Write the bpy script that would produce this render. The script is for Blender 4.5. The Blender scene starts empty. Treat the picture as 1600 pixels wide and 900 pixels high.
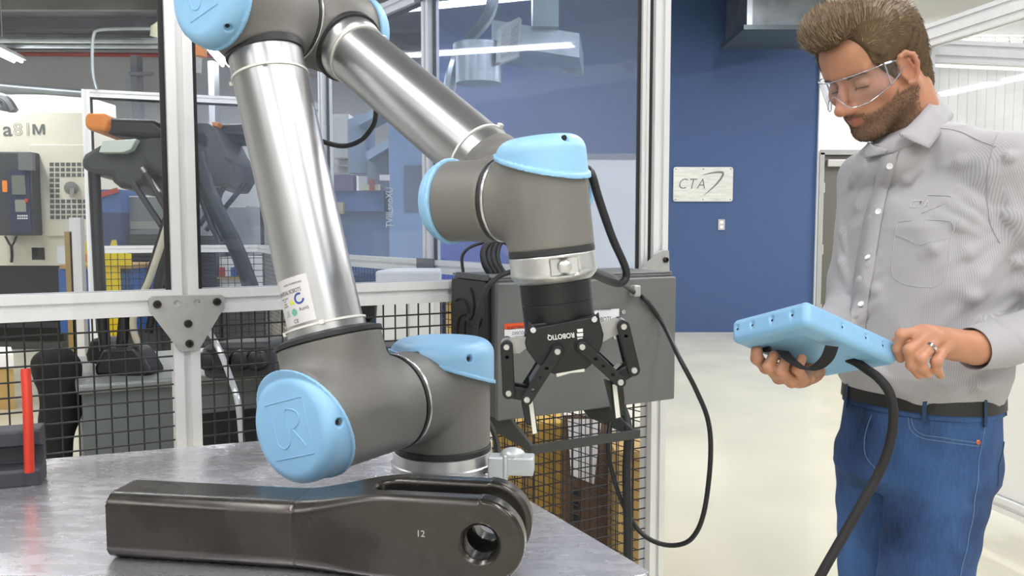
import bpy, bmesh, math, random
import numpy as np
from mathutils import Vector, Matrix, Quaternion, noise

S = bpy.context.scene
COL = S.collection
random.seed(7)

# ------------------------------------------------------------------ camera
FPX = 1300.0                       # focal length in pixels of the 1600x900 frame
CAMZ = 1.33
PIT = math.atan(95 / FPX)
CAM = Vector((0, 0, CAMZ))
FW = Vector((0, math.cos(PIT), -math.sin(PIT)))
UP = Vector((0, math.sin(PIT), math.cos(PIT)))
RT = Vector((1, 0, 0))
cd = bpy.data.cameras.new('camera')
cd.sensor_width = 36.0
cd.lens = 36.0 * FPX / 1600
cd.clip_start = 0.05
cam = bpy.data.objects.new('camera', cd)
COL.objects.link(cam)
cam.location = CAM
cam.rotation_euler = (math.pi / 2 - PIT, 0, 0)
S.camera = cam

# ------------------------------------------------------------------ world, exposure
S.view_settings.view_transform = 'Standard'
S.view_settings.look = 'None'
S.view_settings.gamma = 1.0
S.view_settings.use_curve_mapping = False
S.view_settings.exposure = 0.0
w = bpy.data.worlds.new('world')
S.world = w
w.use_nodes = True
w.node_tree.nodes['Background'].inputs[0].default_value = (0.9, 0.95, 1.0, 1)
w.node_tree.nodes['Background'].inputs[1].default_value = 0.25
S.cycles.max_bounces = 8
S.cycles.transparent_max_bounces = 24
S.cycles.caustics_reflective = False
S.cycles.caustics_refractive = False
S.cycles.use_denoising = True
S.cycles.sample_clamp_indirect = 6.0

LIGHT_POWER = 46.0
# tube fixtures under the ceiling: x, y, z, length, turn about z (degrees), share of LIGHT_POWER
FIXTURES = [(-1.6, 0.0, 4.0, 2.4, 90, 1.3), (1.2, -0.6, 4.0, 2.4, 90, 1.3), (-3.6, -1.4, 4.0, 2.4, 90, 1.0), (3.4, 0.6, 4.0, 2.4, 90, 1.3),
            (-1.2, -3.0, 4.0, 2.4, 0, 1.2), (2.2, -3.0, 4.0, 2.4, 0, 1.2),
            (1.6, 3.6, 4.0, 2.4, 90, 1.3), (4.2, 4.2, 4.0, 2.4, 90, 2.2), (2.6, 7.2, 4.0, 2.4, 90, 1.1), (5.8, 8.0, 4.0, 2.4, 90, 4.2),
            (-2.2, 4.6, 4.0, 2.4, 60, 1.3), (-5.4, 3.0, 4.0, 2.4, 90, 1.3), (-6.0, 9.2, 3.45, 3.2, 100, 1.7), (-3.9, 10.8, 3.7, 3.2, 100, 1.9),
            (-9.0, 6.5, 4.0, 3.2, 90, 1.5), (-0.45, 9.3, 3.8, 2.2, -20, 1.2)]

# ------------------------------------------------------------------ placing helpers (pixel of the photograph -> point of the place)
def P(px, py, d):
    return CAM + d * (FW + (px - 800) / FPX * RT + (450 - py) / FPX * UP)
def ray(px, py):
    return FW + (px - 800) / FPX * RT + (450 - py) / FPX * UP
def PZ(px, py, z):
    r = ray(px, py)
    return CAM + r * ((z - CAMZ) / r.z)
def PY(px, py, y):
    r = ray(px, py)
    return CAM + r * (y / r.y)
def PL(px, py, p0, n):
    r = ray(px, py)
    return CAM + r * ((p0 - CAM).dot(n) / r.dot(n))
def V(*a):
    return Vector(a)

# ------------------------------------------------------------------ object helpers
def link(o):
    COL.objects.link(o)
    return o
def tag(o, label=None, cat=None, group=None, kind=None):
    if label: o['label'] = label
    if cat: o['category'] = cat
    if group: o['group'] = group
    if kind: o['kind'] = kind
    return o
def thing(name, label, cat, loc=(0, 0, 0), group=None):
    o = bpy.data.objects.new(name, None)
    o.empty_display_size = 0.05
    o.location = loc
    link(o)
    return tag(o, label, cat, group)
def origin(o):
    """world translation of an object (objects here carry translations only)"""
    t = Vector(o.location)
    if o.parent is not None:
        t = t + o.matrix_parent_inverse.translation + origin(o.parent)
    return t
def hang(o, parent):
    """parent keeping the world-space mesh where it is"""
    if parent is not None:
        o.parent = parent
        o.matrix_parent_inverse = Matrix.Translation(-origin(parent))
    return o
def mesh_obj(name, me, mats, parent=None, smooth=40, bevel=0, segs=2):
    for m in (mats if isinstance(mats, (list, tuple)) else [mats]):
        me.materials.append(m)
    if smooth is not None:
        me.shade_smooth()
        if smooth < 180:
            me.set_sharp_from_angle(angle=math.radians(smooth))
    o = bpy.data.objects.new(name, me)
    link(o)
    hang(o, parent)
    if bevel:
        b = o.modifiers.new('bevel', 'BEVEL')
        b.width = bevel
        b.segments = segs
        b.limit_method = 'ANGLE'
        b.angle_limit = math.radians(40)
    return o
def frame(axis, up=None):
    """3x3 with z along axis"""
    z = Vector(axis).normalized()
    up = Vector(up) if up is not None else (Vector((0, 0, 1)) if abs(z.z) < 0.9 else Vector((0, 1, 0)))
    x = up.cross(z).normalized()
    y = z.cross(x)
    return Matrix((x, y, z)).transposed()
def catmull(pts, n=8):
    pts = [Vector(p) for p in pts]
    if len(pts) < 3:
        return pts
    out = []
    ext = [2 * pts[0] - pts[1]] + pts + [2 * pts[-1] - pts[-2]]
    for i in range(1, len(ext) - 2):
        a, b, c, d = ext[i - 1:i + 3]
        for k in range(n):
            t = k / n
            out.append(0.5 * ((2 * b) + (c - a) * t + (2 * a - 5 * b + 4 * c - d) * t * t + (3 * b - a - 3 * c + d) * t ** 3))
    out.append(pts[-1])
    return out

class MB:
    def __init__(s):
        s.v, s.f, s.m = [], [], []
        s.mi = 0
    def add(s, vs, fs):
        o = len(s.v)
        s.v += [tuple(x) for x in vs]
        s.f += [tuple(i + o for i in f) for f in fs]
        s.m += [s.mi] * len(fs)
        return s
    def hexa(s, c):
        return s.add(c, [(0, 3, 2, 1), (4, 5, 6, 7), (0, 1, 5, 4), (1, 2, 6, 5), (2, 3, 7, 6), (3, 0, 4, 7)])
    def box(s, c, size, R=None):
        c = Vector(c)
        hx, hy, hz = size[0] / 2, size[1] / 2, size[2] / 2
        vs = [Vector(q) for q in ((-hx, -hy, -hz), (hx, -hy, -hz), (hx, hy, -hz), (-hx, hy, -hz), (-hx, -hy, hz), (hx, -hy, hz), (hx, hy, hz), (-hx, hy, hz))]
        if R is not None:
            vs = [R @ q for q in vs]
        return s.hexa([c + q for q in vs])
    def bar(s, a, b, w, h, up=None):
        """square bar from a to b: w across, h along up"""
        a, b = Vector(a), Vector(b)
        R = frame(b - a, up)
        return s.box((a + b) / 2, (w, h, (b - a).length), R)
    def cyl(s, a, b, r, r2=None, n=20, caps=True):
        a, b = Vector(a), Vector(b)
        r2 = r if r2 is None else r2
        R = frame(b - a)
        vs, fs = [], []
        for k in range(n):
            t = 2 * math.pi * k / n
            d = R @ Vector((math.cos(t), math.sin(t), 0))
            vs += [a + d * r, b + d * r2]
        for k in range(n):
            j = (k + 1) % n
            fs.append((2 * k, 2 * j, 2 * j + 1, 2 * k + 1))
        if caps:
            fs.append(tuple(2 * k for k in range(n))[::-1])
            fs.append(tuple(2 * k + 1 for k in range(n)))
        return s.add(vs, fs)
    def tube(s, pts, r, n=10, smooth=0, caps=True):
        pts = catmull(pts, smooth) if smooth else [Vector(p) for p in pts]
        m = len(pts)
        rr = r if callable(r) else (lambda t: r)
        T = [(pts[min(i + 1, m - 1)] - pts[max(i - 1, 0)]).normalized() for i in range(m)]
        R = frame(T[0])
        x = R @ Vector((1, 0, 0))
        vs, fs = [], []
        for i in range(m):
            x = (x - T[i] * x.dot(T[i])).normalized()
            y = T[i].cross(x)
            q = rr(i / (m - 1))
            for k in range(n):
                t = 2 * math.pi * k / n
                vs.append(pts[i] + (x * math.cos(t) + y * math.sin(t)) * q)
        for i in range(m - 1):
            for k in range(n):
                j = (k + 1) % n
                fs.append((i * n + k, i * n + j, (i + 1) * n + j, (i + 1) * n + k))
        if caps:
            fs.append(tuple(range(n))[::-1])
            fs.append(tuple((m - 1) * n + k for k in range(n)))
        return s.add(vs, fs)
    def lathe(s, prof, c, axis=(0, 0, 1), n=40, R=None):
        """prof: (radius, height) list along axis from c"""
        R = frame(axis) if R is None else R
        c = Vector(c)
        vs, fs = [], []
        for r, h in prof:
            for k in range(n):
                t = 2 * math.pi * k / n
                vs.append(c + R @ Vector((r * math.cos(t), r * math.sin(t), h)))
        for i in range(len(prof) - 1):
            for k in range(n):
                j = (k + 1) % n
                fs.append((i * n + k, i * n + j, (i + 1) * n + j, (i + 1) * n + k))
        if prof[0][0] > 1e-6: fs.append(tuple(range(n))[::-1])
        if prof[-1][0] > 1e-6: fs.append(tuple((len(prof) - 1) * n + k for k in range(n)))
        return s.add(vs, fs)
    def prism(s, poly, off):
        """flat polygon (world points) pushed by the vector off"""
        poly = [Vector(p) for p in poly]
        off = Vector(off)
        n = len(poly)
        nrm = Vector((0, 0, 0))
        for i in range(n):
            nrm += poly[i].cross(poly[(i + 1) % n])
        if nrm.dot(off) > 0:
            poly = poly[::-1]
        vs = poly + [p + off for p in poly]
        fs = [tuple(range(n)), tuple(range(2 * n - 1, n - 1, -1))]
        for i in range(n):
            j = (i + 1) % n
            fs.append((j, i, n + i, n + j))
        return s.add(vs, fs)
    def ball(s, c, r, n=16, sc=(1, 1, 1), R=None):
        prof = []
        c = Vector(c)
        m = n // 2
        vs, fs = [], []
        for i in range(m + 1):
            a = -math.pi / 2 + math.pi * i / m
            for k in range(n):
                t = 2 * math.pi * k / n
                q = Vector((r * sc[0] * math.cos(a) * math.cos(t), r * sc[1] * math.cos(a) * math.sin(t), r * sc[2] * math.sin(a)))
                vs.append(c + (R @ q if R is not None else q))
        for i in range(m):
            for k in range(n):
                j = (k + 1) % n
                fs.append((i * n + k, i * n + j, (i + 1) * n + j, (i + 1) * n + k))
        return s.add(vs, fs)
    def mesh(s, name):
        me = bpy.data.meshes.new(name)
        me.from_pydata(s.v, [], s.f)
        if any(s.m):
            me.polygons.foreach_set('material_index', s.m)
        return me
    def build(s, name, mats, parent=None, smooth=40, bevel=0, segs=2, clean=False):
        me = s.mesh(name)
        if clean:
            b = bmesh.new()
            b.from_mesh(me)
            bmesh.ops.remove_doubles(b, verts=b.verts, dist=1e-6)
            bmesh.ops.recalc_face_normals(b, faces=b.faces)
            b.to_mesh(me)
            b.free()
        me.validate()
        return mesh_obj(name, me, mats, parent, smooth, bevel, segs)

def curve_mesh(cu, M):
    o = bpy.data.objects.new('temp', cu)
    me = bpy.data.meshes.new_from_object(o)
    bpy.data.objects.remove(o)
    bpy.data.curves.remove(cu)
    me.transform(M)
    return me
def plate(name, outer, holes, M, thick, mat, parent=None, bevel=0.0, segs=2):
    """flat plate cut to the 2-D outline (metres) with holes; M places its middle plane; thickness along local z"""
    cu = bpy.data.curves.new('plate', 'CURVE')
    cu.dimensions = '2D'
    cu.fill_mode = 'BOTH'
    cu.extrude = max(thick / 2 - bevel, 1e-5)
    cu.bevel_depth = bevel
    cu.bevel_resolution = segs
    cu.offset = -bevel
    for loop in [outer] + list(holes):
        sp = cu.splines.new('POLY')
        sp.points.add(len(loop) - 1)
        for p, q in zip(sp.points, loop):
            p.co = (q[0], q[1], 0, 1)
        sp.use_cyclic_u = True
    return mesh_obj(name, curve_mesh(cu, M), mat, parent, 35)
def circle(x, y, r, n=24):
    return [(x + r * math.cos(2 * math.pi * k / n), y + r * math.sin(2 * math.pi * k / n)) for k in range(n)]
def rrect(w, h, r, n=6, cx=0, cy=0):
    out = []
    for sx, sy, a0 in ((1, 1, 0), (-1, 1, 90), (-1, -1, 180), (1, -1, 270)):
        for k in range(n + 1):
            a = math.radians(a0 + 90 * k / n)
            out.append((cx + sx * (w / 2 - r) + r * math.cos(a), cy + sy * (h / 2 - r) + r * math.sin(a)))
    return out
def xyz(origin, x, y):
    """4x4 placing local x,y in world at origin"""
    x = Vector(x).normalized()
    y = Vector(y)
    y = (y - x * y.dot(x)).normalized()
    z = x.cross(y)
    M = Matrix((x, y, z)).transposed().to_4x4()
    M.translation = Vector(origin)
    return M
def lettering(name, txt, M, size, mat, parent, align='CENTER', shear=0.0, sx=1.0, bold=0.0, depth=0.0002, space=1.0, outline=0.0):
    cu = bpy.data.curves.new('txt', 'FONT')
    cu.body = txt
    cu.size = size
    cu.align_x = align
    cu.align_y = 'CENTER'
    cu.extrude = depth
    cu.offset = bold
    cu.shear = shear
    cu.space_character = space
    cu.resolution_u = 3
    if outline:
        cu.fill_mode = 'NONE'
        cu.extrude = 0
        cu.bevel_depth = outline
        cu.bevel_resolution = 0
    return mesh_obj(name, curve_mesh(cu, M @ Matrix.Diagonal((sx, 1, 1, 1))), mat, parent, None)

# ------------------------------------------------------------------ materials
def lin(c):
    if isinstance(c, str):
        c = tuple(int(c[i:i + 2], 16) / 255 for i in (0, 2, 4))
    return tuple(x / 12.92 if x <= 0.04045 else ((x + 0.055) / 1.055) ** 2.4 for x in c)
def mat(name, col, rough=0.5, metal=0.0, var=0.0, vscale=8.0, bump=0.0, bscale=60.0, stretch=(1, 1, 1), coat=0.0, emit=0.0, spec=0.5, sheen=0.0, sss=0.0, rvar=0.0):
    m = bpy.data.materials.new(name)
    m.use_nodes = True
    N, L = m.node_tree.nodes, m.node_tree.links
    b = N['Principled BSDF']
    c = lin(col)
    b.inputs['Base Color'].default_value = (*c, 1)
    b.inputs['Roughness'].default_value = rough
    b.inputs['Metallic'].default_value = metal
    b.inputs['Specular IOR Level'].default_value = spec
    b.inputs['Coat Weight'].default_value = coat
    if sheen: b.inputs['Sheen Weight'].default_value = sheen
    if sss:
        b.inputs['Subsurface Weight'].default_value = sss
        b.inputs['Subsurface Radius'].default_value = (0.012, 0.005, 0.003)
        b.inputs['Subsurface Scale'].default_value = 0.5
    if emit:
        b.inputs['Emission Color'].default_value = (*c, 1)
        b.inputs['Emission Strength'].default_value = emit
    if var or bump or rvar:
        tc = N.new('ShaderNodeTexCoord')
        mp = N.new('ShaderNodeMapping')
        mp.inputs['Scale'].default_value = stretch
        L.new(tc.outputs['Object'], mp.inputs['Vector'])
        if var or rvar:
            nz = N.new('ShaderNodeTexNoise')
            nz.inputs['Scale'].default_value = vscale
            nz.inputs['Detail'].default_value = 6
            L.new(mp.outputs['Vector'], nz.inputs['Vector'])
            if var:
                r = N.new('ShaderNodeMapRange')
                r.inputs['From Min'].default_value = 0.3
                r.inputs['From Max'].default_value = 0.7
                r.inputs['To Min'].default_value = 1 - var
                r.inputs['To Max'].default_value = 1 + var
                L.new(nz.outputs['Fac'], r.inputs['Value'])
                x = N.new('ShaderNodeVectorMath')
                x.operation = 'SCALE'
                x.inputs[0].default_value = c
                L.new(r.outputs['Result'], x.inputs['Scale'])
                L.new(x.outputs['Vector'], b.inputs['Base Color'])
            if rvar:
                r2 = N.new('ShaderNodeMapRange')
                r2.inputs['From Min'].default_value = 0.3
                r2.inputs['From Max'].default_value = 0.7
                r2.inputs['To Min'].default_value = max(0.02, rough - rvar)
                r2.inputs['To Max'].default_value = rough + rvar
                L.new(nz.outputs['Fac'], r2.inputs['Value'])
                L.new(r2.outputs['Result'], b.inputs['Roughness'])
        if bump:
            n2 = N.new('ShaderNodeTexNoise')
            n2.inputs['Scale'].default_value = bscale
            n2.inputs['Detail'].default_value = 3
            L.new(mp.outputs['Vector'], n2.inputs['Vector'])
            bp = N.new('ShaderNodeBump')
            bp.inputs['Strength'].default_value = bump
            bp.inputs['Distance'].default_value = 0.002
            L.new(n2.outputs['Fac'], bp.inputs['Height'])
            L.new(bp.outputs['Normal'], b.inputs['Normal'])
    return m
def clear_mat(name, tint, refl=0.08, haze=0.06, hcol='c8d4e6', rough=0.02):
    """thin clear sheet: passes light, mirrors a little, and is a little cloudy"""
    m = bpy.data.materials.new(name)
    m.use_nodes = True
    N, L = m.node_tree.nodes, m.node_tree.links
    N.clear()
    out = N.new('ShaderNodeOutputMaterial')
    tr = N.new('ShaderNodeBsdfTransparent')
    tr.inputs[0].default_value = (*lin(tint), 1)
    gl = N.new('ShaderNodeBsdfGlossy')
    gl.inputs['Roughness'].default_value = rough
    di = N.new('ShaderNodeBsdfDiffuse')
    di.inputs[0].default_value = (*lin(hcol), 1)
    m1 = N.new('ShaderNodeMixShader')
    m1.inputs[0].default_value = haze
    L.new(tr.outputs[0], m1.inputs[1])
    L.new(di.outputs[0], m1.inputs[2])
    lw = N.new('ShaderNodeLayerWeight')          # Schlick's curve, the same from both faces
    lw.inputs[0].default_value = 0.5
    pw = N.new('ShaderNodeMath')
    pw.operation = 'POWER'
    pw.inputs[1].default_value = 4.0
    L.new(lw.outputs['Facing'], pw.inputs[0])
    mu = N.new('ShaderNodeMath')
    mu.operation = 'MULTIPLY_ADD'
    mu.inputs[1].default_value = 0.6
    mu.inputs[2].default_value = refl
    mu.use_clamp = True
    L.new(pw.outputs[0], mu.inputs[0])
    m2 = N.new('ShaderNodeMixShader')
    L.new(mu.outputs[0], m2.inputs[0])
    L.new(m1.outputs[0], m2.inputs[1])
    L.new(gl.outputs[0], m2.inputs[2])
    L.new(m2.outputs[0], out.inputs[0])
    return m

# ------------------------------------------------------------------ implicit solids -> mesh (sparse surface nets)
class Sol:
    """list of primitives blended by a smooth union; each primitive is (function, centre, bounding radius, k)"""
    def __init__(s, k=0.02):
        s.k = k
        s.prims = []
        s.cuts = []
        s.post = None
    def fn(s, f, c, R, k=None):
        s.prims.append((f, np.array(c, float), float(R), s.k if k is None else k))
        return s
    def cone(s, a, b, ra, rb=None, k=None):
        s.prims.append((*f_cone(a, b, ra, rb), s.k if k is None else k))
        return s
    def ell(s, c, r, R=None, k=None):
        s.prims.append((*f_ell(c, r, R), s.k if k is None else k))
        return s
    def cyl(s, a, b, r, e=0.004, k=None):
        s.prims.append((*f_cyl(a, b, r, e), s.k if k is None else k))
        return s
    def box(s, c, half, R=None, e=0.004, k=None):
        s.prims.append((*f_box(c, half, R, e), s.k if k is None else k))
        return s
    def cut(s, prim, k=0.006):
        s.cuts.append((*prim, k))
        return s
    def __call__(s, Q, prims=None, cuts=None):
        d = None
        for f, c, R, k in (s.prims if prims is None else prims):
            e = f(Q)
            if d is None:
                d = e
            else:
                h = np.maximum(k - np.abs(d - e), 0) / max(k, 1e-9)
                d = np.minimum(d, e) - h * h * k * 0.25
        if d is None:
            d = np.full(len(Q), 1.0)
        for f, c, R, k in (s.cuts if cuts is None else cuts):
            e = -f(Q)
            h = np.maximum(k - np.abs(d - e), 0) / max(k, 1e-9)
            d = np.maximum(d, e) + h * h * k * 0.25
        if s.post is not None:
            d = s.post(Q, d)
        return d
    def bounds(s):
        lo = np.min([c - R for _, c, R, _ in s.prims], 0)
        hi = np.max([c + R for _, c, R, _ in s.prims], 0)
        return lo, hi
def A3(v):
    return np.array([v[0], v[1], v[2]], float)
def f_cone(a, b, ra, rb=None):
    a, b = A3(a), A3(b)
    rb = ra if rb is None else rb
    ba = b - a
    l2 = ba @ ba + 1e-12
    def f(Q):
        p = Q - a
        t = np.clip(p @ ba / l2, 0, 1)
        return np.linalg.norm(p - t[:, None] * ba, axis=1) - (ra + (rb - ra) * t)
    return f, (a + b) / 2, math.sqrt(l2) / 2 + max(ra, rb)
def f_ell(c, r, R=None):
    c, r = A3(c), A3(r)
    M = None if R is None else np.array(R.to_3x3() if hasattr(R, 'to_3x3') else R, float)
    def f(Q):
        p = Q - c
        if M is not None: p = p @ M
        k0 = np.linalg.norm(p / r, axis=1)
        k1 = np.linalg.norm(p / (r * r), axis=1) + 1e-9
        return np.where(k0 < 0.2, (k0 - 1) * r.min(), k0 * (k0 - 1) / k1)
    return f, c, float(r.max())
def f_cyl(a, b, r, e=0.004):
    a, b = A3(a), A3(b)
    ax = b - a
    L = np.linalg.norm(ax)
    ax = ax / L
    m = (a + b) / 2
    def f(Q):
        p = Q - m
        h = p @ ax
        q = np.linalg.norm(p - h[:, None] * ax, axis=1)
        dx = q - r + e
        dy = np.abs(h) - L / 2 + e
        return np.minimum(np.maximum(dx, dy), 0) + np.hypot(np.maximum(dx, 0), np.maximum(dy, 0)) - e
    return f, m, math.hypot(L / 2, r)
def f_box(c, half, R=None, e=0.004):
    c, half = A3(c), A3(half)
    M = None if R is None else np.array(R.to_3x3() if hasattr(R, 'to_3x3') else R, float)
    def f(Q):
        p = Q - c
        if M is not None: p = p @ M
        q = np.abs(p) - half + e
        return np.linalg.norm(np.maximum(q, 0), axis=1) + np.minimum(q.max(1), 0) - e
    return f, c, float(np.linalg.norm(half))

def solid(name, sol, h, mats, parent=None, smooth=180, pad=0.012, relax=2, disp=None, colour=None, N=24, lo=None, hi=None):
    l, u = sol.bounds()
    lo = l - pad if lo is None else np.array(lo, float)
    hi = u + pad if hi is None else np.array(hi, float)
    nb = np.ceil((hi - lo) / (h * N)).astype(int)
    BR = h * N * 0.5 * math.sqrt(3) * 1.08
    D = nb * N + 2
    allv, allk, ek, es = [], [], [], []
    g = np.arange(N + 1)
    G = np.stack(np.meshgrid(g, g, g, indexing='ij'), -1)
    Gf = G.reshape(-1, 3)
    kmax = max(p[3] for p in sol.prims)
    key = lambda I: (I[:, 0] * D[1] + I[:, 1]) * D[2] + I[:, 2]
    for bi in range(nb[0]):
        for bj in range(nb[1]):
            for bk in range(nb[2]):
                i0 = np.array((bi, bj, bk)) * N
                c = lo + (i0 + N / 2) * h
                # cull by bounding spheres, then by the distance at the block's centre
                cand = [p for p in sol.prims if np.linalg.norm(p[1] - c) - p[2] < BR + kmax + pad]
                if not cand: continue
                dc = [float(p[0](c[None])[0]) for p in cand]
                mn = min(dc)
                if mn > BR + kmax + pad: continue
                use = [p for p, d in zip(cand, dc) if d < mn + 2 * BR + 2 * kmax]
                if mn < -BR * 1.6 - 0.02 and not sol.cuts: continue
                cuts = [p for p in sol.cuts if np.linalg.norm(p[1] - c) - p[2] < BR + 0.03]
                F = sol(lo + (Gf + i0) * h, use, cuts).reshape(N + 1, N + 1, N + 1)
                if F.min() > 0 or F.max() < 0: continue
                ins = F < 0
                cnt = np.zeros((N, N, N), int)
                for a in (0, 1):
                    for b in (0, 1):
                        for d in (0, 1):
                            cnt += ins[a:a + N, b:b + N, d:d + N]
                act = np.argwhere((cnt > 0) & (cnt < 8))
                if len(act):
                    acc = np.zeros((len(act), 3))
                    num = np.zeros(len(act))
                    for ax in range(3):
                        for p in (0, 1):
                            for q in (0, 1):
                                o0 = np.zeros(3, int)
                                oth = [x for x in range(3) if x != ax]
                                o0[oth[0]], o0[oth[1]] = p, q
                                o1 = o0.copy()
                                o1[ax] = 1
                                A = act + o0
                                B = act + o1
                                fa = F[A[:, 0], A[:, 1], A[:, 2]]
                                fb = F[B[:, 0], B[:, 1], B[:, 2]]
                                cr = (fa < 0) != (fb < 0)
                                t = np.where(cr, fa / np.where(cr, fa - fb, 1), 0)
                                pt = o0[None] + t[:, None] * (o1 - o0)[None]
                                acc += np.where(cr[:, None], pt, 0)
                                num += cr
                    allv.append((act + i0 + acc / num[:, None]) * h + lo)
                    allk.append(key(act + i0 + 1))
                for ax in range(3):
                    sl0 = [slice(0, N)] * 3
                    sl1 = [slice(0, N)] * 3
                    sl1[ax] = slice(1, N + 1)
                    a, b = ins[tuple(sl0)], ins[tuple(sl1)]
                    e = np.argwhere(a != b)
                    if len(e):
                        ek.append(np.column_stack([e + i0 + 1, np.full(len(e), ax)]))
                        es.append(a[tuple(e.T)])
    Vv = np.concatenate(allv)
    K = np.concatenate(allk)
    od = np.argsort(K)
    K, Vv = K[od], Vv[od]
    E = np.concatenate(ek)
    sg = np.concatenate(es)
    quads = []
    for ax in range(3):
        m = E[:, 3] == ax
        I = E[m, :3]
        s_ = sg[m]
        b1, b2 = (ax + 1) % 3, (ax + 2) % 3
        idx = []
        for p, q in ((0, 0), (1, 0), (1, 1), (0, 1)):
            J = I.copy()
            J[:, b1] -= p
            J[:, b2] -= q
            kk = key(J)
            pos = np.clip(np.searchsorted(K, kk), 0, len(K) - 1)
            idx.append(np.where(K[pos] == kk, pos, -1))
        Q = np.stack(idx, 1)
        Q[~s_] = Q[~s_][:, ::-1]
        quads.append(Q[(Q >= 0).all(1)])
    Q = np.concatenate(quads)
    if relax:                        # slide the vertices onto the surface, block by block
        bs = h * N
        bid = np.floor((Vv - lo) / bs).astype(np.int64)
        bkey = (bid[:, 0] * (nb[1] + 2) + bid[:, 1]) * (nb[2] + 2) + bid[:, 2]
        order = np.argsort(bkey, kind='stable')
        cuts_at = np.nonzero(np.diff(bkey[order]))[0] + 1
        for grp in np.split(order, cuts_at):
            X = Vv[grp]
            c = (X.min(0) + X.max(0)) / 2
            R_ = np.linalg.norm(X - c, axis=1).max() + 2 * h
            cand = [p for p in sol.prims if np.linalg.norm(p[1] - c) - p[2] < R_ + kmax + pad]
            dc = [float(p[0](c[None])[0]) for p in cand]
            mn = min(dc)
            use = [p for p, d in zip(cand, dc) if d < mn + 2 * R_ + 2 * kmax]
            cuts = [p for p in sol.cuts if np.linalg.norm(p[1] - c) - p[2] < R_ + 0.03]
            for _ in range(relax):
                f0 = sol(X, use, cuts)
                e = h * 0.5
                gr = np.stack([sol(X + np.eye(3)[i] * e, use, cuts) - sol(X - np.eye(3)[i] * e, use, cuts) for i in range(3)], 1) / (2 * e)
                g2 = (gr * gr).sum(1)
                X = X - gr * np.clip(f0 / np.maximum(g2, 0.2), -h, h)[:, None]
            Vv[grp] = X
    if disp is not None:
        Vv = disp(Vv)
    me = bpy.data.meshes.new(name)
    me.vertices.add(len(Vv))
    me.vertices.foreach_set('co', Vv.astype(np.float32).ravel())
    me.loops.add(len(Q) * 4)
    me.loops.foreach_set('vertex_index', Q.astype(np.int32).ravel())
    me.polygons.add(len(Q))
    me.polygons.foreach_set('loop_start', np.arange(0, len(Q) * 4, 4, dtype=np.int32))
    me.update(calc_edges=True)
    if colour is not None:
        C = colour(Vv)
        at = me.color_attributes.new('tone', 'FLOAT_COLOR', 'POINT')
        at.data.foreach_set('color', np.column_stack([C, np.ones(len(C))]).astype(np.float32).ravel())
    return mesh_obj(name, me, mats, parent, smooth)
# ------------------------------------------------------------------ material palette
M_floor = mat('floor_vinyl', 'd3d1bf', 0.22, var=0.03, vscale=1.2, coat=0.15, rvar=0.06)
M_ceil = mat('ceiling_dark', '6d6d72', 0.9, var=0.35, vscale=1.6, stretch=(1, 3, 1))
M_white = mat('white_paint', 'fafaf8', 0.6)
M_wallgrey = mat('pale_grey_paint', 'e4e4e8', 0.7, var=0.04, vscale=1)
M_blue = mat('blue_wall_paint', '3d547f', 0.75, var=0.05, vscale=40, bump=0.15, bscale=200)
M_alu = mat('anodised_aluminium', 'ececee', 0.36, 0.3, var=0.03, vscale=30, stretch=(1, 1, 0.05))
M_groove = mat('profile_groove', '9a9a9c', 0.5, 0.5)
M_steelplate = mat('galvanised_plate', 'b9b9b8', 0.42, 0.6, var=0.06, vscale=60)
M_galv = mat('duct_sheet_metal', 'b4bcc2', 0.35, 0.75, var=0.2, vscale=5)
M_black = mat('black_plastic', '1b1b1d', 0.45, var=0.1, vscale=30)
M_rubber = mat('black_rubber', '222225', 0.6)
M_gasket = mat('panel_gasket', '2a2629', 0.7)
M_wire = mat('black_wire_mesh', '26262a', 0.5)
M_cable = mat('cable_jacket', '202226', 0.5)
M_grey = mat('dark_grey_steel', '57585a', 0.5, var=0.06, vscale=4)
M_bolt = mat('black_oxide_bolt', '3a3434', 0.4, 0.6)
M_chrome = mat('bright_steel', 'cfcfd0', 0.25, 0.9)
M_tube = mat('lamp_tube', 'ffffff', 0.5, emit=12.0)
M_cream = mat('cream_enamel', 'd8d3c2', 0.5, var=0.02)
M_orange = mat('orange_plastic', 'e8892b', 0.45)
M_yellow = mat('yellow_paint', 'f0d422', 0.5)
M_red = mat('red_paint', 'c23b2c', 0.5)
M_bluebox = mat('workshop_blue', '3f68ad', 0.5, var=0.08, vscale=3)
M_bluelight = mat('machine_blue', '7f9fce', 0.5, var=0.06, vscale=3)
M_navy = mat('navy_paint', '2d3f73', 0.5, var=0.1, vscale=4)
M_card = mat('cardboard', 'b99a62', 0.85, var=0.08, vscale=9)
M_cardy = mat('yellow_cardboard', 'c8a452', 0.85, var=0.08, vscale=9)
M_cardb = mat('brown_board', '6e5444', 0.8, var=0.1, vscale=9)
M_paper = mat('white_paper', 'e9e8ee', 0.8)
M_ink = mat('black_ink', '1c1c1e', 0.6)
M_pane = clear_mat('clear_polycarbonate', 'f8fafc', 0.02, 0.01, 'c6d2ea')
M_pane_right = clear_mat('scuffed_polycarbonate', 'f4f7fb', 0.03, 0.055, 'c6d2ea')  # bluish reflection put in as a diffuse haze colour
M_pane_far = clear_mat('hazy_polycarbonate', 'eef2fa', 0.05, 0.06, 'b9c8e6')  # reflected blue mixed in as haze on the far panel too

M_char = mat('charcoal_casting', '3a3c40', 0.5, 0.1, var=0.1, vscale=6)
M_jet = mat('jet_black', '0f1013', 0.4, var=0.1, vscale=6)
def cable(name, label, pts, r, m=None, n=10, group=None, cat='cable', smooth=8):
    b = MB()
    b.tube(pts, r, n, smooth)
    return tag(b.build(name, m or M_cable, smooth=180), label, cat, group)

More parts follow.
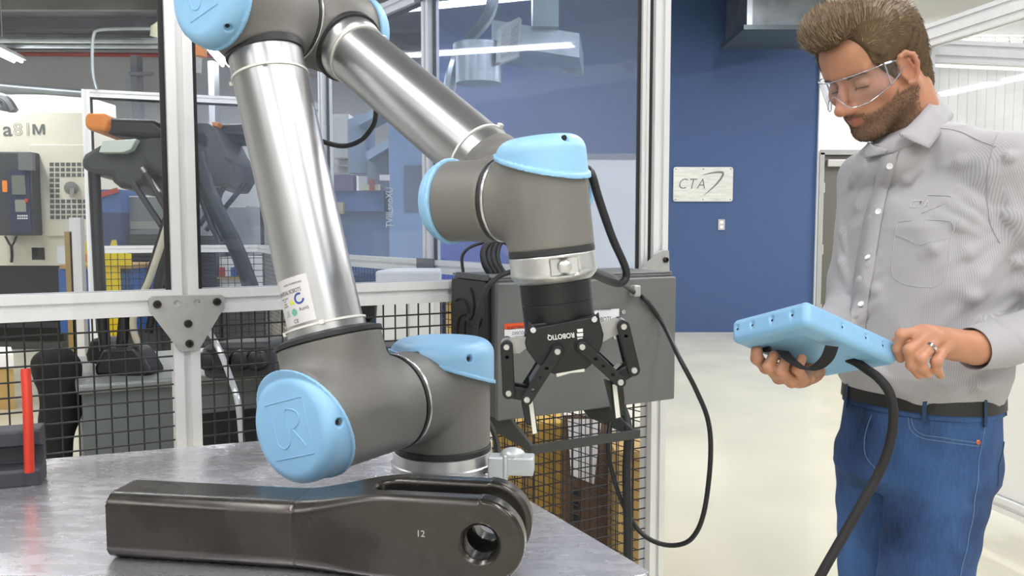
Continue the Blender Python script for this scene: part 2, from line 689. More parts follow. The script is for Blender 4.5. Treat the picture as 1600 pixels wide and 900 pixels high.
# ------------------------------------------------------------------ room
def flat(name, pts, m, kind='structure', thick=None):
    b = MB()
    b.prism(pts, thick)
    return tag(b.build(name, m, smooth=None), kind=kind)
XL, XR, YF, YB, ZC = -12.0, 9.0, -5.0, 14.0, 4.25
flat('floor', [(XL, YF, 0), (XR, YF, 0), (XR, YB, 0), (XL, YB, 0)], M_floor, thick=(0, 0, -0.1))
ceil = flat('ceiling', [(XL, YF, ZC), (XR, YF, ZC), (XR, YB, ZC), (XL, YB, ZC)], M_ceil, thick=(0, 0, 0.1))
flat('wall_back', [(XL, YB, 0), (XR, YB, 0), (XR, YB, ZC), (XL, YB, ZC)], M_wallgrey, thick=(0, 0.1, 0))
flat('wall_left', [(XL, YF, 0), (XL, YB, 0), (XL, YB, ZC), (XL, YF, ZC)], M_white, thick=(-0.1, 0, 0))
flat('wall_right', [(XR, YF, 0), (XR, YB, 0), (XR, YB, ZC), (XR, YF, ZC)], M_white, thick=(0.1, 0, 0))
flat('wall_front', [(XL, YF, 0), (XR, YF, 0), (XR, YF, ZC), (XL, YF, ZC)], M_white, thick=(0, -0.1, 0))
YW = 10.5
XB0, XB1 = -1.1, PY(1275, 300, YW).x
flat('wall_middle', [(XB0, YW, 0), (XB1, YW, 0), (XB1, YW, ZC), (XB0, YW, ZC)], M_blue, thick=(0, 0.2, 0))
flat('wall_middle_right', [(XB1, YW + 0.03, 0), (XR, YW + 0.03, 0), (XR, YW + 0.03, ZC), (XB1, YW + 0.03, ZC)], M_white, thick=(0, 0.2, 0))
b = MB()
b.box((XB1 + 0.03, YW + 0.0, ZC / 2), (0.06, 0.08, ZC - 0.01))
tag(b.build('trim_1', M_white, smooth=None), kind='structure')
# door with closer, right of the blue wall
dx0, dx1, dz = PY(1284, 300, YW).x, PY(1372, 300, YW).x, PY(1300, 243, YW).z
M_doorgrey = mat('door_grey', '5d5b57', 0.5)
b = MB()
b.box(((dx0 + dx1) / 2, YW - 0.0, dz / 2), (dx1 - dx0, 0.05, dz))
door = tag(b.build('door_1', M_doorgrey, smooth=None), kind='structure')
b = MB()
b.box((dx0 - 0.03, YW - 0.02, dz / 2), (0.06, 0.1, dz + 0.06))
b.box(((dx0 + dx1) / 2, YW - 0.02, dz + 0.035), (dx1 - dx0 + 0.1, 0.1, 0.06))
b.build('door_frame', mat('door_frame_grey', '9b9c9c', 0.5), door, smooth=None)
b = MB()
b.box((dx0 + 0.16, YW - 0.07, dz - 0.1), (0.26, 0.07, 0.09))
b.build('door_closer', M_steelplate, door, smooth=None, bevel=0.01)
for z in (0.3, 1.05, dz - 0.4):
    b = MB()
    b.cyl((dx0 + 0.015, YW - 0.03, z - 0.06), (dx0 + 0.015, YW - 0.03, z + 0.06), 0.014, n=8)
    b.build('hinge', M_steelplate, door)
# ceiling relief at the left: joists, pipes
for k in range(9):
    b = MB()
    y = 4.5 + k * 1.05
    b.box((-5.5, y, ZC - 0.09), (12.8, 0.09, 0.17))
    tag(b.build('trim_%d' % (k + 2), mat('joist_grey_%d' % k, '5a5a60' if k % 2 else '77746f', 0.8, var=0.3, vscale=2), smooth=None), kind='structure')

# ------------------------------------------------------------------ lamps of the hall
def ceiling_lamp(i, x, y, z, L, rot, share):
    lab = ['white ceiling tube light over the workbench, left one', 'white ceiling tube light over the workbench, right one', 'white ceiling tube light left of the workbench',
           'white ceiling tube light above the man', 'white ceiling tube light far behind the camera, left', 'white ceiling tube light far behind the camera, right',
           'white ceiling tube light above the grey control box', 'white ceiling tube light above the white cell', 'white ceiling tube light before the blue wall',
           'white ceiling tube light before the white wall', 'white ceiling tube light above the black parallel arm machine', 'white ceiling tube light left of the fenced cell',
           'bright ceiling tube light at the left edge above the cream machine', 'bright ceiling tube light seen between post and robot arm', 'white ceiling tube light along the left wall',
           'bright tube light seen through the clear panels near the duct'][i]
    t = thing('ceiling_light', lab, 'light', (x, y, z), 'tube lights under the ceiling')
    a = math.radians(rot)
    d = V(math.cos(a), math.sin(a), 0)
    n = V(-d.y, d.x, 0)
    c = V(x, y, z)
    b = MB()
    p = [c + d * (-L / 2) + n * -0.09, c + d * (-L / 2) + n * 0.09, c + d * (-L / 2) + n * 0.05 + V(0, 0, 0.06), c + d * (-L / 2) + n * -0.05 + V(0, 0, 0.06)]
    b.prism(p, d * L)
    b.build('housing', M_white, t, smooth=None)
    for s in (-0.045, 0.045):
        b = MB()
        b.cyl(c + d * (-L / 2 + 0.04) + n * s + V(0, 0, -0.022), c + d * (L / 2 - 0.04) + n * s + V(0, 0, -0.022), 0.019, n=10)
        b.build('tube', M_tube, t)
    for s in (-0.35, 0.35):
        b = MB()
        b.cyl(c + d * L * s + V(0, 0, 0.05), V(c.x, c.y, ZC) + d * L * s, 0.006, n=6)
        b.build('hanger', M_steelplate, t)
    l = bpy.data.lights.new('tube_light', 'AREA')
    l.shape = 'RECTANGLE'
    l.size, l.size_y = L, 0.18
    l.energy = LIGHT_POWER * share
    l.color = (1.0, 0.985, 0.97)
    o = bpy.data.objects.new('tube_light', l)
    link(o)
    o.parent = t
    o.location = (0, 0, -0.05)
    o.rotation_euler = (0, 0, a)
for i, a in enumerate(FIXTURES):
    ceiling_lamp(i, *a)

# ------------------------------------------------------------------ sign and outlet on the blue wall
c = PY(1098.5, 288, YW - 0.012)
sx = PY(1145, 288, YW).x - PY(1052, 288, YW).x
sz = PY(1098, 262, YW).z - PY(1098, 316, YW).z
M_brushed = mat('brushed_plate', 'cfd0cc', 0.35, 0.5, var=0.12, vscale=6, stretch=(1, 1, 6))
sg = thing('wall_sign', 'brushed metal plaque with engraved lettering on the blue wall', 'sign', c)
Ms = xyz(c, (1, 0, 0), (0, 0, 1))
plate('plaque', rrect(sx, sz, 0.03), [], Ms, 0.012, M_brushed, sg, 0.002)
M_engr = mat('engraved_grey', '6f7072', 0.5)
Mt = xyz(c + V(-sx * 0.20, -0.0075, 0.0), (1, 0, 0), (0, 0, 1))
lettering('lettering', 'CTA', Mt, 0.185, M_engr, sg, sx=0.88, shear=0.25, space=1.15, bold=-0.0012)
def swoosh(Mw, s, m, par, name='emblem'):
    up = [(0, .0), (.16, .035), (.30, .045), (.335, .02), (.30, -.06), (.20, -.18), (.02, -.34)]
    pts = catmull([V(x * s, y * s, 0) for x, y in up], 6)
    n = len(pts)
    L_, R_ = [], []
    for i, p in enumerate(pts):
        t = i / (n - 1)
        d = (pts[min(i + 1, n - 1)] - pts[max(i - 1, 0)]).normalized()
        q = V(-d.y, d.x, 0) * s * 0.018 * math.sin(math.pi * min(1, t * 0.96 + 0.03)) ** 0.6
        L_.append(p + q)
        R_.append(p - q)
    b = MB()
    vs = [Mw @ p for p in L_] + [Mw @ p for p in R_]
    b.add(vs, [(i, i + 1, n + i + 1, n + i) for i in range(n - 1)])
    return b.build(name, m, par, smooth=None)
swoosh(xyz(c + V(-0.005, -0.0078, sz * 0.27), (1, 0, 0), (0, 0, 1)), 0.75, M_engr, sg)
lettering('small_lettering', 'CENTRE DE TECHNOLOGIES AVANCEES', xyz(c + V(0, -0.0075, -sz * 0.3), (1, 0, 0), (0, 0, 1)), 0.034, mat('pale_print', 'ecece8', 0.6), sg)
for x in (-.46, 0, .46):
    for z in (-.44, .44):
        b = MB()
        b.cyl(c + V(x * sx, -0.004, z * sz), c + V(x * sx, -0.012, z * sz), 0.008, n=8)
        b.build('screw', M_engr, sg)
c = PY(1127, 351, YW)
t = thing('wall_outlet', 'small metal outlet plate low on the blue wall below the plaque', 'outlet', c)
plate('cover_plate', rrect(0.085, 0.135, 0.008), [], xyz(c + V(0, -0.006, 0), (1, 0, 0), (0, 0, 1)), 0.012, M_steelplate, t, 0.002)
for z in (-0.028, 0.028):
    plate('socket', rrect(0.038, 0.034, 0.01), [], xyz(c + V(0, -0.014, z), (1, 0, 0), (0, 0, 1)), 0.008, M_white, t, 0.001)

# ------------------------------------------------------------------ duct box high in front of the blue wall
def duct_box(name, label, corners, h, parent=None):
    pass
yd = 9.3
a, bb = PY(1166, 41, yd), PY(1290, 45, yd)
t = thing('ceiling_duct', 'square sheet metal air outlet hanging before the blue wall', 'duct', (a.x, yd, a.z))
b = MB()
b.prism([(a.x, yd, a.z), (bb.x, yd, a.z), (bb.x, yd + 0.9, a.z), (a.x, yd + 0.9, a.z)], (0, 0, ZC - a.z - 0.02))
b.build('duct_body', mat('shaded_duct', '7d848a', 0.4, 0.6, var=0.3, vscale=4), t, smooth=None)  # darker grey than the other duct sheet metal
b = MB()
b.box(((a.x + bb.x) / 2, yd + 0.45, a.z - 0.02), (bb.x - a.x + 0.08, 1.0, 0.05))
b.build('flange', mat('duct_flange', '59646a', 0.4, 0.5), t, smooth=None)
b = MB()
b.bar((a.x + 0.03, yd - 0.012, a.z), (a.x + 0.03, yd - 0.012, ZC - 0.05), 0.06, 0.02, (0, 1, 0))
b.build('corner_strip', M_galv, t, smooth=None)

# ------------------------------------------------------------------ ducts behind the clear panel
yd = 6.4
def px_box(b, x0, y0, x1, y1, y, dep, skew=0.0):
    """box with its front face seen at these pixels at distance y, dep deep"""
    p = [PY(x0, y1, y), PY(x1, y1, y), PY(x1, y0, y), PY(x0, y0, y)]
    for q in p: q.y += skew * (q.x - p[0].x)
    p[3].x, p[2].x = p[0].x, p[1].x
    p[2].z = p[3].z
    p[1].z = p[0].z
    return b.prism(p, (0, dep, 0))
t = thing('air_duct', 'galvanised rectangular air duct with a hanging grille, seen through the clear panel', 'duct', PY(840, 60, yd))
b = MB()
zc = ZC - 0.03
p0, p1 = PY(768, 52, yd), PY(905, 90, yd)
b.prism([(p0.x, yd, p1.z + .1), (p1.x, yd, p1.z), (p1.x, yd, p0.z), (p0.x, yd, p0.z + .1)], (0.1, 0.8, 0))
b.build('duct_run', M_galv, t, smooth=None)
b = MB()
q0, q1 = PY(832, 46, yd), PY(872, 0, yd)
b.prism([(q0.x, yd - .1, q0.z), (q1.x, yd - .1, q0.z), (q1.x, yd - .1, zc), (q0.x, yd - .1, zc)], (0, 0.5, 0))
b.build('riser', mat('riser_sheet', '8fa09f', 0.35, 0.7, var=0.2, vscale=5), t, smooth=None)
b = MB()
b.tube([PY(700, 150, yd), PY(712, 95, yd), PY(735, 60, yd + .2), PY(765, 20, yd + .4), PY(780, -60, yd + .4)], 0.05, 8, 6)
b.build('flexible_hose', M_galv, t)
b = MB()
b.cyl(PY(748, 131, yd - .2), PY(748, 85, yd - .2), 0.17, n=20)
b.cyl(PY(748, 85, yd - .2), PY(748, 70, yd - .2), 0.19, n=20)
b.build('round_drop', M_galv, t)
g = [PY(778, 98, yd - .35), PY(808, 87, yd - .05), PY(812, 31, yd - .05), PY(781, 46, yd - .35)]
b = MB()
for i in range(4):
    b.bar(g[i], g[(i + 1) % 4], 0.03, 0.03, (0, 1, 0))
b.bar((g[0] + g[1]) / 2, (g[2] + g[3]) / 2, 0.02, 0.02, (0, 1, 0))
for k in range(1, 16):
    b.bar(g[0].lerp(g[3], k / 16), g[1].lerp(g[2], k / 16), 0.008, 0.02, (0, 1, 0))
b.build('grille', mat('grille_grey', 'c7cac9', 0.5, 0.2), t, smooth=None)
# pipes and conduit under the ceiling at the left
for nm, lab, cat, pts, r, m in (
        ('ceiling_pipe', 'thin red pipe along the wall under the dark ceiling', 'pipe', [PY(-60, 84, 13.6), PY(130, 85, 13.6), PY(420, 88, 13.6)], 0.035, M_red),
        ('wire_conduit', 'pale conduit bending down from the ceiling behind the fence post', 'pipe', [PY(262, 45, 6.3), PY(200, 45, 6.3), PY(156, 47, 6.3), PY(146, 56, 6.3), PY(144, 85, 6.3), PY(145, 115, 6.3), PY(151, 140, 6.3)], 0.012, M_galv),
        ('ceiling_cable_tray', 'grey cable tray line across the dark ceiling, upper one', 'tray', [PY(-80, 62, 9.5), PY(420, 65, 9.5)], 0.03, M_galv),
        ('ceiling_cable_tray', 'grey cable tray line across the dark ceiling, lower one', 'tray', [PY(-80, 71, 10.5), PY(420, 73, 10.5)], 0.03, M_galv)):
    b = MB()
    b.tube(pts, r, 8, 5)
    tag(b.build(nm, m), lab, cat)
b = MB()
px_box(b, 214, 86, 224, 420, 12.5, 0.2)
px_box(b, 201, 112, 236, 117, 12.4, 0.1)
tag(b.build('trim_12', mat('column_grey', '8d8d92', 0.6), smooth=None), kind='structure')
b = MB()
px_box(b, 333, 95, 342, 420, 11.5, 0.2)
tag(b.build('trim_13', mat('column_pale', 'aeb0b6', 0.6), smooth=None), kind='structure')

# far walkway railing with a yellow edge, upper right
t = thing('walkway_railing', 'grey railing with yellow kick board high at the right, behind the white cell', 'railing', PY(1470, 70, 9.6))
b = MB()
y0 = 9.6
b.prism([PY(1440, 78, y0), PY(1640, 78, y0), PY(1640, 71, y0), PY(1440, 71, y0)], (0, 0.04, 0))
b.build('kick_board', mat('pale_yellow', 'e6e39a', 0.6), t, smooth=None)
for y in (62, 56):
    b = MB()
    b.bar(PY(1440, y, y0), PY(1640, y, y0), 0.012, 0.012)
    b.build('rail', M_steelplate, t, smooth=None)
for k in range(9):
    b = MB()
    b.bar(PY(1446 + k * 22, 72, y0 + .05), PY(1446 + k * 22, 56, y0 + .05), 0.012, 0.012, (0, 1, 0))
    b.build('post', M_steelplate, t, smooth=None)
b = MB()
b.prism([PY(1440, 84, y0 - .02), PY(1640, 84, y0 - .02), PY(1640, 78, y0 - .02), PY(1440, 78, y0 - .02)], (0, 0.3, 0))
b.build('deck', M_wallgrey, t, smooth=None)
# ------------------------------------------------------------------ fenced cell: front fence
TH = math.radians(29)
FU = V(math.cos(TH), math.sin(TH), 0)          # along the front fence, to the right
FN = V(math.sin(TH), -math.cos(TH), 0)         # its face towards the camera
R0 = PZ(290.5, 472, 1.16)                        # front post on the rail line
R0.z = 0
PW = 0.056                                     # aluminium profile
ZR, ZT = 1.16, 2.36
def fpt(px, py):
    """point on the fence's front face under a pixel -> (t, z)"""
    q = PL(px, py, R0, FN)
    return (q - R0).dot(FU), q.z
def FPt(t, z, out=0.0):
    return R0 + FU * t + FN * out + V(0, 0, z)
def profile_bar(b, a, c, w, up, groove=None):
    """square slotted aluminium profile: body slightly narrower in a groove on two faces"""
    a, c = Vector(a), Vector(c)
    R = frame(c - a, up)
    L = (c - a).length
    m = (a + c) / 2
    h = w / 2
    g = w * 0.13
    dp = w * 0.14
    sec = []
    for k in range(4):
        for x, y in ((-h, -h), (-g, -h), (-g, -h + dp), (g, -h + dp), (g, -h)):
            for _ in range(k):
                x, y = -y, x
            sec.append((x, y))
    n = len(sec)
    vs = [m + R @ Vector((x, y, -L / 2)) for x, y in sec] + [m + R @ Vector((x, y, L / 2)) for x, y in sec]
    fs = [(i, (i + 1) % n, n + (i + 1) % n, n + i) for i in range(n)]
    fs += [tuple(range(n))[::-1], tuple(range(n, 2 * n))]
    b.add(vs, fs)
def profile(name, a, c, parent, w=PW, up=FN):
    b = MB()
    profile_bar(b, a, c, w, up)
    return b.build(name, M_alu, parent, smooth=None)
def bolt(parent, p, n, r=0.009, h=0.008, m=M_bolt):
    b = MB()
    n = Vector(n).normalized()
    b.lathe([(r, 0), (r, h * 0.8), (r * 0.85, h), (r * 0.5, h), (r * 0.45, h * 0.4), (0, h * 0.4)], p, n, 14)
    return b.build('bolt', m, parent)
def mesh_panel(parent, p0, du, L, z0, z1, pitch=0.0325, r=0.0021, sides=4):
    """welded wire mesh: one mesh of crossing wires"""
    b = MB()
    nz = int((z1 - z0) / pitch)
    nn = int(L / pitch)
    for i in range(1, nn):
        q = p0 + du * (i * pitch)
        b.cyl(V(q.x, q.y, z0), V(q.x, q.y, z1), r, n=sides, caps=False)
    for i in range(1, nz):
        q = p0 + V(0, 0, 0)
        e = p0 + du * L
        z = z1 - i * pitch
        off = du.cross(V(0, 0, 1)) * r
        b.cyl(V(q.x, q.y, z) + off, V(e.x, e.y, z) + off, r, n=sides, caps=False)
    o = b.build('wire_mesh', M_wire, parent, smooth=180)
    return tag(o, kind='stuff')
def pane(parent, p0, du, L, z0, z1, m, gw=0.016, nrm=None):
    nrm = du.cross(V(0, 0, 1)) if nrm is None else nrm
    b = MB()
    e = p0 + du * L
    b.prism([V(p0.x, p0.y, z0), V(e.x, e.y, z0), V(e.x, e.y, z1), V(p0.x, p0.y, z1)], nrm * 0.001)
    b.build('pane', m, parent, smooth=None)
    for a, c, w in ((V(p0.x, p0.y, z0), V(e.x, e.y, z0), gw), (V(p0.x, p0.y, z1), V(e.x, e.y, z1), gw)):
        b = MB()
        b.bar(a + V(0, 0, (gw / 2 if a.z == z0 else -gw / 2)), c + V(0, 0, (gw / 2 if a.z == z0 else -gw / 2)), 0.008, gw)
        b.build('gasket', M_gasket, parent, smooth=None)
    for q in (p0 + du * gw / 2, e - du * gw / 2):
        b = MB()
        b.bar(V(q.x, q.y, z0), V(q.x, q.y, z1), gw, 0.008, nrm)
        b.build('gasket', M_gasket, parent, smooth=None)

tR = fpt(1031, 500)[0]                          # right-hand post
tL = fpt(-140, 480)[0]
ff = thing('safety_fence', 'aluminium framed safety fence with clear panels above black wire mesh, behind the workbench', 'fence', R0)
back = -PW / 2
profile('post', FPt(0, 0, back), FPt(0, ZT, back), ff)
profile('post', FPt(tR, 0, back), FPt(tR, ZT, back), ff)
profile('post', FPt(tL, 0, back), FPt(tL, ZT, back), ff)
for a, c in ((tL + PW / 2, -PW / 2), (PW / 2, tR - PW / 2)):
    for z in (ZR, ZT - PW / 2, 0.12):
        profile('rail', FPt(a, z, back), FPt(c, z, back), ff, up=V(0, 0, 1))
# slim second upright left of the right-hand post with a dark strip filling the gap between
profile('door_upright', FPt(tR - PW / 2 - 0.024, ZR + PW / 2, back), FPt(tR - PW / 2 - 0.024, ZT - PW, back), ff, w=0.026)
b = MB()
b.bar(FPt(tR - PW / 2 - 0.0055, ZR + 0.02, back + 0.004), FPt(tR - PW / 2 - 0.0055, ZT - 0.02, back + 0.004), 0.010, 0.02, FN)
b.build('door_seal', M_gasket, ff, smooth=None)
pane(ff, FPt(tL + PW / 2, 0, back), FU, -PW - tL, ZR + PW / 2, ZT - PW, M_pane, 0.011)
pane(ff, FPt(PW / 2, 0, back), FU, tR - PW - 0.035, ZR + PW / 2, ZT - PW, M_pane_right, 0.011)
mesh_panel(ff, FPt(tL + PW / 2, 0, back), FU, -PW - tL, 0.15, ZR - PW / 2)
mesh_panel(ff, FPt(PW / 2, 0, back), FU, tR - PW, 0.15, ZR - PW / 2)
# triangular joint plates
def gusset(pxs, bolts, holes, name='joint_plate', out=0.004):
    M = xyz(FPt(0, 0, out), FU, (0, 0, 1))
    o = plate(name, [fpt(*p) for p in pxs], [circle(*fpt(*h), 0.0065, 14) for h in holes], M, 0.007, M_steelplate, ff, 0.0008)
    for p in bolts:
        t_, z_ = fpt(*p)
        q = bolt(ff, FPt(t_, z_, out + 0.0035), FN)
        hang(q, o)
gusset([(232, 466), (237, 462), (345, 460), (350, 463), (349, 481), (312, 543), (307, 547), (283, 549), (278, 545), (233, 486)],
       [(245, 475), (338, 471), (293, 505), (295, 536)], [(276, 473.5), (307, 472)])
gusset([(996, 424), (1026, 394), (1032, 391), (1043, 391), (1044, 424)], [(1037, 406)], [])
fence_mark = None

# ------------------------------------------------------------------ far side of the cell: its line
TBK = math.radians(20)
BU = V(math.cos(TBK), math.sin(TBK), 0)
BN = V(math.sin(TBK), -math.cos(TBK), 0)
B0 = PZ(134, 140, ZT)
B0.z = 0
def along(p0, du, px):
    r = ray(px, 355)
    A = Matrix(((du.x, -r.x), (du.y, -r.y)))
    return (A.inverted() @ Vector((-p0.x, -p0.y)))[0]
tC = along(B0, BU, 418)

# ------------------------------------------------------------------ right side of the cell
SU = V(-970, 1300, 0).normalized()
SN = V(-SU.y, SU.x, 0) * -1                    # towards the aisle
S0 = FPt(tR, 0, -PW / 2) + SU * PW
ts = [along(S0, SU, 674), along(S0, SU, 511)]
sf = thing('side_fence', 'aluminium safety fence closing the cell at its right, running away from the grey control box', 'fence', S0)
turn = S0 + SU * ts[1]
ends = [(S0 - SU * PW / 2, S0 + SU * ts[0]), (S0 + SU * ts[0], turn), (turn, B0 + BU * (tC - PW))]
for i, (a_, c_) in enumerate(ends):
    du = (c_ - a_).normalized()
    nn_ = V(du.y, -du.x, 0)
    if i < 2:
        profile('post', V(c_.x, c_.y, 0), V(c_.x, c_.y, ZT), sf, up=nn_)
    q0 = a_ + du * (PW / 2)
    L_ = (c_ - a_).length - PW
    for z in (ZR, ZT - PW / 2, 0.12):
        profile('rail', q0 + V(0, 0, z), q0 + du * L_ + V(0, 0, z), sf, up=V(0, 0, 1))
    pane(sf, q0, du, L_, ZR + PW / 2, ZT - PW, M_pane_far if i == 0 else M_pane)
    mesh_panel(sf, q0, du, L_, 0.15, ZR - PW / 2, sides=3)
# clamp plates where the rails meet the first side post
p = S0 + SU * ts[0] - SN * (PW / 2 + 0.004) + V(0, 0, ZR)
Mg = xyz(p, SU * -1, (0, 0, 1))
o = plate('joint_plate', rrect(0.15, 0.075, 0.004) if 0 else [(-.07, -.04), (-.03, -.1), (.03, -.1), (.07, -.04), (.07, .035), (-.07, .035)], [], Mg, 0.008, M_grey, sf)
p = S0 + SU * ts[0] - SN * (PW / 2 + 0.004) + V(0, 0, ZT - 0.03)
plate('joint_plate', rrect(0.14, 0.07, 0.005), [], xyz(p, SU * -1, (0, 0, 1)), 0.008, M_grey, sf)

# ------------------------------------------------------------------ far side of the cell
bf = thing('back_fence', 'aluminium safety fence at the far side of the cell, seen through the front panels', 'fence', B0)
for t_ in (0, tC):
    profile('post', B0 + BU * t_, B0 + BU * t_ + V(0, 0, ZT), bf, up=BN)
for z in (ZR, ZT - PW / 2, 0.12):
    profile('rail', B0 + BU * (PW / 2) + V(0, 0, z), B0 + BU * (tC - PW / 2) + V(0, 0, z), bf, up=V(0, 0, 1))
pane(bf, B0 + BU * (PW / 2), BU, tC - PW, ZR + PW / 2, ZT - PW, M_pane)
mesh_panel(bf, B0 + BU * (PW / 2), BU, tC - PW, 0.15, ZR - PW / 2, sides=3, pitch=0.05, r=0.003)
# grey conduit carrying on to the left of the far fence
b = MB()
b.tube([PZ(-80, 128, ZT), PZ(40, 139, ZT), PZ(128, 146, ZT)], 0.033, 10, 5)
tag(b.build('flexible_conduit', M_galv), 'grey conduit running left from the far fence corner post', 'pipe')

# ------------------------------------------------------------------ white cell behind the man
CU = V(-0.2, 1, 0).normalized()
CN = V(-CU.y, CU.x, 0)                          # towards the aisle (left)
C1 = PZ(1446, 73, 2.15)
C1.z = 0
wc = thing('white_cell', 'white panelled aluminium enclosure behind the man at the right edge', 'enclosure', C1)
L_ = 4.6
CX = V(CU.y, -CU.x, 0)
M_rib = mat('white_ribbed_sheet', 'f2f2f0', 0.35)
profile('corner_post', C1, C1 + V(0, 0, 2.15), wc, 0.06, up=CN)
for z, w_ in ((2.215, 0.05), (2.165, 0.05)):
    profile('top_rail', C1 + V(0, 0, z) - CU * L_, C1 + V(0, 0, z), wc, w_, up=V(0, 0, 1))
    profile('top_rail', C1 + V(0, 0, z - 0.06), C1 + CX * 3.2 + V(0, 0, z - 0.06), wc, w_, up=V(0, 0, 1))
profile('bottom_rail', C1 + V(0, 0, 0.21) - CU * L_, C1 + V(0, 0, 0.21), wc, 0.06, up=V(0, 0, 1))
profile('bottom_rail', C1 + V(0, 0, 0.21), C1 + CX * 3.2 + V(0, 0, 0.21), wc, 0.06, up=V(0, 0, 1))
b = MB()
q = C1 - CU * L_
b.prism([q + V(0, 0, 0.24), C1 + V(0, 0, 0.24), C1 + V(0, 0, 1.3), q + V(0, 0, 1.3)], CX * 0.01)
b.build('lower_panel', M_rib, wc, smooth=None)
b = MB()
b.prism([q + V(0, 0, 1.3), C1 + V(0, 0, 1.3), C1 + V(0, 0, 2.13), q + V(0, 0, 2.13)], CX * 0.004)
b.build('clear_panel', M_pane, wc, smooth=None)
b = MB()
for k in range(64):
    a_ = C1 + CX * (0.03 + k * 0.05)
    b.prism([a_ + V(0, 0, 0.24), a_ + CX * 0.048 + V(0, 0, 0.24), a_ + CX * 0.048 + V(0, 0, 2.06), a_ + V(0, 0, 2.06)], CU * (0.01 if k % 2 else 0.014))
b.build('ribbed_panel', M_rib, wc, smooth=None)
for k in range(3):
    e = C1 - CU * (0.2 + k * 1.9)
    b = MB()
    b.cyl(e, e + V(0, 0, 0.18), 0.03, n=10)
    b.build('foot', M_black, wc)
# ------------------------------------------------------------------ workbench
ZB = 0.87
M_top = mat('worn_steel_top', 'dddce2', 0.27, 0.82, var=0.05, vscale=14, stretch=(1, 3.5, 1), bump=0.015, bscale=120, rvar=0.035)
A_ = PZ(1022, 896, ZB)
e1 = (PZ(830, 783, ZB) - A_).normalized()
l0, l1 = PZ(70, 717, ZB), PZ(400, 689, ZB)
e2 = (l0 - l1).normalized()
Mx = Matrix(((e1.x, -e2.x), (e1.y, -e2.y)))
k = Mx.inverted() @ Vector((l1.x - A_.x, l1.y - A_.y))
Bk = A_ + e1 * k[0]
C_ = Bk + e2 * 2.3
D_ = A_ + e2 * 2.3
tb = thing('workbench', 'steel topped workbench under the robot arm', 'table', (Bk + D_).xy.to_3d() / 2)
loc2 = lambda p: ((p - A_).dot(-e2), (p - A_).dot((Bk - A_).normalized()))
Mtab = xyz(V(A_.x, A_.y, ZB - 0.006), -e2, Bk - A_)
out2 = []
cs = [A_, Bk, C_, D_]
inv = Mtab.inverted()
for i in range(4):
    p, a, c = cs[i], cs[i - 1], cs[(i + 1) % 4]
    u1, u2 = (a - p).normalized() * 0.02, (c - p).normalized() * 0.02
    for t_ in (0, .25, .5, .75, 1):
        q = (p + u1) * (1 - t_) ** 2 + p * 2 * t_ * (1 - t_) + (p + u2) * t_ * t_
        q = inv @ V(q.x, q.y, ZB - 0.006)
        out2.append((q.x, q.y))
plate('table_top', out2, [], Mtab, 0.012, M_top, tb, 0.0015)
b = MB()
mid_ = ((Bk + D_) / 2).xy.to_3d()
cn = [V(p.x, p.y, 0) + (mid_ - V(p.x, p.y, 0)).normalized() * 0.12 for p in cs]
for i in range(4):
    b.bar(cn[i] + V(0, 0, ZB - 0.05), cn[(i + 1) % 4] + V(0, 0, ZB - 0.05), 0.04, 0.07, (0, 0, 1))
b.build('apron', M_grey, tb, smooth=None)
for p in cn:
    b = MB()
    b.bar(p, p + V(0, 0, ZB - 0.02), 0.05, 0.05, e1)
    b.build('leg', M_grey, tb, smooth=None)

# ------------------------------------------------------------------ dark holder with a red rod, left edge of the bench
M_holder = mat('charcoal_block', '3c3c44', 0.6, var=0.08, vscale=12)
hp = PZ(64, 758, ZB)
hd = e2                                           # runs left along the bench
hn = V(-e2.y, e2.x, 0)
if hn.y < 0: hn = -hn
ho = thing('parts_holder', 'charcoal grey slotted holder at the left end of the workbench with a red rod', 'holder', hp)
H = 0.1
prof = [(0, 0), (0.062, 0), (0.062, H), (0.012, H), (0.008, H - 0.004), (0.008, H - 0.028), (0.04, H - 0.036), (0.04, 0.034), (0.004, 0.03), (0, 0.026)]
b = MB()
b.prism([hp + hn * x + V(0, 0, z) for x, z in prof], hd * 0.3)
b.build('block', M_holder, ho, smooth=None, bevel=0.002)
q = PZ(46, 738, ZB + 0.03)
b = MB()
top = hp + hd * ((q - hp).dot(hd)) + hn * 0.026
b.tube([V(q.x, q.y, ZB + 0.03), P(44, 660, (q - CAM).dot(FW)), P(40, 577, (q - CAM).dot(FW) * 1.01)], 0.0082, 12, 4)
o = tag(b.build('plastic_rod', mat('red_plastic', 'd23a26', 0.35)), 'red plastic rod standing in the charcoal holder', 'rod')

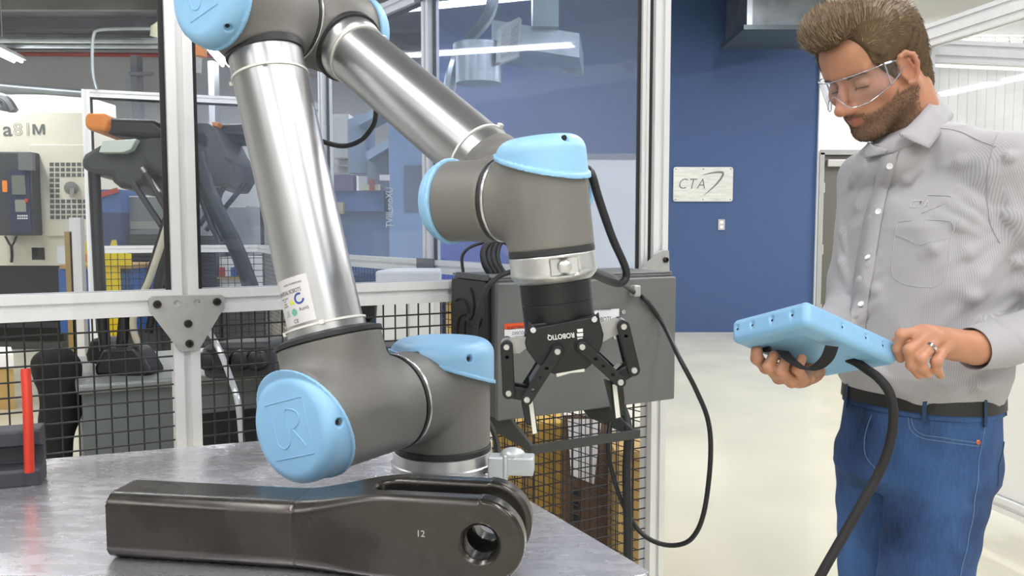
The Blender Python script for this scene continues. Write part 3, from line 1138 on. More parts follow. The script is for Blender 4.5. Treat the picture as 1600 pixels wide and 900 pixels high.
# ------------------------------------------------------------------ forged steel clevis lying on the bench
M_forge = mat('dark_forged_steel', '474441', 0.27, 0.75, var=0.2, vscale=11, stretch=(1, 1, 1), bump=0.05, bscale=40, rvar=0.07)
gl = PZ(163, 880, ZB)
gr = PZ(824, 924, ZB)
kx = (gr - gl).normalized()
LT = (gr - gl).length
ky = V(-kx.y, kx.x, 0)
def K(x, y, z):
    return gl + kx * x + ky * y + V(0, 0, z)
KR = Matrix((kx, ky, V(0, 0, 1))).transposed()
HB, WB = 0.0925, 0.09                             # bar height and width
RF = 0.0575                                       # fork eye radius
xe = LT - RF - 0.004
ze = RF + 0.001
z0 = ze - 0.004
D2 = 0.106
class Clevis(Sol):
    pass
cl = Sol(0.02)
KI = np.array(KR)
glA = A3(gl)
def f_clevis(Q):
    p = (Q - glA) @ KI
    x, y, z = p[:, 0], p[:, 1], p[:, 2]
    t = np.clip((x - LT * 0.43) / (LT * 0.27), 0, 1)
    t = t * t * (3 - 2 * t)
    hb = (HB / 2) * (1 - t) + (RF - 0.001) * t
    wb = (WB / 2) * (1 - t) + (D2 / 2) * t
    zc = 0.0475 * (1 - t) + ze * t
    e = 0.022 * (1 - t) + 0.010 * t
    y_ = y - (0.05 + 0 * t)
    qy = np.abs(y_) - wb + e
    # silhouette in x,z: bar plus round eye
    xx = x - xe
    qz = np.abs(z - zc) - hb + e
    body = np.minimum(np.maximum(qy, qz), 0) + np.hypot(np.maximum(qy, 0), np.maximum(qz, 0)) - e
    body = np.maximum(body, -x + 0.0)
    rz = np.hypot(np.maximum(xx, 0), z - ze) - RF
    qy2 = np.abs(y_) - D2 / 2 + 0.008
    r2 = rz + 0.008
    eye = np.minimum(np.maximum(qy2, r2), 0) + np.hypot(np.maximum(qy2, 0), np.maximum(r2, 0)) - 0.008
    d = np.where(xx > 0, eye, body)
    # slot with a round bottom
    xs = LT * 0.675
    sw = 0.0215
    sl = np.hypot(np.minimum(x - xs, 0), y_) - sw
    kk = 0.008
    e_ = -sl
    h = np.maximum(kk - np.abs(d - e_), 0) / kk
    d = np.maximum(d, e_) + h * h * kk * 0.25
    # pin hole with a chamfer
    ho_ = np.hypot(xx, z - ze) - (0.0225 + np.maximum(0, np.abs(y_) - D2 / 2 + 0.006) * 0.9)
    d = np.maximum(d, -ho_)
    # machined step where bar meets fork
    d = d + 0.0006 * np.exp(-((x - LT * 0.46) / 0.0016) ** 2) + 0.0004 * np.exp(-((x - LT * 0.41) / 0.002) ** 2) * 0
    # hollow of the tube end
    return np.maximum(d, 0.0 - x + 0.004 * 0)
cl.prims.append((f_clevis, A3(K(LT / 2, 0.05, 0.06)), LT / 2 + 0.06, 0.01))
solid('forged_clevis', cl, 0.0022, M_forge, None, smooth=50, relax=3)
ck = bpy.data.objects['forged_clevis']
tag(ck, 'dark forged steel clevis bar with a forked eye lying along the front of the workbench', 'metal part')
lettering('chalk_mark', '12', xyz(K(LT * 0.765, 0.05 - D2 / 2 - 0.0006, 0.068), kx, (0, 0, 1)), 0.012, mat('chalk', 'b9b7b4', 0.9), ck)
# ------------------------------------------------------------------ robot arm
M_house = mat('robot_grey_housing', '74726e', 0.5, 0.1, var=0.03, vscale=120, bump=0.02, bscale=600)
M_cap = mat('robot_blue_cap', '93c5ec', 0.42, var=0.015, vscale=10)
M_pocket = mat('cap_pocket_shade', '5b92bd', 0.5)
M_seal = mat('black_seal', '2b2a2d', 0.55)
M_armtube = mat('brushed_tube', 'c4c4c6', 0.31, 0.92, var=0.03, vscale=20, stretch=(1, 1, 0.02))
M_ring = mat('bright_ring', 'd9d9d9', 0.25, 0.8)
M_tie = mat('white_cable_tie', 'e9e8e2', 0.5)
M_flange = mat('satin_flange', 'cfcfd0', 0.32, 0.8)
a_ax = V(-0.545, -0.839, 0).normalized()
fr_ = PZ(690, 749, ZB)
RB = 0.092
RH_ = 0.0845                                     # shoulder barrel
B0r = V(PZ(690, 720, ZB).x * 1.0, fr_.y + 0.098, 0)
B0r.x = (690 - 800) / FPX * B0r.y
B0r.z = ZB
rb = thing('robot_arm', 'grey and silver collaborative robot arm with light blue joint caps bolted to the workbench', 'robot', B0r)
def cap(name, c, axis, r, h, rim_n=None, rim_off=0.0, pockets=(), lip=0.006, parent=None, e=0.028, start=-0.10):
    """rounded cap on the axis; rim_n/rim_off cut it off along a (slanted) plane"""
    axis = Vector(axis).normalized()
    c = Vector(c)
    s = Sol(0.004)
    s.cyl(c + axis * start, c + axis * h, r, e)
    n = axis if rim_n is None else Vector(rim_n).normalized()
    nA, cA, aA = A3(n), A3(c + axis * rim_off), A3(axis)
    def post(Q, d):
        pl = (Q - cA) @ nA
        q = Q - A3(c)
        hh = q @ aA
        rad = np.linalg.norm(q - hh[:, None] * aA, axis=1)
        band = np.maximum(rad - r - 0.003, np.abs(pl - lip / 2) - lip / 2)
        d = np.minimum(d, band)
        return np.maximum(d, -pl)
    s.post = post
    R = frame(axis)
    for ang, ht in pockets:
        d = R @ V(math.cos(ang), math.sin(ang), 0)
        p = c + d * (r + 0.001) + axis * ht
        s.cut(f_cone(p - d * 0.006, p + d * 0.02 + axis * 0.012, 0.0065), 0.003)
    o = solid(name, s, 0.0022, M_cap, parent or rb, relax=2, smooth=60, pad=0.01)
    for ang, ht in pockets:
        d = R @ V(math.cos(ang), math.sin(ang), 0)
        p = c + d * (r - 0.0105) + axis * ht
        b = MB()
        b.cyl(p, p + d * 0.003, 0.0035, n=10)
        q = b.build('screw', M_bolt, o)
        hang(q, o)
    return o
def ring(name, c, axis, r, w, m, parent=None, r_in=None):
    b = MB()
    axis = Vector(axis).normalized()
    c = Vector(c)
    b.lathe([(r - 0.012, -w / 2), (r - 0.001, -w / 2), (r, -w / 2 + 0.001), (r, w / 2 - 0.001), (r - 0.001, w / 2), (r - 0.012, w / 2)], c, axis, 56)
    return b.build(name, m, parent or rb, smooth=40)

# --- base
ZS = PZ(465, 665, 1.0).z
capc = P(470, 667, 1.30)
Bc = V(B0r.x, B0r.y, capc.z)
b = MB()
b.lathe([(0.1, 0), (0.1, 0.008), (0.097, 0.01), (0.0955, 0.03), (0.09, 0.032)], B0r, (0, 0, 1), 60)
b.build('base_flange', M_flange, rb)
ring('seal_ring', B0r + V(0, 0, 0.036), (0, 0, 1), RB + 0.002, 0.012, M_seal)
s = Sol(0.012)
s.cyl(B0r + V(0, 0, 0.040), Bc + V(0, 0, 0.074), RB, 0.004)
sa = 0.142
s.cyl(Bc + a_ax * -0.02, Bc + a_ax * sa, RH_, 0.003)
solid('base_housing', s, 0.0028, M_house, rb, smooth=60)
cap('base_cap', Bc, (0, 0, 1), RB + 0.008, 0.097, rim_n=(0.30, 0.15, 1), rim_off=0.041, pockets=[(-2.0, 0.078), (-0.95, 0.070), (0.3, 0.07)])
# seam
ring('seal_ring', Bc + a_ax * (sa + 0.004), a_ax, RH_ + 0.0015, 0.007, M_seal)
ring('bright_ring', Bc + a_ax * (sa - 0.002), a_ax, RH_ + 0.0015, 0.005, M_ring)
# --- shoulder
Sx = Bc + a_ax * 0.262
E1 = P(398, 12, 1.45)
uarm = (E1 - Sx).normalized()
s = Sol(0.035)
s.cyl(Bc + a_ax * (sa + 0.008), Bc + a_ax * 0.36, RH_, 0.004)
s.cyl(Sx + uarm * 0.0, Sx + uarm * 0.126, 0.088, 0.004)
solid('shoulder_housing', s, 0.0028, M_house, rb, smooth=60)
sh_up = (uarm - a_ax * uarm.dot(a_ax)).normalized()
sh_R = frame(a_ax)
sh_p = []
for an in (2.75, -2.3, -1.05, 0.2, 1.45):
    d = sh_R @ V(math.cos(an), math.sin(an), 0)
    sh_p.append((an, 0.012 + 0.014 * d.dot(sh_up)))
shc = cap('shoulder_cap', Bc + a_ax * 0.352, a_ax, RH_ + 0.0045, 0.034, rim_n=a_ax - sh_up * 0.36, rim_off=-0.002, pockets=sh_p, e=0.020)
# embossed square emblem on the cap's face
ef = Bc + a_ax * (0.352 + 0.0345)
ey = (uarm - a_ax * uarm.dot(a_ax)).normalized()
exx = ey.cross(a_ax)
Me = xyz(ef, exx, ey)
def emboss(c, parent, M, sz, m):
    b = MB()
    for p, q in (((-1, -1), (1, -1)), ((1, -1), (1, 1)), ((1, 1), (-1, 1)), ((-1, 1), (-1, -1))):
        b.cyl(M @ V(p[0] * sz, p[1] * sz, 0), M @ V(q[0] * sz, q[1] * sz, 0), 0.0007, n=6)
    def line(pts):
        b.tube([M @ V(x * sz, y * sz, 0) for x, y in pts], 0.0008, 6, 5)
    line([(-.72, .6), (-.72, -.35), (-.5, -.62), (-.25, -.62), (-.02, -.35), (-.02, .62), (.3, .66), (.6, .5), (.6, .2), (.3, 0), (.15, 0)])
    line([(.2, -.05), (.45, -.35), (.7, -.68)])
    o = b.build('emblem', m, parent)
    return o
emboss(ef, shc, Me, 0.044, M_cap)
# --- upper arm
ring('seal_ring', Sx + uarm * 0.130, uarm, 0.0905, 0.008, M_seal)
b = MB()
b.lathe([(0.0905, 0), (0.074, 0.006), (0.066, 0.007)], Sx + uarm * 0.133, uarm, 56)
b.build('shoulder_collar', M_seal, rb)
Lu = (E1 - Sx).length
b = MB()
b.lathe([(0.066, 0.134), (0.066, 0.155), (0.063, 0.152), (0.0632, Lu * 0.5), (0.0632, Lu - 0.02)], Sx, uarm, 72)
b.build('upper_arm_tube', M_armtube, rb)
def tie(c, axis, r, tw=0.0):
    b = MB()
    axis = Vector(axis).normalized()
    b.lathe([(r, -0.0022), (r + 0.002, -0.0018), (r + 0.002, 0.0018), (r, 0.0022)], c, axis, 48)
    R = frame(axis)
    for an in (-1.2, 0.5):
        d = R @ V(math.cos(an + tw), math.sin(an + tw), 0)
        b.box(Vector(c) + d * (r + 0.003), (0.008, 0.008, 0.007), R)
    return b.build('cable_tie', M_tie, rb)
tie(Sx + uarm * 0.153, uarm, 0.066, -1.9)
tie(Sx + uarm * (Lu - 0.128), uarm + V(0.05, 0, -0.03), 0.0634, -1.9)
ring('seal_ring', Sx + uarm * (Lu - 0.083), uarm, 0.067, 0.014, M_seal)
# --- elbow
RE = 0.080
E2 = E1 - a_ax * 0.165
W3c = P(853, 312, 1.12)
w2 = V(-0.85, 0.527, 0).normalized()
v1 = V(-w2.y, w2.x, 0) * -1
W2c = W3c + w2 * 0.105
W1c = P(800, 288, 1.30)
farm = (W1c - E2).normalized()
s = Sol(0.03)
s.cyl(E1 + a_ax * 0.085, E1 - a_ax * 0.078, RE, 0.004)
s.cyl(E1, E1 - uarm * 0.076, 0.066, 0.003)
solid('elbow_housing', s, 0.0028, M_house, rb, smooth=60)
ec = cap('elbow_cap', E1 + a_ax * 0.08, a_ax, RE + 0.004, 0.032, rim_off=-0.004, pockets=[(2.9, 0.018), (-2.2, 0.018), (-0.85, 0.018), (0.45, 0.018), (1.75, 0.018)], e=0.022)
ef = E1 + a_ax * (0.112 + 0.0005)
emboss(ef, ec, xyz(ef, exx, ey), 0.036, M_cap)
ring('seal_ring', E1 - a_ax * 0.080, a_ax, RE + 0.001, 0.006, M_seal)
ring('bright_ring', E1 - a_ax * 0.085, a_ax, RE + 0.001, 0.005, M_ring)
s = Sol(0.03)
s.cyl(E2 + a_ax * 0.076, E2 - a_ax * 0.08, RE - 0.002, 0.004)
s.cyl(E2, E2 + farm * 0.082, 0.066, 0.003)
solid('elbow_housing', s, 0.0028, M_house, rb, smooth=60)
cap('elbow_cap', E2 - a_ax * 0.076, -a_ax, RE, 0.034, rim_off=-0.004, pockets=[(0.6, 0.018), (2.0, 0.018)], e=0.022)
# --- forearm
ring('seal_ring', E2 + farm * 0.087, farm, 0.0675, 0.012, M_seal)
Lf = (W1c - E2).length
b = MB()
b.lathe([(0.062, 0.09), (0.062, 0.103), (0.0595, 0.112), (0.056, 0.116), (0.0562, Lf * 0.5), (0.056, Lf - 0.03)], E2, farm, 72)
b.build('forearm_tube', M_armtube, rb)
tie(E2 + farm * 0.122, farm, 0.0565, 0.3)
tie(E2 + farm * (Lf - 0.085), farm, 0.0562, 0.8)
# --- wrist 1 (behind), wrist 2 (left), wrist 3 (tool side)
RW = 0.0575
s = Sol(0.02)
s.cyl(W1c - v1 * 0.05, W1c + v1 * 0.165, RW, 0.004)
s.cyl(W1c, W1c - farm * 0.06, 0.058, 0.003)
s.cyl(W1c, W2c, RW * 0.96, 0.003)
solid('wrist_housing', s, 0.0028, M_house, rb, smooth=60)
cap('wrist_cap', W1c + v1 * 0.16, v1, RW + 0.002, 0.03, rim_off=-0.004, e=0.02)
s = Sol(0.018)
s.cyl(W3c + w2 * 0.077, W3c + w2 * 0.158, RW, 0.003)
solid('wrist_housing', s, 0.0025, M_house, rb, smooth=60)
ring('seal_ring', W3c + w2 * 0.072, w2, RW + 0.0005, 0.005, M_seal)
ring('bright_ring', W3c + w2 * 0.0675, w2, RW + 0.0005, 0.004, M_ring)
cap('wrist_cap', W3c + w2 * 0.155, w2, RW + 0.0015, 0.03, rim_off=-0.002, e=0.026, start=-0.05)
t3 = (V(0.115, 0.0, -1)).normalized()
s = Sol(0.016)
s.cyl(W3c - t3 * 0.06, W3c + t3 * 0.066, RW + 0.001, 0.003)
s.cyl(W3c, W3c + w2 * 0.066, RW, 0.003)
solid('wrist_housing', s, 0.0025, M_house, rb, smooth=60)
cap('wrist_cap', W3c, -t3, RW + 0.0035, 0.083, rim_n=(0.16, -0.22, 1), rim_off=0.043, pockets=[(-0.95, 0.075)], e=0.022)
ring('seal_ring', W3c + t3 * 0.0695, t3, RW + 0.001, 0.008, M_seal)
# --- tool flange with a recessed release knob
e3 = V(0.993, 0, 0.115).normalized()
f3 = t3.cross(e3)
if f3.y > 0: f3 = -f3                            # towards the camera
s = Sol(0.004)
T0 = W3c + t3 * 0.0735
s.cyl(T0, T0 + t3 * 0.026, RW + 0.001, 0.002)
s.cyl(T0 + t3 * 0.02, T0 + t3 * 0.038, RW - 0.002, 0.012, 0.01)
Rf = Matrix((e3, f3, t3)).transposed()
s.cut(f_box(T0 + t3 * 0.016 + f3 * RW + e3 * 0.012, (0.019, 0.010, 0.0115), Rf, 0.002), 0.002)
fl = solid('tool_flange', s, 0.002, M_flange, rb, smooth=50)
b = MB()
kb = T0 + t3 * 0.016 + f3 * (RW - 0.012) + e3 * 0.012
b.cyl(kb, kb + f3 * 0.006, 0.0075, n=20)
b.ball(kb + f3 * 0.006, 0.0095, 18, (1, 0.6, 1))
q = b.build('release_knob', M_flange, fl, smooth=60)
# plug at the base
pp = P(776, 728, 1.56)
b = MB()
b.box(pp, (0.03, 0.035, 0.042), Matrix.Rotation(-0.1, 3, 'Z'))
b.box(pp + V(0.045, 0, 0.003), (0.05, 0.04, 0.034), Matrix.Rotation(-0.1, 3, 'Z'))
b.ball(pp + V(0.03, 0, 0.022), 0.024, 16, (1, 0.8, 0.55))
b.box(pp + V(0.018, 0, 0.0), (0.008, 0.042, 0.05), Matrix.Rotation(-0.1, 3, 'Z'))
b.build('base_plug', mat('plug_grey', 'c6ccd0', 0.4, 0.4), rb, smooth=50, bevel=0.003)
# --- type label round the upper arm
def arm_label():
    R = frame(uarm, a_ax.cross(uarm))
    cam_dir = (CAM - (Sx + uarm * 0.2)).normalized()
    side = uarm.cross(cam_dir).normalized()      # image right/left
    if side.x > 0: side = -side                  # towards image left
    front = side.cross(uarm)
    if front.dot(cam_dir) < 0: front = -front
    def on(x, z, r=0.0638):                      # x: metres round the tube from the left edge; z along the arm
        an = x / r
        return Sx + uarm * z + (side * math.cos(an) + front * math.sin(an)) * r
    b = MB()
    n = 14
    za, zb = 0.160, 0.237
    x0, x1 = 0.010, 0.087
    vs = []
    for i in range(n + 1):
        for z in (za, zb):
            vs.append(on(x0 + (x1 - x0) * i / n, z, 0.0634))
    b.add(vs, [(2 * i, 2 * i + 2, 2 * i + 3, 2 * i + 1) for i in range(n)])
    lb = b.build('type_label', mat('label_film', 'e4e2e4', 0.35, 0.2), rb, smooth=180)
    def txt(t, x, z, s, m, sx=1.0):
        cu = bpy.data.curves.new('t', 'FONT')
        cu.body = t
        cu.size = s
        cu.align_x = 'CENTER'
        cu.align_y = 'CENTER'
        me = curve_mesh(cu, Matrix.Diagonal((sx, 1, 1, 1)))
        for v in me.vertices:
            v.co = on(x + v.co.x, z + v.co.y, 0.0637)
        o = mesh_obj('lettering', me, m, lb, None)
    txt('UNIVERSAL ROBOTS', 0.044, 0.214, 0.0095, M_ink, 0.66)
    txt('MADE IN DENMARK', 0.058, 0.226, 0.0042, M_ink)
    txt('TYPE  UR10\nS/N\nMASS\nPOWER', 0.032, 0.199, 0.0042, M_ink)
    txt('RoHS', 0.071, 0.182, 0.0075, M_ink)
    txt('CE', 0.051, 0.165, 0.009, M_ink)
    txt('TEMP\nLOAD\nREACH', 0.034, 0.180, 0.0034, mat('green_ink', '3c8f74', 0.6))
    bb_ = MB()
    q = []
    m_ = 22
    for i in range(m_ + 1):
        an = math.radians(60 + 290 * i / m_)
        for r in (0.006, 0.0095):
            q.append(on(0.066 + r * math.cos(an), 0.2 + r * math.sin(an), 0.0637))
    bb_.add(q, [(2 * i, 2 * i + 2, 2 * i + 3, 2 * i + 1) for i in range(m_)])
    o = bb_.build('round_mark', mat('label_blue', '3a4f9c', 0.5), lb, smooth=None)
    bb_ = MB()
    bb_.add([on(0.045, 0.193, .0637), on(0.055, 0.193, .0637), on(0.05, 0.203, .0637)], [(0, 1, 2)])
    o = bb_.build('warning_mark', mat('label_yellow', 'e3e23a', 0.5), lb, smooth=None)
    bb_ = MB()
    bb_.add([on(0.051 + 0.006 * math.cos(k * .5236), 0.18 + 0.006 * math.sin(k * .5236), .0637) for k in range(12)], [tuple(range(12))])
    o = bb_.build('green_mark', mat('label_green', '6fb59c', 0.5), lb, smooth=None)
arm_label()
# ------------------------------------------------------------------ two-finger gripper on the tool flange
M_grip = mat('black_anodised', '191a1c', 0.38, 0.2, var=0.1, vscale=40)
M_pin = mat('pin_steel', 'bdbdbc', 0.35, 0.8)
M_pad = mat('bare_pad', 'd8d6d0', 0.5)
dG = 1.112
G0 = P(868, 415, dG)
GX, GY, GN = e3, -t3, f3                          # right, up, towards the camera
gp = thing('gripper', 'black two finger robot gripper with bolted linkages hanging from the robot wrist', 'gripper', T0 + t3 * 0.038)
def gl2(px, py):
    q = PL(px, py, G0, GN) - G0
    return q.dot(GX), q.dot(GY)
def G3(x, y, o):
    return G0 + GX * x + GY * y + GN * o
def gpx(px, py, o=0.0):
    x, y = gl2(px, py)
    return G3(x, y, o)
def gplate(name, pts, o0, o1, m, parent, holes=(), bevel=0.0012):
    M = xyz(G0 + GN * ((o0 + o1) / 2), GX, GY)
    o = plate(name, [gl2(*p) for p in pts], holes, M, o1 - o0, m, parent, bevel)
    return o
def gcap(px0, py0, px1, py1, r):
    """capsule outline between two pixels, radius r in metres, returned in pixels is not needed"""
    a, c = Vector(gl2(px0, py0)), Vector(gl2(px1, py1))
    d = (c - a).normalized()
    an = math.atan2(d.y, d.x)
    out = []
    for k in range(11):
        t = an + math.pi / 2 + math.pi * k / 10
        out.append((a.x + r * math.cos(t), a.y + r * math.sin(t)))
    for k in range(11):
        t = an - math.pi / 2 + math.pi * k / 10
        out.append((c.x + r * math.cos(t), c.y + r * math.sin(t)))
    return out
def glink(name, p, q, r, o0, o1, holes=(), m=None):
    M = xyz(G0 + GN * ((o0 + o1) / 2), GX, GY)
    return plate(name, gcap(*p, *q, r), [circle(*gl2(*h), 0.0022, 10) for h in holes], M, o1 - o0, m or M_grip, gp, 0.001)
def gpin(p, r, o, h=0.003, name='pin', m=None):
    b = MB()
    c = gpx(*p, o)
    b.lathe([(r, 0), (r, h * 0.7), (r * 0.85, h), (0, h)], c, GN, 18)
    return b.build(name, m or M_pin, gp)
# coupling
b = MB()
cb, ct = T0 + t3 * 0.036, gpx(881, 500, 0) 
tb_ = cb + t3 * 0.075
b.lathe([(0.046, 0), (0.0485, 0.002), (0.0485, 0.028), (0.048, 0.0285), (0.048, 0.0295), (0.0485, 0.03), (0.0485, 0.066), (0.047, 0.07)], cb, t3, 56)
b.build('coupling', M_grip, gp, smooth=30)
# body: front and back cover with a block between
BODY = [(825, 497), (836, 507), (924, 490), (931, 484), (933, 497), (938.5, 517), (937, 530), (932.5, 543), (921, 562), (910, 571), (868, 578), (855, 575), (836, 559), (822, 540), (819.5, 530), (822.5, 515)]
BO = 0.03
gplate('front_cover', BODY, BO, BO + 0.008, M_grip, gp, (), 0.0018)
gplate('back_cover', BODY, -BO - 0.008, -BO, M_grip, gp, (), 0.0018)
gplate('body_block', [(829, 503), (929, 490), (935, 520), (918, 558), (858, 571), (826, 532)], -BO, BO, M_grip, gp, (), 0.002)
for p in ((832, 510), (924, 494)):
    gpin(p, 0.0042, BO + 0.008, 0.004, 'screw', M_chrome)
Ml = xyz(gpx(874, 519.5, BO + 0.0084), -GX, -GY)
M_wh = mat('white_print', 'e6e6e4', 0.5)
lo_ = lettering('lettering', 'ROBOTIQ', Ml, 0.0092, M_wh, gp, sx=0.86, bold=0.00015)
b = MB()
for k, (x, w_) in enumerate(((899, 5), (901.5, 7), (904.5, 6))):
    y = 522.5 - k * 6.5
    b.prism([gpx(901 - w_ / 2, y - .5, BO + .0082), gpx(905 + w_ / 3, y - 1.5, BO + .0082), gpx(905 + w_ / 3, y + 3.5, BO + .0082), gpx(902 - w_ / 2, y + 4, BO + .0082)], GN * 0.0003)
b.build('emblem', M_wh, gp, smooth=None)
# linkages: pixel joints
LI, LK, LT_, LB = (868, 541), (822.5, 613), (791.8, 538), (795, 608.6)
RI, RK, RT_, RB_ = (905, 534), (962.5, 587), (970.5, 507), (986.5, 573.5)
for side, (I, K2, T2, B2) in enumerate(((LI, LK, LT_, LB), (RI, RK, RT_, RB_))):
    b = MB()
    c = gpx(*I, BO + 0.007)
    b.lathe([(0.0095, 0), (0.0095, 0.004), (0.0088, 0.005), (0, 0.005)], c, GN, 28)
    b.build('hub', M_grip, gp)
    f1 = lambda a, c_, t: (a[0] + (c_[0] - a[0]) * t, a[1] + (c_[1] - a[1]) * t)
    glink('inner_link', I, K2, 0.0072, BO + 0.011, BO + 0.019, [f1(I, K2, .35), f1(I, K2, .55), f1(I, K2, .8)])
    glink('inner_link', f1(I, K2, .25), K2, 0.0072, -BO - 0.014, -BO - 0.006)
    b = MB()
    b.bar(gpx(*f1(I, K2, .35), -0.006), gpx(*f1(I, K2, .8), -0.006), 0.010, 0.045, GN)
    b.build('link_spacer', M_grip, gp, smooth=None, bevel=0.001)
    glink('outer_link', T2, B2, 0.0082, 0.014, 0.026, [f1(T2, B2, .22)])
    glink('outer_link', T2, B2, 0.0082, -0.026, -0.014)
    b = MB()
    s_ = 1 if side == 0 else -1
    b.bar(gpx(*f1(T2, B2, .12), 0), gpx(*f1(T2, B2, .88), 0), 0.006, 0.028, GN)
    b.build('link_spacer', M_grip, gp, smooth=None)
    b = MB()
    b.cyl(gpx(*T2, -0.02), gpx(*T2, 0.0135), 0.0079, n=20)
    b.build('pivot_barrel', M_pin, gp)
    # knuckle plates
    for o0, o1 in ((0.011, 0.0205), (-0.0205, -0.011)):
        glink('knuckle', B2, K2, 0.0078, o0, o1)
    gpin(I, 0.0042, BO + 0.019, 0.003)
    gpin(K2, 0.0042, BO + 0.018, 0.003)
    gpin(T2, 0.0042, 0.026, 0.003)
    gpin(B2, 0.0042, 0.026, 0.003)
FL = [(813, 606), (829, 608), (832, 622), (838, 655), (836, 663), (822, 660), (818, 645), (815, 630)]
FR = [(958, 586), (971, 584), (972, 600), (974, 622), (972, 645), (962, 652), (956, 640), (953, 600)]
gplate('finger', FL, -0.0135, 0.0135, M_grip, gp)
gplate('finger', FR, -0.0135, 0.0135, M_grip, gp)
gplate('finger_pad', [(829, 621), (833, 621), (840.5, 671), (834, 675), (831, 655)], -0.012, 0.0125, M_grip, gp, (), 0.0006)
gplate('finger_pad', [(944.5, 594), (956, 598), (962, 648), (955, 640)], -0.012, 0.011, M_grip, gp, (), 0.0006)
gplate('pad_edge', [(825.5, 621.5), (832, 621), (838.5, 672.5), (832, 674.5)], 0.0136, 0.0142, M_pad, gp, (), 0.0)
gplate('pad_edge', [(955, 598), (961.5, 597.5), (967.5, 648), (960.5, 650)], 0.0136, 0.0142, M_pad, gp, (), 0.0)
# bare spring plates behind the links, white tape under the body
gplate('spring_plate', [(797, 527), (822, 526), (826, 541), (812, 552), (800, 552)], -0.002, 0.001, M_steelplate, gp, (), 0.0)
gplate('spring_plate', [(932, 506), (962, 496), (968, 500), (966, 522), (938, 536)], -0.002, 0.001, M_steelplate, gp, (), 0.0)
gplate('tab', [(958, 573), (967, 566), (971, 569), (962, 577)], 0.001, 0.003, M_pad, gp, (), 0.0)
gplate('white_tape', [(866.5, 576), (909.5, 568.5), (909.5, 573), (888, 575), (868, 581)], BO + 0.0084, BO + 0.0088, M_pad, gp, (), 0.0)

# ------------------------------------------------------------------ grey control box on the fence
M_box = mat('control_box_grey', '6f7171', 0.45, 0.1, var=0.03, vscale=5, bump=0.05, bscale=500)
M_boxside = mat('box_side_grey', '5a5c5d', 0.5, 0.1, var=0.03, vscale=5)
tA = fpt(709, 470)[0]
q = FPt(tA, 0)
k_ = (778 - 800) / FPX
Dp = (k_ * q.y - q.x) / (FN.x - k_ * FN.y)
r = ray(1056, 500)
q1 = FPt(0, 0, Dp)
Mq = Matrix(((FU.x, -r.x), (FU.y, -r.y)))
tB = (Mq.inverted() @ Vector((-q1.x, -q1.y)))[0]
fz = lambda px, py: PL(px, py, FPt(0, 0, Dp), FN).z
zt, zb = (fz(781, 437) + fz(1054, 428)) / 2, (fz(778, 655) + fz(1049, 623)) / 2
cbx = thing('control_box', 'large grey steel control box hanging on the fence behind the gripper', 'cabinet', FPt((tA + tB) / 2, zb, Dp / 2))
o0 = 0.004
b = MB()
b.prism([FPt(tA, zb, o0), FPt(tB, zb, o0), FPt(tB, zt, o0), FPt(tA, zt, o0)], FN * (Dp - 0.02))
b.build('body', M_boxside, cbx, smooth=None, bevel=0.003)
b = MB()
b.prism([FPt(tA - 0.004, zt, 0.0), FPt(tB + 0.004, zt, 0.0), FPt(tB + 0.004, zt + 0.006, 0.0), FPt(tA - 0.004, zt + 0.006, 0.0)], FN * (Dp - 0.022))
b.build('top_cover', M_box, cbx, smooth=None, bevel=0.002)
b = MB()
b.prism([FPt(tA, zb - 0.004, Dp - 0.019), FPt(tB, zb - 0.004, Dp - 0.019), FPt(tB, zt - 0.008, Dp - 0.019), FPt(tA, zt - 0.008, Dp - 0.019)], FN * 0.019)
b.build('door', M_box, cbx, smooth=None, bevel=0.004)
# fan grille on the left side
fc = FPt(tA - 0.008, (zt + zb) / 2 + 0.065, Dp * 0.47)
Mf = xyz(fc, -FN, (0, 0, 1)) if False else xyz(fc, FN * -1, (0, 0, 1))
fan = plate('fan_grille', rrect(0.2, 0.2, 0.014), [], xyz(fc, FN, (0, 0, 1)), 0.016, M_black, cbx, 0.004)
M_slot = mat('fan_slot', '0b0b0c', 0.7)  # near-black stands in for the shade inside slots and hollows
for k in range(5):
    a0 = 2 * math.pi * k / 5
    pts = []
    for i in range(9):
        t_ = i / 8
        rr, an = 0.014 + 0.066 * t_, a0 + 1.35 * t_
        pts.append(fc - FU * 0.0085 + FN * (rr * math.cos(an)) + V(0, 0, rr * math.sin(an)))
    b = MB()
    b.tube(pts, 0.0035, 6, 0)
    o = b.build('grille_vane', M_slot, fan)
b = MB()
b.bar(FPt(tA - 0.01, zt + 0.003, Dp * 0.2), FPt(tA - 0.01, zt + 0.003, Dp * 0.85), 0.012, 0.014, (0, 0, 1))
b.build('hanger_hook', M_grey, cbx, smooth=None)
# labels
def on_door(px, py):
    q = PL(px, py, FPt(0, 0, Dp), FN)
    return (q - R0).dot(FU), q.z
def sticker(name, x0, y0, x1, y1, m, out=0.0008):
    t0, za = on_door(x0, y0)
    t1, zb_ = on_door(x1, y0)[0], on_door(x0, y1)[1]
    b = MB()
    b.prism([FPt(t0, zb_, Dp + out), FPt(t1, zb_, Dp + out), FPt(t1, za, Dp + out), FPt(t0, za, Dp + out)], FN * 0.0004)
    o = b.build(name, m, cbx, smooth=None)
    return (t0 + t1) / 2, (za + zb_) / 2, t1 - t0, za - zb_
def dtext(s_, t_, z_, size, m, sx=1.0):
    lettering('lettering', s_, xyz(FPt(t_, z_, Dp + 0.0016), FU, (0, 0, 1)), size, m, cbx, sx=sx, depth=0.0001)
M_warn = mat('warning_orange', 'e4572c', 0.5)
t_, z_, w_, h_ = sticker('warning_label', 788, 515, 872, 536, M_paper)
sticker('warning_band', 788, 506, 872, 514.5, M_warn)
t2, z2 = on_door(830, 510.5)
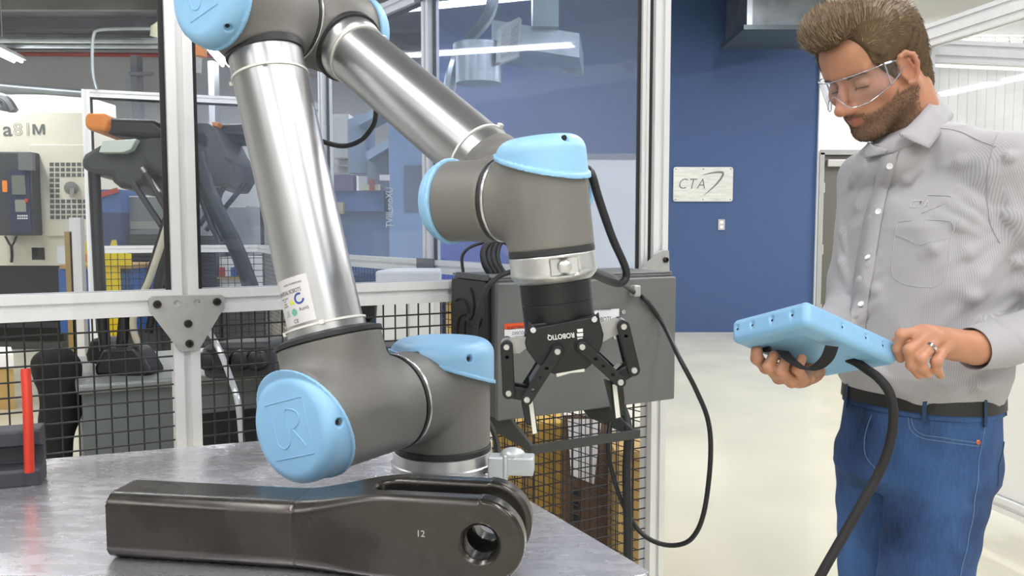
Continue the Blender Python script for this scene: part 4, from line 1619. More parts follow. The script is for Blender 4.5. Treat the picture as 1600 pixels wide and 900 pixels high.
dtext('ELECTRIC SHOCK HAZARD', t2, z2, 0.011, M_ink, 1.0)
dtext('DISCONNECT POWER\nBEFORE SERVICING', t_ , z_, 0.011, M_ink, 1.0)
t_, z_, w_, h_ = sticker('type_label', 850, 489, 967, 530, M_paper)
dtext('UNIVERSAL ROBOTS', on_door(922, 500)[0], on_door(922, 500.5)[1], 0.0175, M_ink, 0.82)
dtext('MADE IN DENMARK', t_ + 0.055, z_ + 0.032, 0.0075, M_ink)
dtext('TYPE CB3     POWER     IP54', t_, z_ - 0.024, 0.0095, M_ink)
for p in ((973, 487), (960, 527)):
    tt, zz = on_door(*p)
    bolt(cbx, FPt(tt, zz, Dp), FN, 0.006, 0.005, M_chrome)
# shelf bracket below
M_br = mat('bracket_grey', '4c4e4e', 0.5, 0.2)
zbk = zb - 0.012
ba, bc = on_door(800, 665)[0], on_door(955, 640)[0]
for t_ in (ba, bc):
    b = MB()
    b.prism([FPt(t_ - 0.004, zb + 0.0, Dp * 0.25), FPt(t_ - 0.004, zb, Dp - 0.01), FPt(t_ - 0.004, zb - 0.045, Dp + 0.10), FPt(t_ - 0.004, zb - 0.062, Dp + 0.10), FPt(t_ - 0.004, zb - 0.05, Dp * 0.6)], FU * 0.008)
    b.build('bracket_arm', M_br, cbx, smooth=None)
b = MB()
b.bar(FPt(ba - 0.01, zb - 0.053, Dp + 0.105), FPt(bc + 0.01, zb - 0.053, Dp + 0.105), 0.012, 0.02, (0, 0, 1))
b.build('bracket_bar', M_br, cbx, smooth=None)
b = MB()
b.bar(FPt(ba - 0.01, zb - 0.012, Dp * 0.5), FPt(bc + 0.01, zb - 0.012, Dp * 0.5), 0.02, 0.02, (0, 0, 1))
b.build('bracket_bar', M_br, cbx, smooth=None)
# cable clip on the door top
b = MB()
b.box(FPt(on_door(988, 454)[0], on_door(988, 454)[1], Dp + 0.012), (0.022, 0.024, 0.03), Matrix.Rotation(TH, 3, 'Z'))
b.build('cable_clip', M_steelplate, cbx, smooth=None, bevel=0.004)

# ------------------------------------------------------------------ cables
dB = (FPt((tA + tB) / 2, 1.1, Dp) - CAM).dot(FW)
dd = lambda px, py, o=0.02: (PL(px, py, FPt(0, 0, Dp + o), FN) - CAM).dot(FW)
DP = lambda px, py, o=0.02: PL(px, py, FPt(0, 0, Dp + o), FN)
cable('tool_cable', 'black cable dropping from the wrist cap behind the tool flange', [P(915, 263, 1.20), P(924, 272, 1.17), P(936, 312, 1.19), P(957, 372, 1.24), P(976, 415, 1.28), P(978, 434, 1.29), P(968, 443, 1.28), P(950, 438, 1.25), P(922, 425, 1.18)], 0.0062)
cable('sensor_cable', 'black cable clipped to the control box and hanging in a long loop beside the fence', [P(915, 424, 1.17), P(940, 428, 1.3), P(968, 440, 1.6), DP(990, 456, .02), DP(1010, 470, .015), DP(1035, 505, .02), P(1062, 560, 2.05), P(1088, 610, 2.05), P(1107, 660, 2.05), P(1110, 720, 2.05), P(1100, 800, 2.06), P(1082, 840, 2.08), P(1055, 852, 2.1), P(1022, 846, 2.12), P(995, 825, 2.14), P(972, 785, 2.14), P(956, 735, 2.14), P(950, 700, 2.14), P(953, 660, 2.16)], 0.0062)
cable('supply_cable', 'thick black cable hanging straight down below the right end of the control box', [FPt(on_door(983, 634)[0], zb + 0.02, Dp * 0.7), P(980, 660, 2.14), P(979, 740, 2.13), P(981, 830, 2.12), P(980, 900, 2.12), P(978, 1000, 2.12), P(975, 1120, 2.12)], 0.0115)
cable('signal_cable', 'black cable curving over the left front edge of the control box', [P(800, 424, 1.95), P(780, 432, 1.94), P(760, 452, 1.93), P(747, 490, 1.93), P(741, 540, 1.95), P(741, 600, 1.96), P(752, 640, 1.95), P(768, 668, 1.92), P(778, 700, 1.9), P(775, 740, 1.85)], 0.0062)
zt_ = zt + 0.005
def lid(px, out):
    """point of the control box lid, this far in front of the fence, in this column of the photo"""
    q1 = FPt(0, 0, out)
    r = ray(px, 430)
    Mq = Matrix(((FU.x, -r.x), (FU.y, -r.y)))
    return FPt((Mq.inverted() @ Vector((-q1.x, -q1.y)))[0], zt_, out)
for i, (x0, y) in enumerate(((766, 381), (774, 379), (781, 378), (788, 377))):
    base_ = lid(x0, 0.10)
    d_ = (base_ - CAM).dot(FW)
    cable('box_cable', ('leftmost', 'second', 'third', 'rightmost')[i] + ' of four black cables bunched on the control box lid',
          [base_, P(x0 - 9, 412, d_ - .005), P(x0 - 11, 394, d_), P(x0 - 3, y, d_ + .01), P(x0 + 20, y - 4, d_ + .03), P(x0 + 45, 382, d_ + 0.05), P(x0 + 62, 400, d_ + 0.06), lid(x0 + 68, 0.05)], 0.0075 if i % 2 else 0.0085, group='cables on the control box lid')
base_ = lid(724, 0.06)
d_ = (base_ - CAM).dot(FW)
cable('thin_cable', 'thin black cable arching from the left corner of the control box lid', [base_, P(722, 402, d_), P(732, 388, d_), P(752, 380, d_ + .01), P(775, 377, d_ + .02), P(800, 388, d_ + .03), lid(812, 0.05)], 0.004)
cable('hose', 'black hose with a grey sleeve hanging behind the two arm tubes', [P(470, 200, 1.62), P(487, 213, 1.64), P(513, 224, 1.66), P(540, 228, 1.68), P(565, 218, 1.68), P(582, 198, 1.67), P(587, 180, 1.66), P(588, 150, 1.62)], 0.005)
# ------------------------------------------------------------------ inside the cell: black parallel arm machine on a grey bench
M_blkfab = mat('black_fabric', '121214', 0.85, var=0.2, vscale=12)
M_window = mat('glazed_cover', 'dfeae2', 0.12, 0.1)  # opaque pale green imitates the reflection in the glass
dm = 3.3
zg = 0.76
g0 = PZ(128, 600, zg)
# bench
GB = thing('grey_bench', 'dark grey steel bench inside the cell under the black parallel arm machine', 'bench', (g0.x, g0.y, 0))
gu, gv = FU, V(-FU.y, FU.x, 0)
def GP(a, c, z):
    return V(g0.x, g0.y, 0) + gu * a + gv * c + V(0, 0, z)
def rbox(name, a0, a1, c0, c1, z0, z1, m, parent, bevel=0.0):
    b = MB()
    b.prism([GP(a0, c0, z0), GP(a1, c0, z0), GP(a1, c1, z0), GP(a0, c1, z0)], V(0, 0, z1 - z0))
    return b.build(name, m, parent, smooth=None, bevel=bevel)
rbox('bench_top', -0.02, 1.0, -0.03, 0.75, zg - 0.035, zg, mat('bench_top_grey', '7f8482', 0.4, 0.3), GB, 0.01)
rbox('bench_body', 0.0, 0.98, 0.0, 0.72, 0.06, zg - 0.035, mat('bench_body_grey', '63696b', 0.5, 0.1), GB)
for x in (0.03, 0.9):
    rbox('leg', x, x + 0.05, 0.02, 0.07, 0, 0.06, M_black, GB)
    rbox('leg', x, x + 0.05, 0.6, 0.65, 0, 0.06, M_black, GB)
rbox('opening', 0.33, 0.72, -0.004, 0.0, 0.36, 0.605, M_slot, GB)  # flat dark slab painting the shade inside an opening
# machine
mc = thing('parallel_arm_machine', 'large black parallel arm machine with orange beam ends inside the cell', 'machine', GP(0.4, 0.35, zg))
def px_poly(name, pts, d, th, m, parent, bevel=0.02):
    b = MB()
    b.prism([P(x, y, d) for x, y in pts], FW * th)
    return b.build(name, m, parent, smooth=40, bevel=bevel, segs=3)
px_poly('beam', [(160, 182), (240, 186), (256, 198), (262, 214), (225, 214), (172, 210), (158, 204)], dm, 0.22, M_jet, mc)
px_poly('beam_end', [(131, 180), (136, 176), (160, 176), (166, 181), (166, 200), (160, 204), (137, 202), (131, 197)], dm - 0.04, 0.26, M_orange, mc, 0.015)
px_poly('glazed_cover', [(160, 220), (213, 217), (204, 233), (192, 238), (154, 238)], dm - 0.03, 0.04, M_window, mc, 0.004)
px_poly('body', [(154, 226), (212, 214), (262, 200), (268, 290), (232, 262), (229, 285), (210, 295), (185, 293), (174, 284), (172, 274), (140, 272), (127, 262), (124, 250), (130, 240)], dm + 0.02, 0.34, M_char, mc, 0.03)
px_poly('body', [(304, 190), (322, 191), (338, 203), (350, 228), (364, 248), (366, 265), (352, 290), (330, 290), (312, 275), (306, 300), (296, 300), (296, 196)], dm - 0.05, 0.3, M_char, mc, 0.03)
px_poly('body_hollow', [(306, 207), (318, 208), (324, 216), (322, 230), (312, 226), (306, 222)], dm - 0.055, 0.01, M_slot, mc, 0)  # dark plate laid on the body as the shade of a hollow
px_poly('beam', [(338, 192), (400, 192), (400, 218), (346, 216)], dm + 0.05, 0.2, M_jet, mc)
px_poly('beam_end', [(330, 190), (342, 191), (338, 198), (332, 197)], dm + 0.0, 0.1, M_orange, mc, 0.004)
px_poly('beam_end', [(237, 187), (245, 188), (244, 192), (237, 191)], dm + 0.1, 0.1, M_orange, mc, 0.004)
px_poly('body', [(262, 205), (300, 195), (300, 300), (262, 300)], dm + 0.05, 0.25, M_char, mc, 0.03)
def rod(name, p, q, r, m, parent, d0=None, d1=None):
    b = MB()
    b.cyl(P(*p, d0 or dm), P(*q, d1 or d0 or dm), r, n=12)
    return b.build(name, m, parent)
rod('column', (147, 268), (160, 520), 0.023, M_jet, mc, dm + 0.05)
for p, q, r_, m_ in (((208, 286), (252, 352), 0.012, M_char), ((228, 270), (262, 332), 0.012, M_char), ((222, 262), (250, 300), 0.008, M_steelplate),
                     ((362, 275), (312, 352), 0.010, M_char), ((385, 285), (322, 360), 0.010, M_char), ((268, 320), (222, 470), 0.017, M_jet), ((268, 340), (233, 520), 0.017, M_jet)):
    rod('strut', p, q, r_, m_, mc)
for pts, r_ in (([(308, 240), (322, 290), (345, 340), (372, 395), (400, 470)], 0.030), ([(300, 250), (312, 300), (330, 350), (345, 380)], 0.012)):
    b = MB()
    b.tube([P(x, y, dm - 0.15) for x, y in pts], r_, 12, 6)
    b.build('arm', M_jet, mc)
b = MB()
b.tube([P(266, 338, dm - .1), P(246, 400, dm - .1), P(232, 440, dm - .08), P(214, 478, dm - .05), P(208, 510, dm - .03), P(222, 548, dm), P(258, 584, dm + .1)], 0.0135, 10, 6)
b.build('air_hose', mat('beige_hose', 'c9c2ae', 0.6), mc)
for i, (x0, x1, x2, x3, yt, yb_) in enumerate(((148, 160, 220, 236, 545, 588), (134, 140, 170, 182, 530, 568))):
    px_poly('foot_cover', [(x1, yt), (x2 - 10, yt - 4), (x2, yt + 8), (x3, yb_ - 6), (x3 - 8, yb_ + 4), (x0, yb_), (x0 - 2, yb_ - 14)], dm - 0.1 + 0.2 * i, 0.14, M_jet, mc, 0.02)
for x, d_ in ((165, 0), (190, .05)):
    rod('leg_rod', (x, 548), (x - 8 + d_ * 300, 470), 0.022, M_jet, mc, dm - 0.03)
# dark machine feet and valve lying on the bench at right of the post
t = thing('valve_block', 'black pneumatic valve block on the grey bench right of the front post', 'machine', P(345, 580, 3.15))
px_poly('body', [(312, 545), (330, 536), (420, 534), (430, 560), (425, 592), (318, 592)], 3.1, 0.3, M_char, t, 0.02)
for x in (328, 352, 380, 405):
    b = MB()
    b.lathe([(0.035, 0), (0.04, 0.02), (0.03, 0.05), (0.015, 0.055), (0, 0.055)], P(x, 562, 3.08), -FW, 18)
    b.build('valve', M_jet, t)
b = MB()
b.tube([P(325, 515, 3.2), P(342, 545, 3.05), P(360, 590, 2.95), P(372, 630, 2.9), P(378, 690, 2.9)], 0.011, 8, 6)
tag(b.build('clear_hose', mat('clear_hose_plastic', 'b9bcc0', 0.2, 0.2)), 'greyish clear hose hanging down right of the front post', 'hose')
# black coat-like cover standing left of the bench
kc = Sol(0.05)
dk = 3.15
kc.cone(P(76, 568, dk), P(92, 562, dk), 0.05, 0.05).cone(P(84, 580, dk), P(90, 660, dk), 0.06, 0.05).cone(P(90, 660, dk), P(90, 830, dk), 0.055, 0.045).cone(P(102, 578, dk + .03), P(104, 640, dk + .03), 0.055, 0.05).cone(P(64, 566, dk), P(78, 578, dk), 0.012, 0.05)
solid('black_cover', kc, 0.012, M_blkfab, None, smooth=180)
tag(bpy.data.objects['black_cover'], 'black cloth cover hanging at the left end of the grey bench', 'cover')
bpy.data.objects['black_cover']['label'] = 'black cloth cover bunched upright at the left end of the grey bench'

# ------------------------------------------------------------------ boxes standing behind the mesh at the right
def carton(name, label, x0, x1, y0, y1, d, m, dep=0.3, group=None):
    p0, p1 = P(x0, y1, d), P(x1, y1, d)
    h_ = P(x0, y0, d).z
    b = MB()
    b.prism([V(p0.x, p0.y, 0), V(p1.x, p1.y, 0), V(p1.x, p1.y + dep, 0), V(p0.x, p0.y + dep, 0)], V(0, 0, h_))
    o = thing(name, label, 'box', (p0.x, p0.y, 0), group)
    q = b.build('carton_body', m, o, smooth=None, bevel=0.004)
    b = MB()
    mid = (p0 + p1) / 2
    b.prism([V(mid.x - 0.025, mid.y - 0.001, 0.0), V(mid.x + 0.025, mid.y - 0.001, 0.0), V(mid.x + 0.025, mid.y - 0.001, h_), V(mid.x - 0.025, mid.y - 0.001, h_)], V(0, -0.0012, 0))
    b.build('packing_tape', mat('packing_tape', 'a8874f', 0.3), o, smooth=None)
    return o
carton('carton', 'tall yellowish carton behind the wire mesh below the control box', 770, 878, 655, 1000, 3.45, M_cardy)
carton('carton', 'brown carton behind the wire mesh right of the tall yellowish carton', 958, 1010, 700, 1000, 3.15, M_card)
t = thing('brown_board', 'brown board with black clips leaning behind the wire mesh', 'board', P(905, 900, 3.0).xy.to_3d())
px_poly('board', [(880, 650), (950, 650), (950, 1040), (880, 1040)], 3.26, 0.03, M_cardb, t, 0.003)
for y in (765, 785, 805):
    px_poly('clip', [(893, y), (906, y + 2), (908, y + 12), (895, y + 9)], 3.24, 0.02, M_jet, t, 0.003)
b = MB()
b.prism([P(887, 655, 3.25), P(940, 655, 3.25), P(928, 757, 3.25), P(892, 742, 3.25)], FW * 0.004)
tag(b.build('paper_sheet', M_paper, smooth=None), 'white paper sheet pinned to the brown board behind the mesh', 'paper')
# cream screen wall standing beyond the cell
q0, q1 = PY(845, 249, 5.2), PY(1010, 249, 5.2)
t = thing('screen_wall', 'cream freestanding partition seen through the clear panel beside the robot wrist', 'partition', (q0.x, 5.2, 0))
b = MB()
b.prism([(q0.x, 5.2, 0.06), (q1.x, 5.2, 0.06), (q1.x, 5.2, q0.z), (q0.x, 5.2, q0.z)], (0, 0.06, 0))
b.build('panel', mat('cream_panel', 'faf7f0', 0.6), t, smooth=None)
b = MB()
b.prism([(q0.x - .01, 5.195, q0.z), (q1.x + .01, 5.195, q0.z), (q1.x + .01, 5.195, q0.z + .035), (q0.x - .01, 5.195, q0.z + .035)], (0, 0.07, 0))
b.build('top_trim', mat('trim_grey', '8d8a90', 0.5), t, smooth=None)  # grey strip painting the shadow along the panel's top
for x in (q0.x + 0.05, q1.x - 0.05):
    b = MB()
    b.box((x, 5.23, 0.03), (0.06, 0.3, 0.06))
    b.build('foot', M_grey, t, smooth=None)
# white cabinet behind the fence, right of the shoulder tube
wz = PZ(590, 423, 1.163)
t = thing('white_cabinet', 'white enclosed cabinet standing inside the cell behind the rail', 'cabinet', (wz.x, wz.y, 0))
b = MB()
wa, wb = PY(586, 440, wz.y), PY(690, 440, wz.y)
b.prism([V(wa.x, wa.y, 0.05), V(wb.x, wb.y, 0.05), V(wb.x - 0.02, wb.y + 0.22, 0.05), V(wa.x + 0.03, wa.y + 0.22, 0.05)], V(0, 0, 1.113))
b.build('body', mat('white_enamel', 'eeeeec', 0.4), t, smooth=None, bevel=0.01)
b = MB()
b.prism([V(wa.x + .03, wa.y - .012, 0.1), V((wa.x + wb.x) / 2 - .004, wa.y - .012, 0.1), V((wa.x + wb.x) / 2 - .004, wa.y - .012, 1.05), V(wa.x + .03, wa.y - .012, 1.05)], (0, .012, 0))
b.build('door', M_white, t, smooth=None, bevel=0.003)
b = MB()
b.prism([V((wa.x + wb.x) / 2 + .004, wa.y - .012, 0.1), V(wb.x - .03, wa.y - .012, 0.1), V(wb.x - .03, wa.y - .012, 1.05), V((wa.x + wb.x) / 2 + .004, wa.y - .012, 1.05)], (0, .012, 0))
b.build('door', M_white, t, smooth=None, bevel=0.003)
b = MB()
b.box(((wa.x + wb.x) / 2 - 0.03, wa.y - 0.025, 0.8), (0.02, 0.025, 0.12))
b.build('handle', M_black, t, smooth=None)
b = MB()
b.box(((wa.x + wb.x) / 2, wa.y + 0.11, 0.025), (0.2, 0.16, 0.05))
b.build('plinth', M_black, t, smooth=None)
# small black joystick-like knob behind the mesh, right of the upper arm foot
t = thing('knob_stand', 'black knobbed stand behind the mesh right of the upper arm tube', 'machine', P(575, 540, 2.9))
b = MB()
b.lathe([(0.05, 0), (0.055, 0.02), (0.03, 0.05), (0.014, 0.06), (0.014, 0.09), (0.03, 0.1), (0.034, 0.15), (0.02, 0.165), (0, 0.165)], P(575, 528, 2.9) + V(0, 0, -0.03), (0, 0, 1), 20)
b.build('knob', M_jet, t)
b = MB()
b.box(P(575, 543, 2.95), (0.2, 0.18, 0.03))
b.build('base', M_char, t, smooth=None, bevel=0.006)
b = MB()
p = P(575, 545, 2.95)
b.cyl(V(p.x, p.y, 0), V(p.x, p.y, p.z), 0.04, n=14)
b.build('post', M_char, t)

# ------------------------------------------------------------------ cream machining centre beyond the cell, far left
ym = 9.8
def slab(name, x0, y0, x1, y1, m, parent, y=ym, dep=0.03, bevel=0.0):
    p, q = PY(x0, y1, y), PY(x1, y0, y)
    b = MB()
    b.prism([V(p.x, y, p.z), V(q.x, y, p.z), V(q.x, y, q.z), V(p.x, y, q.z)], (0, dep, 0))
    return b.build(name, m, parent, smooth=None, bevel=bevel)
mp = PY(20, 420, ym)
cm = thing('machining_centre', 'cream machining centre with square window grid and dark control panel, far left', 'machine', (mp.x, ym, 0))
slab('body', -160, 176, 133, 415, M_cream, cm, ym, 1.6)
slab('base', -150, 415, 120, 530, M_jet, cm, ym + 0.25, 1.2)
slab('door', 52, 226, 131, 369, M_cream, cm, ym - 0.03, 0.03, 0.008)
M_win = mat('window_shade', '5f6362', 0.3)
gx = lambda i: 77.5 + i * 8.6
for j in range(11):
    for i in range(7):
        if 3 <= j <= 6 and i >= 2: continue
        x, y = gx(i) + j * 0.1, 254 + j * 8.25
        slab('window_square', x, y, x + 6, y + 5.8, M_win, cm, ym - 0.034, 0.004)
b = MB()
c = PY(112, 294, ym - 0.05)
b.lathe([(0.075, 0), (0.075, 0.03), (0.03, 0.035), (0.025, 0.07), (0, 0.07)], c, (0, -1, 0), 28)
b.build('door_knob', mat('knob_grey', '83827e', 0.5, 0.3), cm)
slab('lever', 109, 293, 114, 308, M_chrome, cm, ym - 0.13, 0.02)
pn = slab('control_panel', -6, 237, 47, 368, M_char, cm, ym - 0.22, 0.2, 0.02)
def kid(o):
    return o
kid(slab('panel_face', 16, 265, 45, 364, mat('panel_navy', '2c3550', 0.4), pn, ym - 0.235, 0.015))
kid(slab('screen', 19, 274, 39, 304, mat('dull_screen', '6d7068', 0.3), pn, ym - 0.245, 0.01))
kid(slab('keypad', 24, 312, 40, 331, mat('keypad_grey', '8b8d84', 0.5), pn, ym - 0.245, 0.01))
for i in range(5):
    for j in range(2):
        kid(slab('key', 27 + i * 3.4, 336 + j * 4, 29 + i * 3.4, 338.5 + j * 4, M_paper, pn, ym - 0.243, 0.006))
kid(slab('stop_button', 39, 310, 43, 316, M_red, pn, ym - 0.25, 0.02))
kid(slab('hood', 29, 239, 50, 266, mat('hood_grey', '66686a', 0.5), pn, ym - 0.3, 0.06))
kid(slab('buttons', 4, 282, 11, 300, M_orange, pn, ym - 0.235, 0.02))
for x0, y0, x1, y1, m_ in ((50, 387, 69, 406, M_jet), (49, 388, 59, 399, M_paper), (90, 384, 112, 412, M_paper), (105, 356, 135, 364, mat('dark_label', '5a5648', 0.6))):
    slab('plate', x0, y0, x1, y1, m_, cm, ym - 0.006, 0.008)
b = MB()
b.tube([PY(8, 369, ym - .15), PY(18, 384, ym - .15), PY(26, 369, ym - .15)], 0.012, 6, 5)
b.tube([PY(18, 384, ym - .15), PY(19, 400, ym - .15), PY(18, 410, ym - .15)], 0.018, 6, 5)
b.build('hanging_lead', M_jet, cm)
M_let = mat('machine_lettering', '5d5f5f', 0.6)
cz = PY(-4, 211, ym)
def wall_txt(s_, px, py, size, m, parent, outline=False):
    c_ = PY(px, py, ym)
    lettering('lettering', s_, xyz((c_.x, ym - 0.005, c_.z), (1, 0, 0), (0, 0, 1)), size, m, parent, bold=0.0 if outline else 0.003, sx=1.15, outline=0.0028 if outline else 0.0)
wall_txt('a', 12, 203, 0.23, M_let, cm)
wall_txt('s', -6, 203, 0.23, M_let, cm)
wall_txt('81', 36, 203, 0.2, mat('pale_lettering', 'a9a69a', 0.6), cm, True)
b = MB()
mw, mh = (PY(70.5, 203, ym) - PY(51.5, 203, ym)).x, (PY(60, 194, ym) - PY(60, 210, ym)).z
mq = PY(51.5, 210, ym)
def MP(x, y):
    return V(mq.x + mw * x, ym - 0.006, mq.z + mh * y)
for q in ([(0, 0), (.17, 0), (.17, 1), (0, 1)], [(.83, 0), (1, 0), (1, 1), (.83, 1)], [(.17, 1), (.17, .72), (.43, 0), (.5, 0), (.5, .24), (.24, 1)], [(.83, 1), (.76, 1), (.5, .24), (.5, 0), (.57, 0), (.83, .72)]):
    b.prism([MP(*c_) for c_ in q], (0, -0.002, 0))
b.build('lettering', M_let, cm, smooth=None)
# white housings behind and above the machine
slab('upper_housing', -160, 148, 126, 176, M_white, cm, ym + 0.5, 0.9)
b = MB()
for k in range(2):
    b.tube([PY(-20, 150 + k * 4, ym + .1), PY(8, 156 + k * 3, ym + .1), PY(22 - k * 14, 174, ym + .1)], 0.06, 8, 5)
b.build('duct_hose', M_char, cm)
# blue bench, yellow stand, tan rail etc. seen under and beside it
yb2 = 6.9
for nm, lab, cat, x0, y0, x1, y1, y, dep, m_ in (
        ('blue_cupboard', 'low blue cupboard with tan top right of the cream machine', 'cupboard', 95, 418, 205, 520, 7.0, 0.6, M_bluebox),
        ('blue_machine_head', 'blue machine head with a red edge behind the cell, left of the post', 'machine', 153, 296, 188, 332, 8.6, 0.6, M_bluebox),
        ('navy_machine_base', 'navy machine base beneath the blue machine head', 'machine', 160, 332, 188, 400, 8.6, 0.6, M_navy),
        ('grey_cabinet', 'grey cabinet with pale edge far behind the front post', 'cabinet', 190, 306, 262, 396, 8.8, 0.7, mat('cabinet_grey', '8b8e90', 0.5)),
        ('grey_cabinet', 'light grey cabinet far behind, right of the front post', 'cabinet', 306, 322, 384, 400, 8.9, 0.7, mat('cabinet_light_grey', 'a9adb1', 0.5)),
        ('tool_chest', 'black tool chest with many drawers behind the far fence, left of the post', 'chest', 200, 366, 262, 450, 7.9, 0.5, M_jet),
        ('tool_chest', 'black tool chest with many drawers behind the far fence, right of the post', 'chest', 306, 368, 336, 450, 7.9, 0.5, M_jet),
        ('storage_shelf', 'pale storage shelf with small items right of the front post', 'shelf', 343, 402, 392, 450, 8.0, 0.4, M_white),
        ('dark_bench', 'low black bench at the far left below the cream machine', 'bench', -60, 500, 98, 533, 9.0, 0.5, M_jet)):
    p_ = PY(x0, y1, y)
    z0_ = max(p_.z, 0) if nm not in ('tool_chest', 'blue_cupboard', 'storage_shelf') else 0
    t = thing(nm, lab, cat, (p_.x, y, 0))
    slab('body', x0, y0, x1, y1, m_, t, y, dep)
    bx0, bx1, bz = PY(x0, y0, y).x, PY(x1, y0, y).x, PY(x0, y1, y).z
    if bz > 0.08 and nm != 'blue_machine_head':
        b = MB()
        b.box(((bx0 + bx1) / 2, y + dep / 2, bz / 2), ((bx1 - bx0) * 0.96, dep * 0.9, bz))
        b.build('plinth', M_grey, t, smooth=None)
    if nm == 'tool_chest':
        n_ = 12
        for k in range(n_):
            yy = y0 + 3 + k * (y1 - y0 - 4) / n_
            dr = slab('drawer', x0 + 2, yy, x1 - 2, yy + 4.4, mat('drawer_dark', '34363b', 0.4), t, y - 0.02, 0.02)
    if nm == 'grey_cabinet':
        slab('edge_strip', x0, y0 + 2, x0 + 4, y1, M_white, t, y - 0.01, 0.01)
        slab('edge_strip', x0, y0, x1, y0 + 2, M_white, t, y - 0.01, 0.01)
        slab('name_plate', x0 + 14, y0 + 40, x1 - 14, y0 + 52, mat('plate_beige', 'b0b0a6', 0.5), t, y - 0.012, 0.01)
    if nm == 'blue_cupboard':
        slab('worktop', x0 - 2, y0 - 4, x1, y0 + 2, mat('tan_top', 'b2905c', 0.6), t, y - 0.05, dep)
        slab('door', x0 + 6, y0 + 8, (x0 + x1) / 2 - 2, y1 - 8, M_bluebox, t, y - 0.015, 0.014)
        slab('door', (x0 + x1) / 2 + 2, y0 + 8, x1 - 6, y1 - 8, M_bluebox, t, y - 0.015, 0.014)
    if nm == 'blue_machine_head':
        b = MB()
        b.bar(PY(153, 306, y - .03), PY(184, 297, y - .03), 0.03, 0.05)
        b.build('red_edge', M_red, t, smooth=None)
    if nm == 'storage_shelf':
        for k, (xa, m2) in enumerate(((342, M_red), (352, M_paper), (361, M_bluebox), (372, M_paper), (380, M_orange))):
            tag(slab('storage_bin', xa, 418, xa + 8, 432, m2, None, y - 0.05, 0.05), ('red bin, leftmost on the pale storage shelf', 'white bin right of the red bin on the storage shelf', 'blue bin in the middle of the storage shelf', 'white bin right of the blue bin on the storage shelf', 'orange bin, rightmost on the pale storage shelf')[k], 'bin', 'bins on the pale storage shelf')
        slab('shelf_board', 338, 432, 392, 436, mat('shelf_tan', 'b2905c', 0.6), t, y - 0.08, 0.08)
    if nm == 'dark_bench':
        slab('cushion', x0, y0 + 4, x1, y0 + 12, M_char, t, y - 0.04, 0.04)
# yellow wet-floor like stand and post left of the black column
t = thing('yellow_sign', 'yellow folding floor sign standing by the blue cupboard', 'sign', PY(172, 415, 6.6).xy.to_3d())
pz = lambda pts, y: [PY(a, c, y) for a, c in pts]
b = MB()
b.prism(pz([(160, 394), (170, 389), (175, 375), (180, 375), (184, 394), (205, 397), (205, 415), (130, 415), (130, 378), (138, 378), (140, 393)], 6.75), (0, 0.02, 0))
b.build('board', M_yellow, t, smooth=None)
slab('print', 131, 397, 136, 409, M_orange, t, 6.74, 0.006)
b = MB()
q = PY(165, 415, 6.8)
b.box((q.x, 6.78, q.z / 2), (0.25, 0.02, q.z))
b.build('stand', M_yellow, t, smooth=None)
for nm, lab, x0, x1, y0, m_ in (('aluminium_upright', 'short bare aluminium upright in front of the cream machine door', 117, 128, 340, M_alu), ('wooden_post', 'tan wooden post with black top beside the bare aluminium upright', 109, 115, 362, mat('tan_wood', '9c8350', 0.6))):
    t_y = 6.4
    p_, q_ = PY(x0, 500, t_y), PY(x1, y0, t_y)
    b = MB()
    b.box(((p_.x + q_.x) / 2, t_y, q_.z / 2), (q_.x - p_.x, 0.06, q_.z))
    tag(b.build(nm, m_, smooth=None), lab, 'post')
# floor marking and box at far left
b = MB()
for z, y0, y1, m_ in ((0.001, 532, 538, M_yellow),):
    b.prism([PZ(-80, y1, z), PZ(112, y1 - 2, z), PZ(112, y0 - 1, z), PZ(-80, y0, z)], (0, 0, 0.002))
tag(b.build('trim_14', M_yellow, smooth=None), kind='structure')
b = MB()
b.prism([PZ(-80, 546, .001), PZ(112, 543, .001), PZ(112, 537, .001), PZ(-80, 539, .001)], (0, 0, 0.002))
tag(b.build('trim_15', M_orange, smooth=None), kind='structure')
t = thing('carton', 'cardboard box with white lid on the floor at the left edge behind the mesh', 'box', PZ(0, 640, 0))
q = PZ(24, 640, 0)
b = MB()
hgt = P(20, 575, (q - CAM).dot(FW)).z
b.prism([q, q + V(-0.27, 0.4, 0), q + V(-0.75, 0.4, 0), q + V(-0.55, 0, 0)], (0, 0, hgt))
b.build('carton_body', M_card, t, smooth=None)
b = MB()
b.prism([q + V(.01, -.01, hgt), q + V(-0.26, 0.41, hgt), q + V(-0.75, 0.41, hgt), q + V(-0.55, -.01, hgt)], (0, 0, 0.1))
b.build('lid', M_white, t, smooth=None)

# ------------------------------------------------------------------ blue machine beyond the cell, middle
yq = 7.2
bm = thing('blue_milling_machine', 'blue machine with tall column and white vertical lettering behind the clear panels', 'machine', PY(640, 480, yq).xy.to_3d())
slab('column', 609, 190, 668, 430, M_bluelight, bm, yq, 0.6)
slab('column_side', 640, 150, 690, 440, mat('machine_mid_blue', '5d84c4', 0.5, var=0.06, vscale=2), bm, yq + 0.3, 0.5)
slab('dark_recess', 632, 258, 668, 330, mat('recess_slate', '5c6c86', 0.5), bm, yq - 0.02, 0.02)  # raised slab, the recess's shade is put into its colour
slab('grey_column', 544, 186, 572, 270, mat('column_blue_grey', '97abc8', 0.5), bm, yq + 0.4, 0.5)
b = MB()
b.prism([PY(546, 186, yq), PY(592, 168, yq), PY(600, 175, yq), PY(560, 196, yq)], (0, 0.5, 0))
b.build('top_beam', mat('beam_steel_blue', '8aa3c0', 0.4, 0.2), bm, smooth=None)
b = MB()
b.prism([PY(571, 238, yq), PY(609, 214, yq), PY(612, 228, yq), PY(574, 250, yq)], (0, 0.5, 0))
